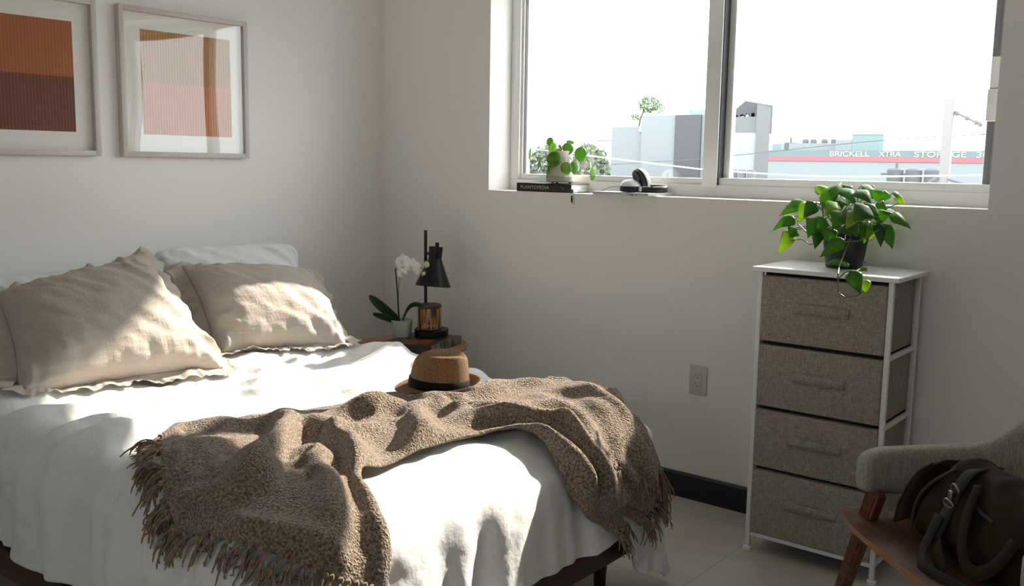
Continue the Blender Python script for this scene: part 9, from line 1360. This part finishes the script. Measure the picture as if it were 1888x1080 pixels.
def duffel():
    t=thing('canvas_duffel','dark olive brown canvas duffel with straps and buckle on the chair seat','duffel',(CHO[0],CHO[1],.4315),CHR)
    can=mat('olive_canvas',(.017,.012,.006),.85,spec=.15,var=(9,(.027,.019,.009),4,.4,.7),bump=[('noise',14,.6,.012),('weave',160,.2,.0008)])
    dk=mat('dark_webbing',(.011,.009,.006),.8,bump=('weave',200,.4,.0006)); met=mat('gunmetal',(.22,.21,.19),.35,metal=.9); tan=mat('tan_leather',(.055,.032,.014),.6,bump=('noise',30,.3,.004))
    x0,x1=-.105,.37; rows=[]; NX=34
    def sec(x): # base half depth, height, lean
        u=(x-x0)/(x1-x0); e=min(1,u/.16,(1-u)/.16); e=math.sin(e*math.pi/2)**.8
        peak=.228-.020*smoothstep(.25,.5,u)-.012*math.sin(u*7)*.5
        return .112*(.45+.55*e),peak*(.30+.70*math.sin(min(1,u/.30)*math.pi/2)**.9 if u<.5 else .30+.70*e),.03*(1-e)
    for i in range(NX+1):
        x=x0+(x1-x0)*i/NX; w,h,l=sec(x); row=[]
        for q in range(28):
            a=2*math.pi*q/28; ca,sa=math.cos(a),math.sin(a); sx=math.copysign(abs(ca)**.7,ca); sz=math.copysign(abs(sa)**.72,sa); f=(sz+1)/2
            y=sx*w*(1.04-.58*f**1.3); z=.004+f*h
            nn=noise.noise(Vector((x*13,y*13,z*13)))*.009+noise.noise(Vector((x*28,y*22,z*26)))*.004; fold=.007*math.sin((x*1.0+z*.9)*42+2*noise.noise(Vector((x*6,z*6,1))))*smoothstep(.1,.45,f)*(1 if sx<0 else .3)
            r=Vector((0,sx,.35*sz)).normalized(); row.append(Vector((x,y,z))+r*(nn+fold)*smoothstep(0,.15,f))
        rows.append(row)
    b=B(); V=gridmesh(b,rows,closed=True); b.faces.new(V[0][::-1]); b.faces.new(V[-1]); bmesh.ops.recalc_face_normals(b,faces=b.faces)
    o=obj('duffel_body',b,can,t,'full'); subsurf(o,1)
    yf=lambda z: -(.112*1.04-.075*(z/.21)**1.3)-.012
    # end flap with its zip, lifted off the body
    b=B(); P=[(-.045,-.03,.195),(-.085,-.035,.165),(-.112,-.045,.120),(-.128,-.055,.07),(-.135,-.06,.02)]; sp=smooth_path(P,5)
    gridmesh(b,[[p+Vector((0,-.035,-.004)),p+Vector((-.006,0,.004)),p+Vector((0,.05,0))] for p in sp]); f=obj('end_flap',b,tan,t,'full'); solid(f,.004,0)
    b=B(); tube(b,[p+Vector((-.002,-.036,-.003)) for p in sp],.0035,8); obj('zip',b,dk,f)
    b=B(); tube(b,smooth_path([(-.098,-.075,.02),(-.085,yf(.09)+.03,.09),(-.04,yf(.15)+.012,.15),(.03,yf(.2),.205)],6),.0042,8); obj('piping',b,tan,t)
    def strap(name,pts,w,m=dk,n=8,th=.0035):
        b=B(); sp=smooth_path(pts,n); rows=[]
        for i,p in enumerate(sp):
            d=(sp[min(i+1,len(sp)-1)]-sp[max(i-1,0)]).normalized(); s=d.cross(Vector((0,-1,.25))).normalized(); rows.append([p-s*w/2,p,p+s*w/2])
        gridmesh(b,rows); o=obj(name,b,m,t,'full'); solid(o,th,0); return o
    s=strap('side_strap',[(.055,.03,.212),(.058,-.035,.208),(.060,yf(.17),.17),(.062,yf(.12)-.004,.115),(.058,yf(.06)-.006,.06)],.034)
    b=B()
    for c,r,k in (((.060,yf(.165)-.006,.166),.013,1),((.061,yf(.135)-.008,.136),.017,.55)):
        ring=[Vector(c)+Vector((r*math.cos(a),-.002*math.sin(a),r*k*math.sin(a))) for a in [2*math.pi*q/20 for q in range(21)]]; tube(b,ring,.0028,8)
    box(b,(.052,yf(.15)-.012,.139),(.066,yf(.15)-.004,.165),.002); obj('buckle',b,met,s)
    strap('shoulder_strap',[(.052,yf(.10)-.008,.105),(.050,yf(.06)-.012,.06),(.062,-.150,.022),(.100,-.170,.007),(.160,-.165,.006),(.24,-.15,.006)],.028)
    strap('carry_handle',[(.115,yf(.17)+.01,.195),(.135,yf(.13)-.012,.135),(.165,yf(.08)-.020,.075),(.215,yf(.05)-.022,.045),(.265,yf(.08)-.020,.075),(.285,yf(.13)-.01,.135)],.030,can)
    strap('hanging_strap_end',[(.075,yf(.06)-.012,.050),(.105,yf(.03)-.020,.040),(.145,yf(.02)-.030,.014)],.036,can)
    b=B(); tube(b,smooth_path([(.118,yf(.17)-.002,.165),(.15,yf(.155)-.003,.150),(.20,yf(.145)-.003,.143)],5),.004,8); obj('pocket_zip',b,dk,t)
duffel()

# ------------------------------------------------------------------ outside the window
def ext(name,c,r=.9,**k): return mat(name,c,r,spec=.1,**k)
bw=ext('facade_pale',(0.210,0.228,0.228)); bw2=ext('facade_white',(0.289,0.298,0.289)); bd=ext('facade_grey',(0.089,0.089,0.093)); bm_=ext('facade_mid',(0.157,0.157,0.157)); tealm=ext('storage_teal',(0.147,0.192,0.196)); redm=ext('storage_red',(0.312,0.130,0.143)); pale=ext('storage_wall',(0.235,0.262,0.258))  # storage red is washed towards pink: distance haze put into the colour
tealb=ext('penthouse_teal',(0.176,0.235,0.232)); metal_g=ext('metal_grey',(0.124,0.125,0.132)); signm=ext('sign_white',(0.640,0.654,0.640)); rail=ext('glass_rail',(0.224,0.305,0.288)); wirem=ext('wire_grey',(.10,.10,.10)); wirew=ext('wire_pale',(.75,.74,.72)); concrete=ext('pole_concrete',(0.194,0.184,0.175)); bush=ext('foliage',(0.058,0.100,0.042),var=(1.5,(.09,.13,.06),4,.4,.6))
def bx(name,lo,hi,m,par,bev=0,skew=0):
    b=B(); l=par.location; box(b,[lo[i]-l[i] for i in range(3)],[hi[i]-l[i] for i in range(3)],bev)
    for v in b.verts: v.co.x-=skew*(v.co.y-(lo[1]-l[1]))
    return obj(name,b,m,par,False)
GZ=-4.0
def outside():
    b=B(); box(b,(-140,6,GZ-.5),(80,190,GZ)); g=struct('ground',b,ext('asphalt',(.13,.13,.125)))
    # low flat roof between here and the big buildings
    t=thing('low_roof','low pale flat-roofed building just outside, at the foot of the view','building',(-12,14,GZ)); bx('walls',(-34,14,GZ),(4,41,.42),bw,t); bx('roof',(-34.1,13.9,.42),(4.1,41.1,.55),ext('roof_blue',(0.271,0.302,0.306)),t)
    for k in range(9): bx('roof_vent',(-15.6+k*1.25,26+k*.7,.55),(-15.3+k*1.25,26.4+k*.7,.72+.05*(k%3)),metal_g,t)
    # big pale building with a dark stair tower
    t=thing('modern_building','pale modern building with dark stair panel and peaked grey tower','building',(-21,45,GZ))
    bx('wing',(-27.9,45.0,GZ),(-25.63,58,3.52),bw,t,skew=.455); bx('wing_end',(-26.0,44.9,3.2),(-25.2,46,3.55),bw2,t)
    bx('main_block',(-25.63,44.6,GZ),(-20.7,60,4.12),bw,t,skew=.455)
    p=bx('stair_panel',(-23.38,44.45,GZ),(-21.78,44.65,4.10),bd,t); bx('slot_window',(-23.15,44.42,2.86),(-21.85,44.46,3.02),rail,p)
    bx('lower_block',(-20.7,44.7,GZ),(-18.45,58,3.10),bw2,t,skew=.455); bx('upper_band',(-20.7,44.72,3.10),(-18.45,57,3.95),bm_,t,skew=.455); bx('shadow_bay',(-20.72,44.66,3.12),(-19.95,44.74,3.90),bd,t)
    r=bx('roof_rail',(-23.5,46.2,4.12),(-20.3,46.26,4.50),rail,t)
    for k in range(9): bx('rail_post',(-23.5+k*.4,46.14,4.12),(-23.46+k*.4,46.2,4.53),bw2,r)
    b=B(); l=t.location
    prism(b,[(-18.55,GZ),(-17.76,GZ),(-17.76,4.40),(-18.55,4.62)],-46.2,-44.5,Matrix(((1,0,0,-l.x),(0,0,-1,-l.y),(0,1,0,-l.z),(0,0,0,1)))); [setattr(v.co,'x',v.co.x-.455*(v.co.y+.5)) for v in b.verts]; obj('tower',b,bm_,t,False)
    b=B(); prism(b,[(-20.2,3.82),(-20.2,4.18),(-19.42,4.80),(-18.5,4.62),(-18.5,3.1),(-19.0,3.1),(-19.2,4.1)],-46.4,-44.9,Matrix(((1,0,0,-l.x),(0,0,-1,-l.y),(0,1,0,-l.z),(0,0,0,1)))); obj('peaked_roof',b,bd,t,False)
    for k in range(4): bx('roof_tank',(-20.0+k*.32,44.9,3.95),(-19.8+k*.32,45.2,4.06+.03*k),bw2,t)
    # storage warehouse with lettering
    t=thing('storage_building','long pale warehouse with teal fascia, red stripe and white lettering','building',(-34,110,GZ))
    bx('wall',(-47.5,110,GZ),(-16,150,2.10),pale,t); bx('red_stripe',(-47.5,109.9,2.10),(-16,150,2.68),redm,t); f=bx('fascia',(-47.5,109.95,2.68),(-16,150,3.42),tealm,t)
    l=t.location
    for wd,x,w in (('BRICKELL',-39.15,4.65),('XTRA',-33.35,2.5),('STORAGE',-29.4,5.45),('30',-22.95,1.3)):
        o=text('lettering',wd,.84,signm,f,Matrix.Translation((x-f.location.x-l.x,109.9-l.y,2.70-l.z))@Matrix.Rotation(math.pi/2,4,'X'),.03)
        w0=max(v.co.x for v in o.data.vertices)-min(v.co.x for v in o.data.vertices); xm=min(v.co.x for v in o.data.vertices)
        for v in o.data.vertices: v.co.x=xm+(v.co.x-xm)*w/w0
    t=thing('rooftop_penthouse','teal box-shaped penthouse on the warehouse roof','building',(-34.7,120,3.42)); bx('walls',(-38.69,116,3.42),(-34.86,128,5.42),tealb,t,skew=.33); bx('side_unit',(-40.75,116,3.42),(-38.72,117.2,4.86),bw,t); bx('parapet',(-38.72,115.95,5.42),(-34.83,128,5.52),tealb,t,skew=.33)
    bx('low_plant',(-47.5,117.6,3.42),(-40.9,121,4.45),bw,t); bx('turret',(-49.0,119.6,3.42),(-47.7,122,4.6),metal_g,t); bx('turret_spike',(-48.4,120,4.6),(-48.2,120.2,5.3),metal_g,t); bx('teal_unit',(-55.3,130,3.42),(-53.9,132,4.7),tealb,t)
    for k,x in enumerate((-45.5,-44.45,-43.0,-41.75)):
        a=thing('rooftop_fan',('leftmost of the four grey cooling fans on the warehouse roof','second from left of the four grey cooling fans on the warehouse roof','third from left of the four grey cooling fans on the warehouse roof','rightmost grey cooling fan on the warehouse roof, nearest the teal penthouse')[k],'fan',(x,118.2,4.451),0,'cooling fans on the warehouse roof'); b=B(); box(b,(-.32,-.4,0),(.32,.4,.48),.04); obj('housing',b,metal_g,a); b=B(); lathe(b,[(.28,.48),(.28,.54),(.24,.54),(.24,.49),(0,.49)],20); obj('fan_ring',b,bd,a)
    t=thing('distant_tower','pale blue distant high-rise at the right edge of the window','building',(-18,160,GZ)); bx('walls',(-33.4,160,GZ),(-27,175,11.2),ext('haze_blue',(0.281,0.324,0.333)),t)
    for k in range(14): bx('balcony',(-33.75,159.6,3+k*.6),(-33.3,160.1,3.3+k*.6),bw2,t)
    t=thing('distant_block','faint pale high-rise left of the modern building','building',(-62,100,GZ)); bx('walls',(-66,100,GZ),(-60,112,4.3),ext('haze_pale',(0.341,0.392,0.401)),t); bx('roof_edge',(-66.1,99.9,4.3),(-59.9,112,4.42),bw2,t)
    # water tanks in front of the warehouse
    for grp,(x0,y,zz,hh,n,gap,r) in {'tanks before the warehouse':(-16.0,60,.4,.95,3,1.15,.50),'tanks beside the pale block':(-17.0,38,.55,.62,4,.44,.19)}.items():
        for k in range(n):
            b=B(); lathe(b,[(0,0),(r,0),(r,hh*.9),(r*.8,hh),(0,hh)],20); o=obj('roof_tank',b,metal_g,None,loc=(x0+k*gap*(1 if n==3 else 1),y,zz)); tag(o,('leftmost','middle','rightmost')[k]+' of three grey cylindrical tanks before the warehouse' if n==3 else ('leftmost','second','third','rightmost')[k]+' of four small grey tanks at the foot of the modern building','tank',grp)
    # utility pole
    t=thing('utility_pole','pale concrete utility pole outside the right window pane','pole',(-2.06,18,GZ)); b=B(); box(b,(-.10,-.10,0),(.085,.10,6.77),.02); obj('shaft',b,concrete,t)
    b=B(); tube(b,[(.08,0,6.50),(.35,0,6.37),(.62,0,6.22)],.022,8)
    for q in (.14,.34,.52,.60): lathe(b,[(0,-.05),(.05,-.03),(.05,.03),(0,.05)],10,Matrix.Translation((q,0,6.52-.5*(q-.04)))@Matrix.Rotation(1.1,4,'Y'))
    obj('insulator_string',b,metal_g,t)
    b=B(); tube(b,[(-.30,-.15,5.0),(-.1,-.12,5.16)],.035,8); tube(b,[(.1,-.12,5.12),(.45,-.12,5.02)],.03,8); obj('cable_joint',b,metal_g,t)
    for k,(x,z) in enumerate(((-19.0,1.75),(-13.55,.95))):
        q=thing('small_utility_pole',('thin wooden utility pole with cross beam before the warehouse','short thin utility pole near the dark stair panel')[k],'pole',(x if k==0 else -18.9,70 if k==0 else 36,GZ)); b=B(); tube(b,[(0,0,0),(0,0,z-GZ)],.10 if k==0 else .05,8); obj('shaft',b,metal_g,q)
        b=B(); box(b,(-1.1,-.06,z-GZ-.9),(1.1,.06,z-GZ-.75)) if k==0 else box(b,(-.2,-.04,z-GZ-.3),(.2,.04,z-GZ-.24)); obj('cross_beam',b,metal_g,q)
    b=B(); tube(b,smooth_path([(-9.6,12.0,1.72),(-6.79,12,1.455),(-4.59,12,1.255),(-4.07,12,1.228),(-2.34,12,1.173),(-.07,12,1.24),(1.5,12,1.32)],5),.0125,6); tag(obj('utility_cable',b,wirew,None),'thick pale cable sagging low across both panes','cable')
    b=B(); tube(b,smooth_path([(-17.,20,1.03),(-14.86,20,1.12),(-9.82,20,1.425),(-8.04,20,1.572),(-4.38,20,1.949),(-1.82,20,2.112),(1,20,2.3)],5),.011,6); tag(obj('utility_wire',b,wirem,None),'thin dark wire rising across the view to the right','cable')
    b=B(); tube(b,[(-1.45,18,2.22),(1.2,18,1.9)],.007,6); tag(obj('utility_wire',b,wirem,None),'short thin wire hanging right of the concrete pole','cable')
    # trees
    def crown(b,c,r,n,seed,leaf=.10):
        rn=random.Random(seed)
        for k in range(n):
            d=Vector((rn.gauss(0,1),rn.gauss(0,1),rn.gauss(0,1))).normalized()*rn.uniform(.35,1)**.6; p=Vector((c[0]+d.x*r[0],c[1]+d.y*r[1],c[2]+d.z*r[2])); q=Euler((rn.uniform(0,6),rn.uniform(0,6),rn.uniform(0,6))).to_matrix(); s=leaf*rn.uniform(.6,1.3)
            vs=[b.verts.new(p+q@Vector(v)*s) for v in ((-1,0,.1),(0,-.55,0),(1,0,.1),(0,.55,0))]; b.faces.new(vs)
    t=thing('rooftop_tree','leafy green tree growing on the roof of the pale building','tree',(-26.15,45.15,3.521)); b=B(); tube(b,[(0,0,0),(.1,0,.5),(.35,0,1.0)],.05,6); tube(b,[(.05,0,.35),(-.4,0,.6)],.03,6); tube(b,[(.25,0,.8),(1.2,0,1.0)],.025,6); obj('trunk',b,ext('bark',(.10,.09,.07)),t)
    b=B(); crown(b,(.65,0,1.25),(.75,.6,.48),420,2,.085); crown(b,(-.3,0,.55),(.38,.3,.22),80,3,.07); crown(b,(1.35,0,1.0),(.35,.3,.25),70,4,.07); obj('foliage',b,ext('roof_tree_leaf',(0.117,0.176,0.082)),t)
    for nm,lab,c,r,n,sd in (('street_tree','round grey-green tree behind the sill plant, left of two',(-21.4,30,.9),(1.05,1,1.25),1500,7),('street_tree','round grey-green tree right of the sill plant',(-19.3,30,1.0),(.95,1,1.15),1400,8),('street_bush','low pale bush below the modern building',(-17.0,29,.35),(.6,.6,.35),300,9)):
        t=thing(nm,lab,'tree' if nm!='street_bush' else 'bush',(c[0],c[1],GZ)); b=B(); tube(b,[(0,0,0),(0,0,c[2]-GZ)],.09,7); obj('trunk',b,ext('bark_grey',(.12,.11,.09)),t); b=B(); crown(b,(0,0,c[2]-GZ),r,n,sd,.12); obj('foliage',b,ext('street_leaf',(0.129,0.157,0.108)),t)
outside()
def shade_slab():
    # unseen slab added above the window: its slanting edge shades the near side of the bed
    b=B(); prism(b,[(-1.5,.25),(4.9,.25),(4.9,.62),(1.49,1.52),(-1.5,2.32)],3.0,3.15); o=struct('added_shade_slab',b,ceilm)
shade_slab()
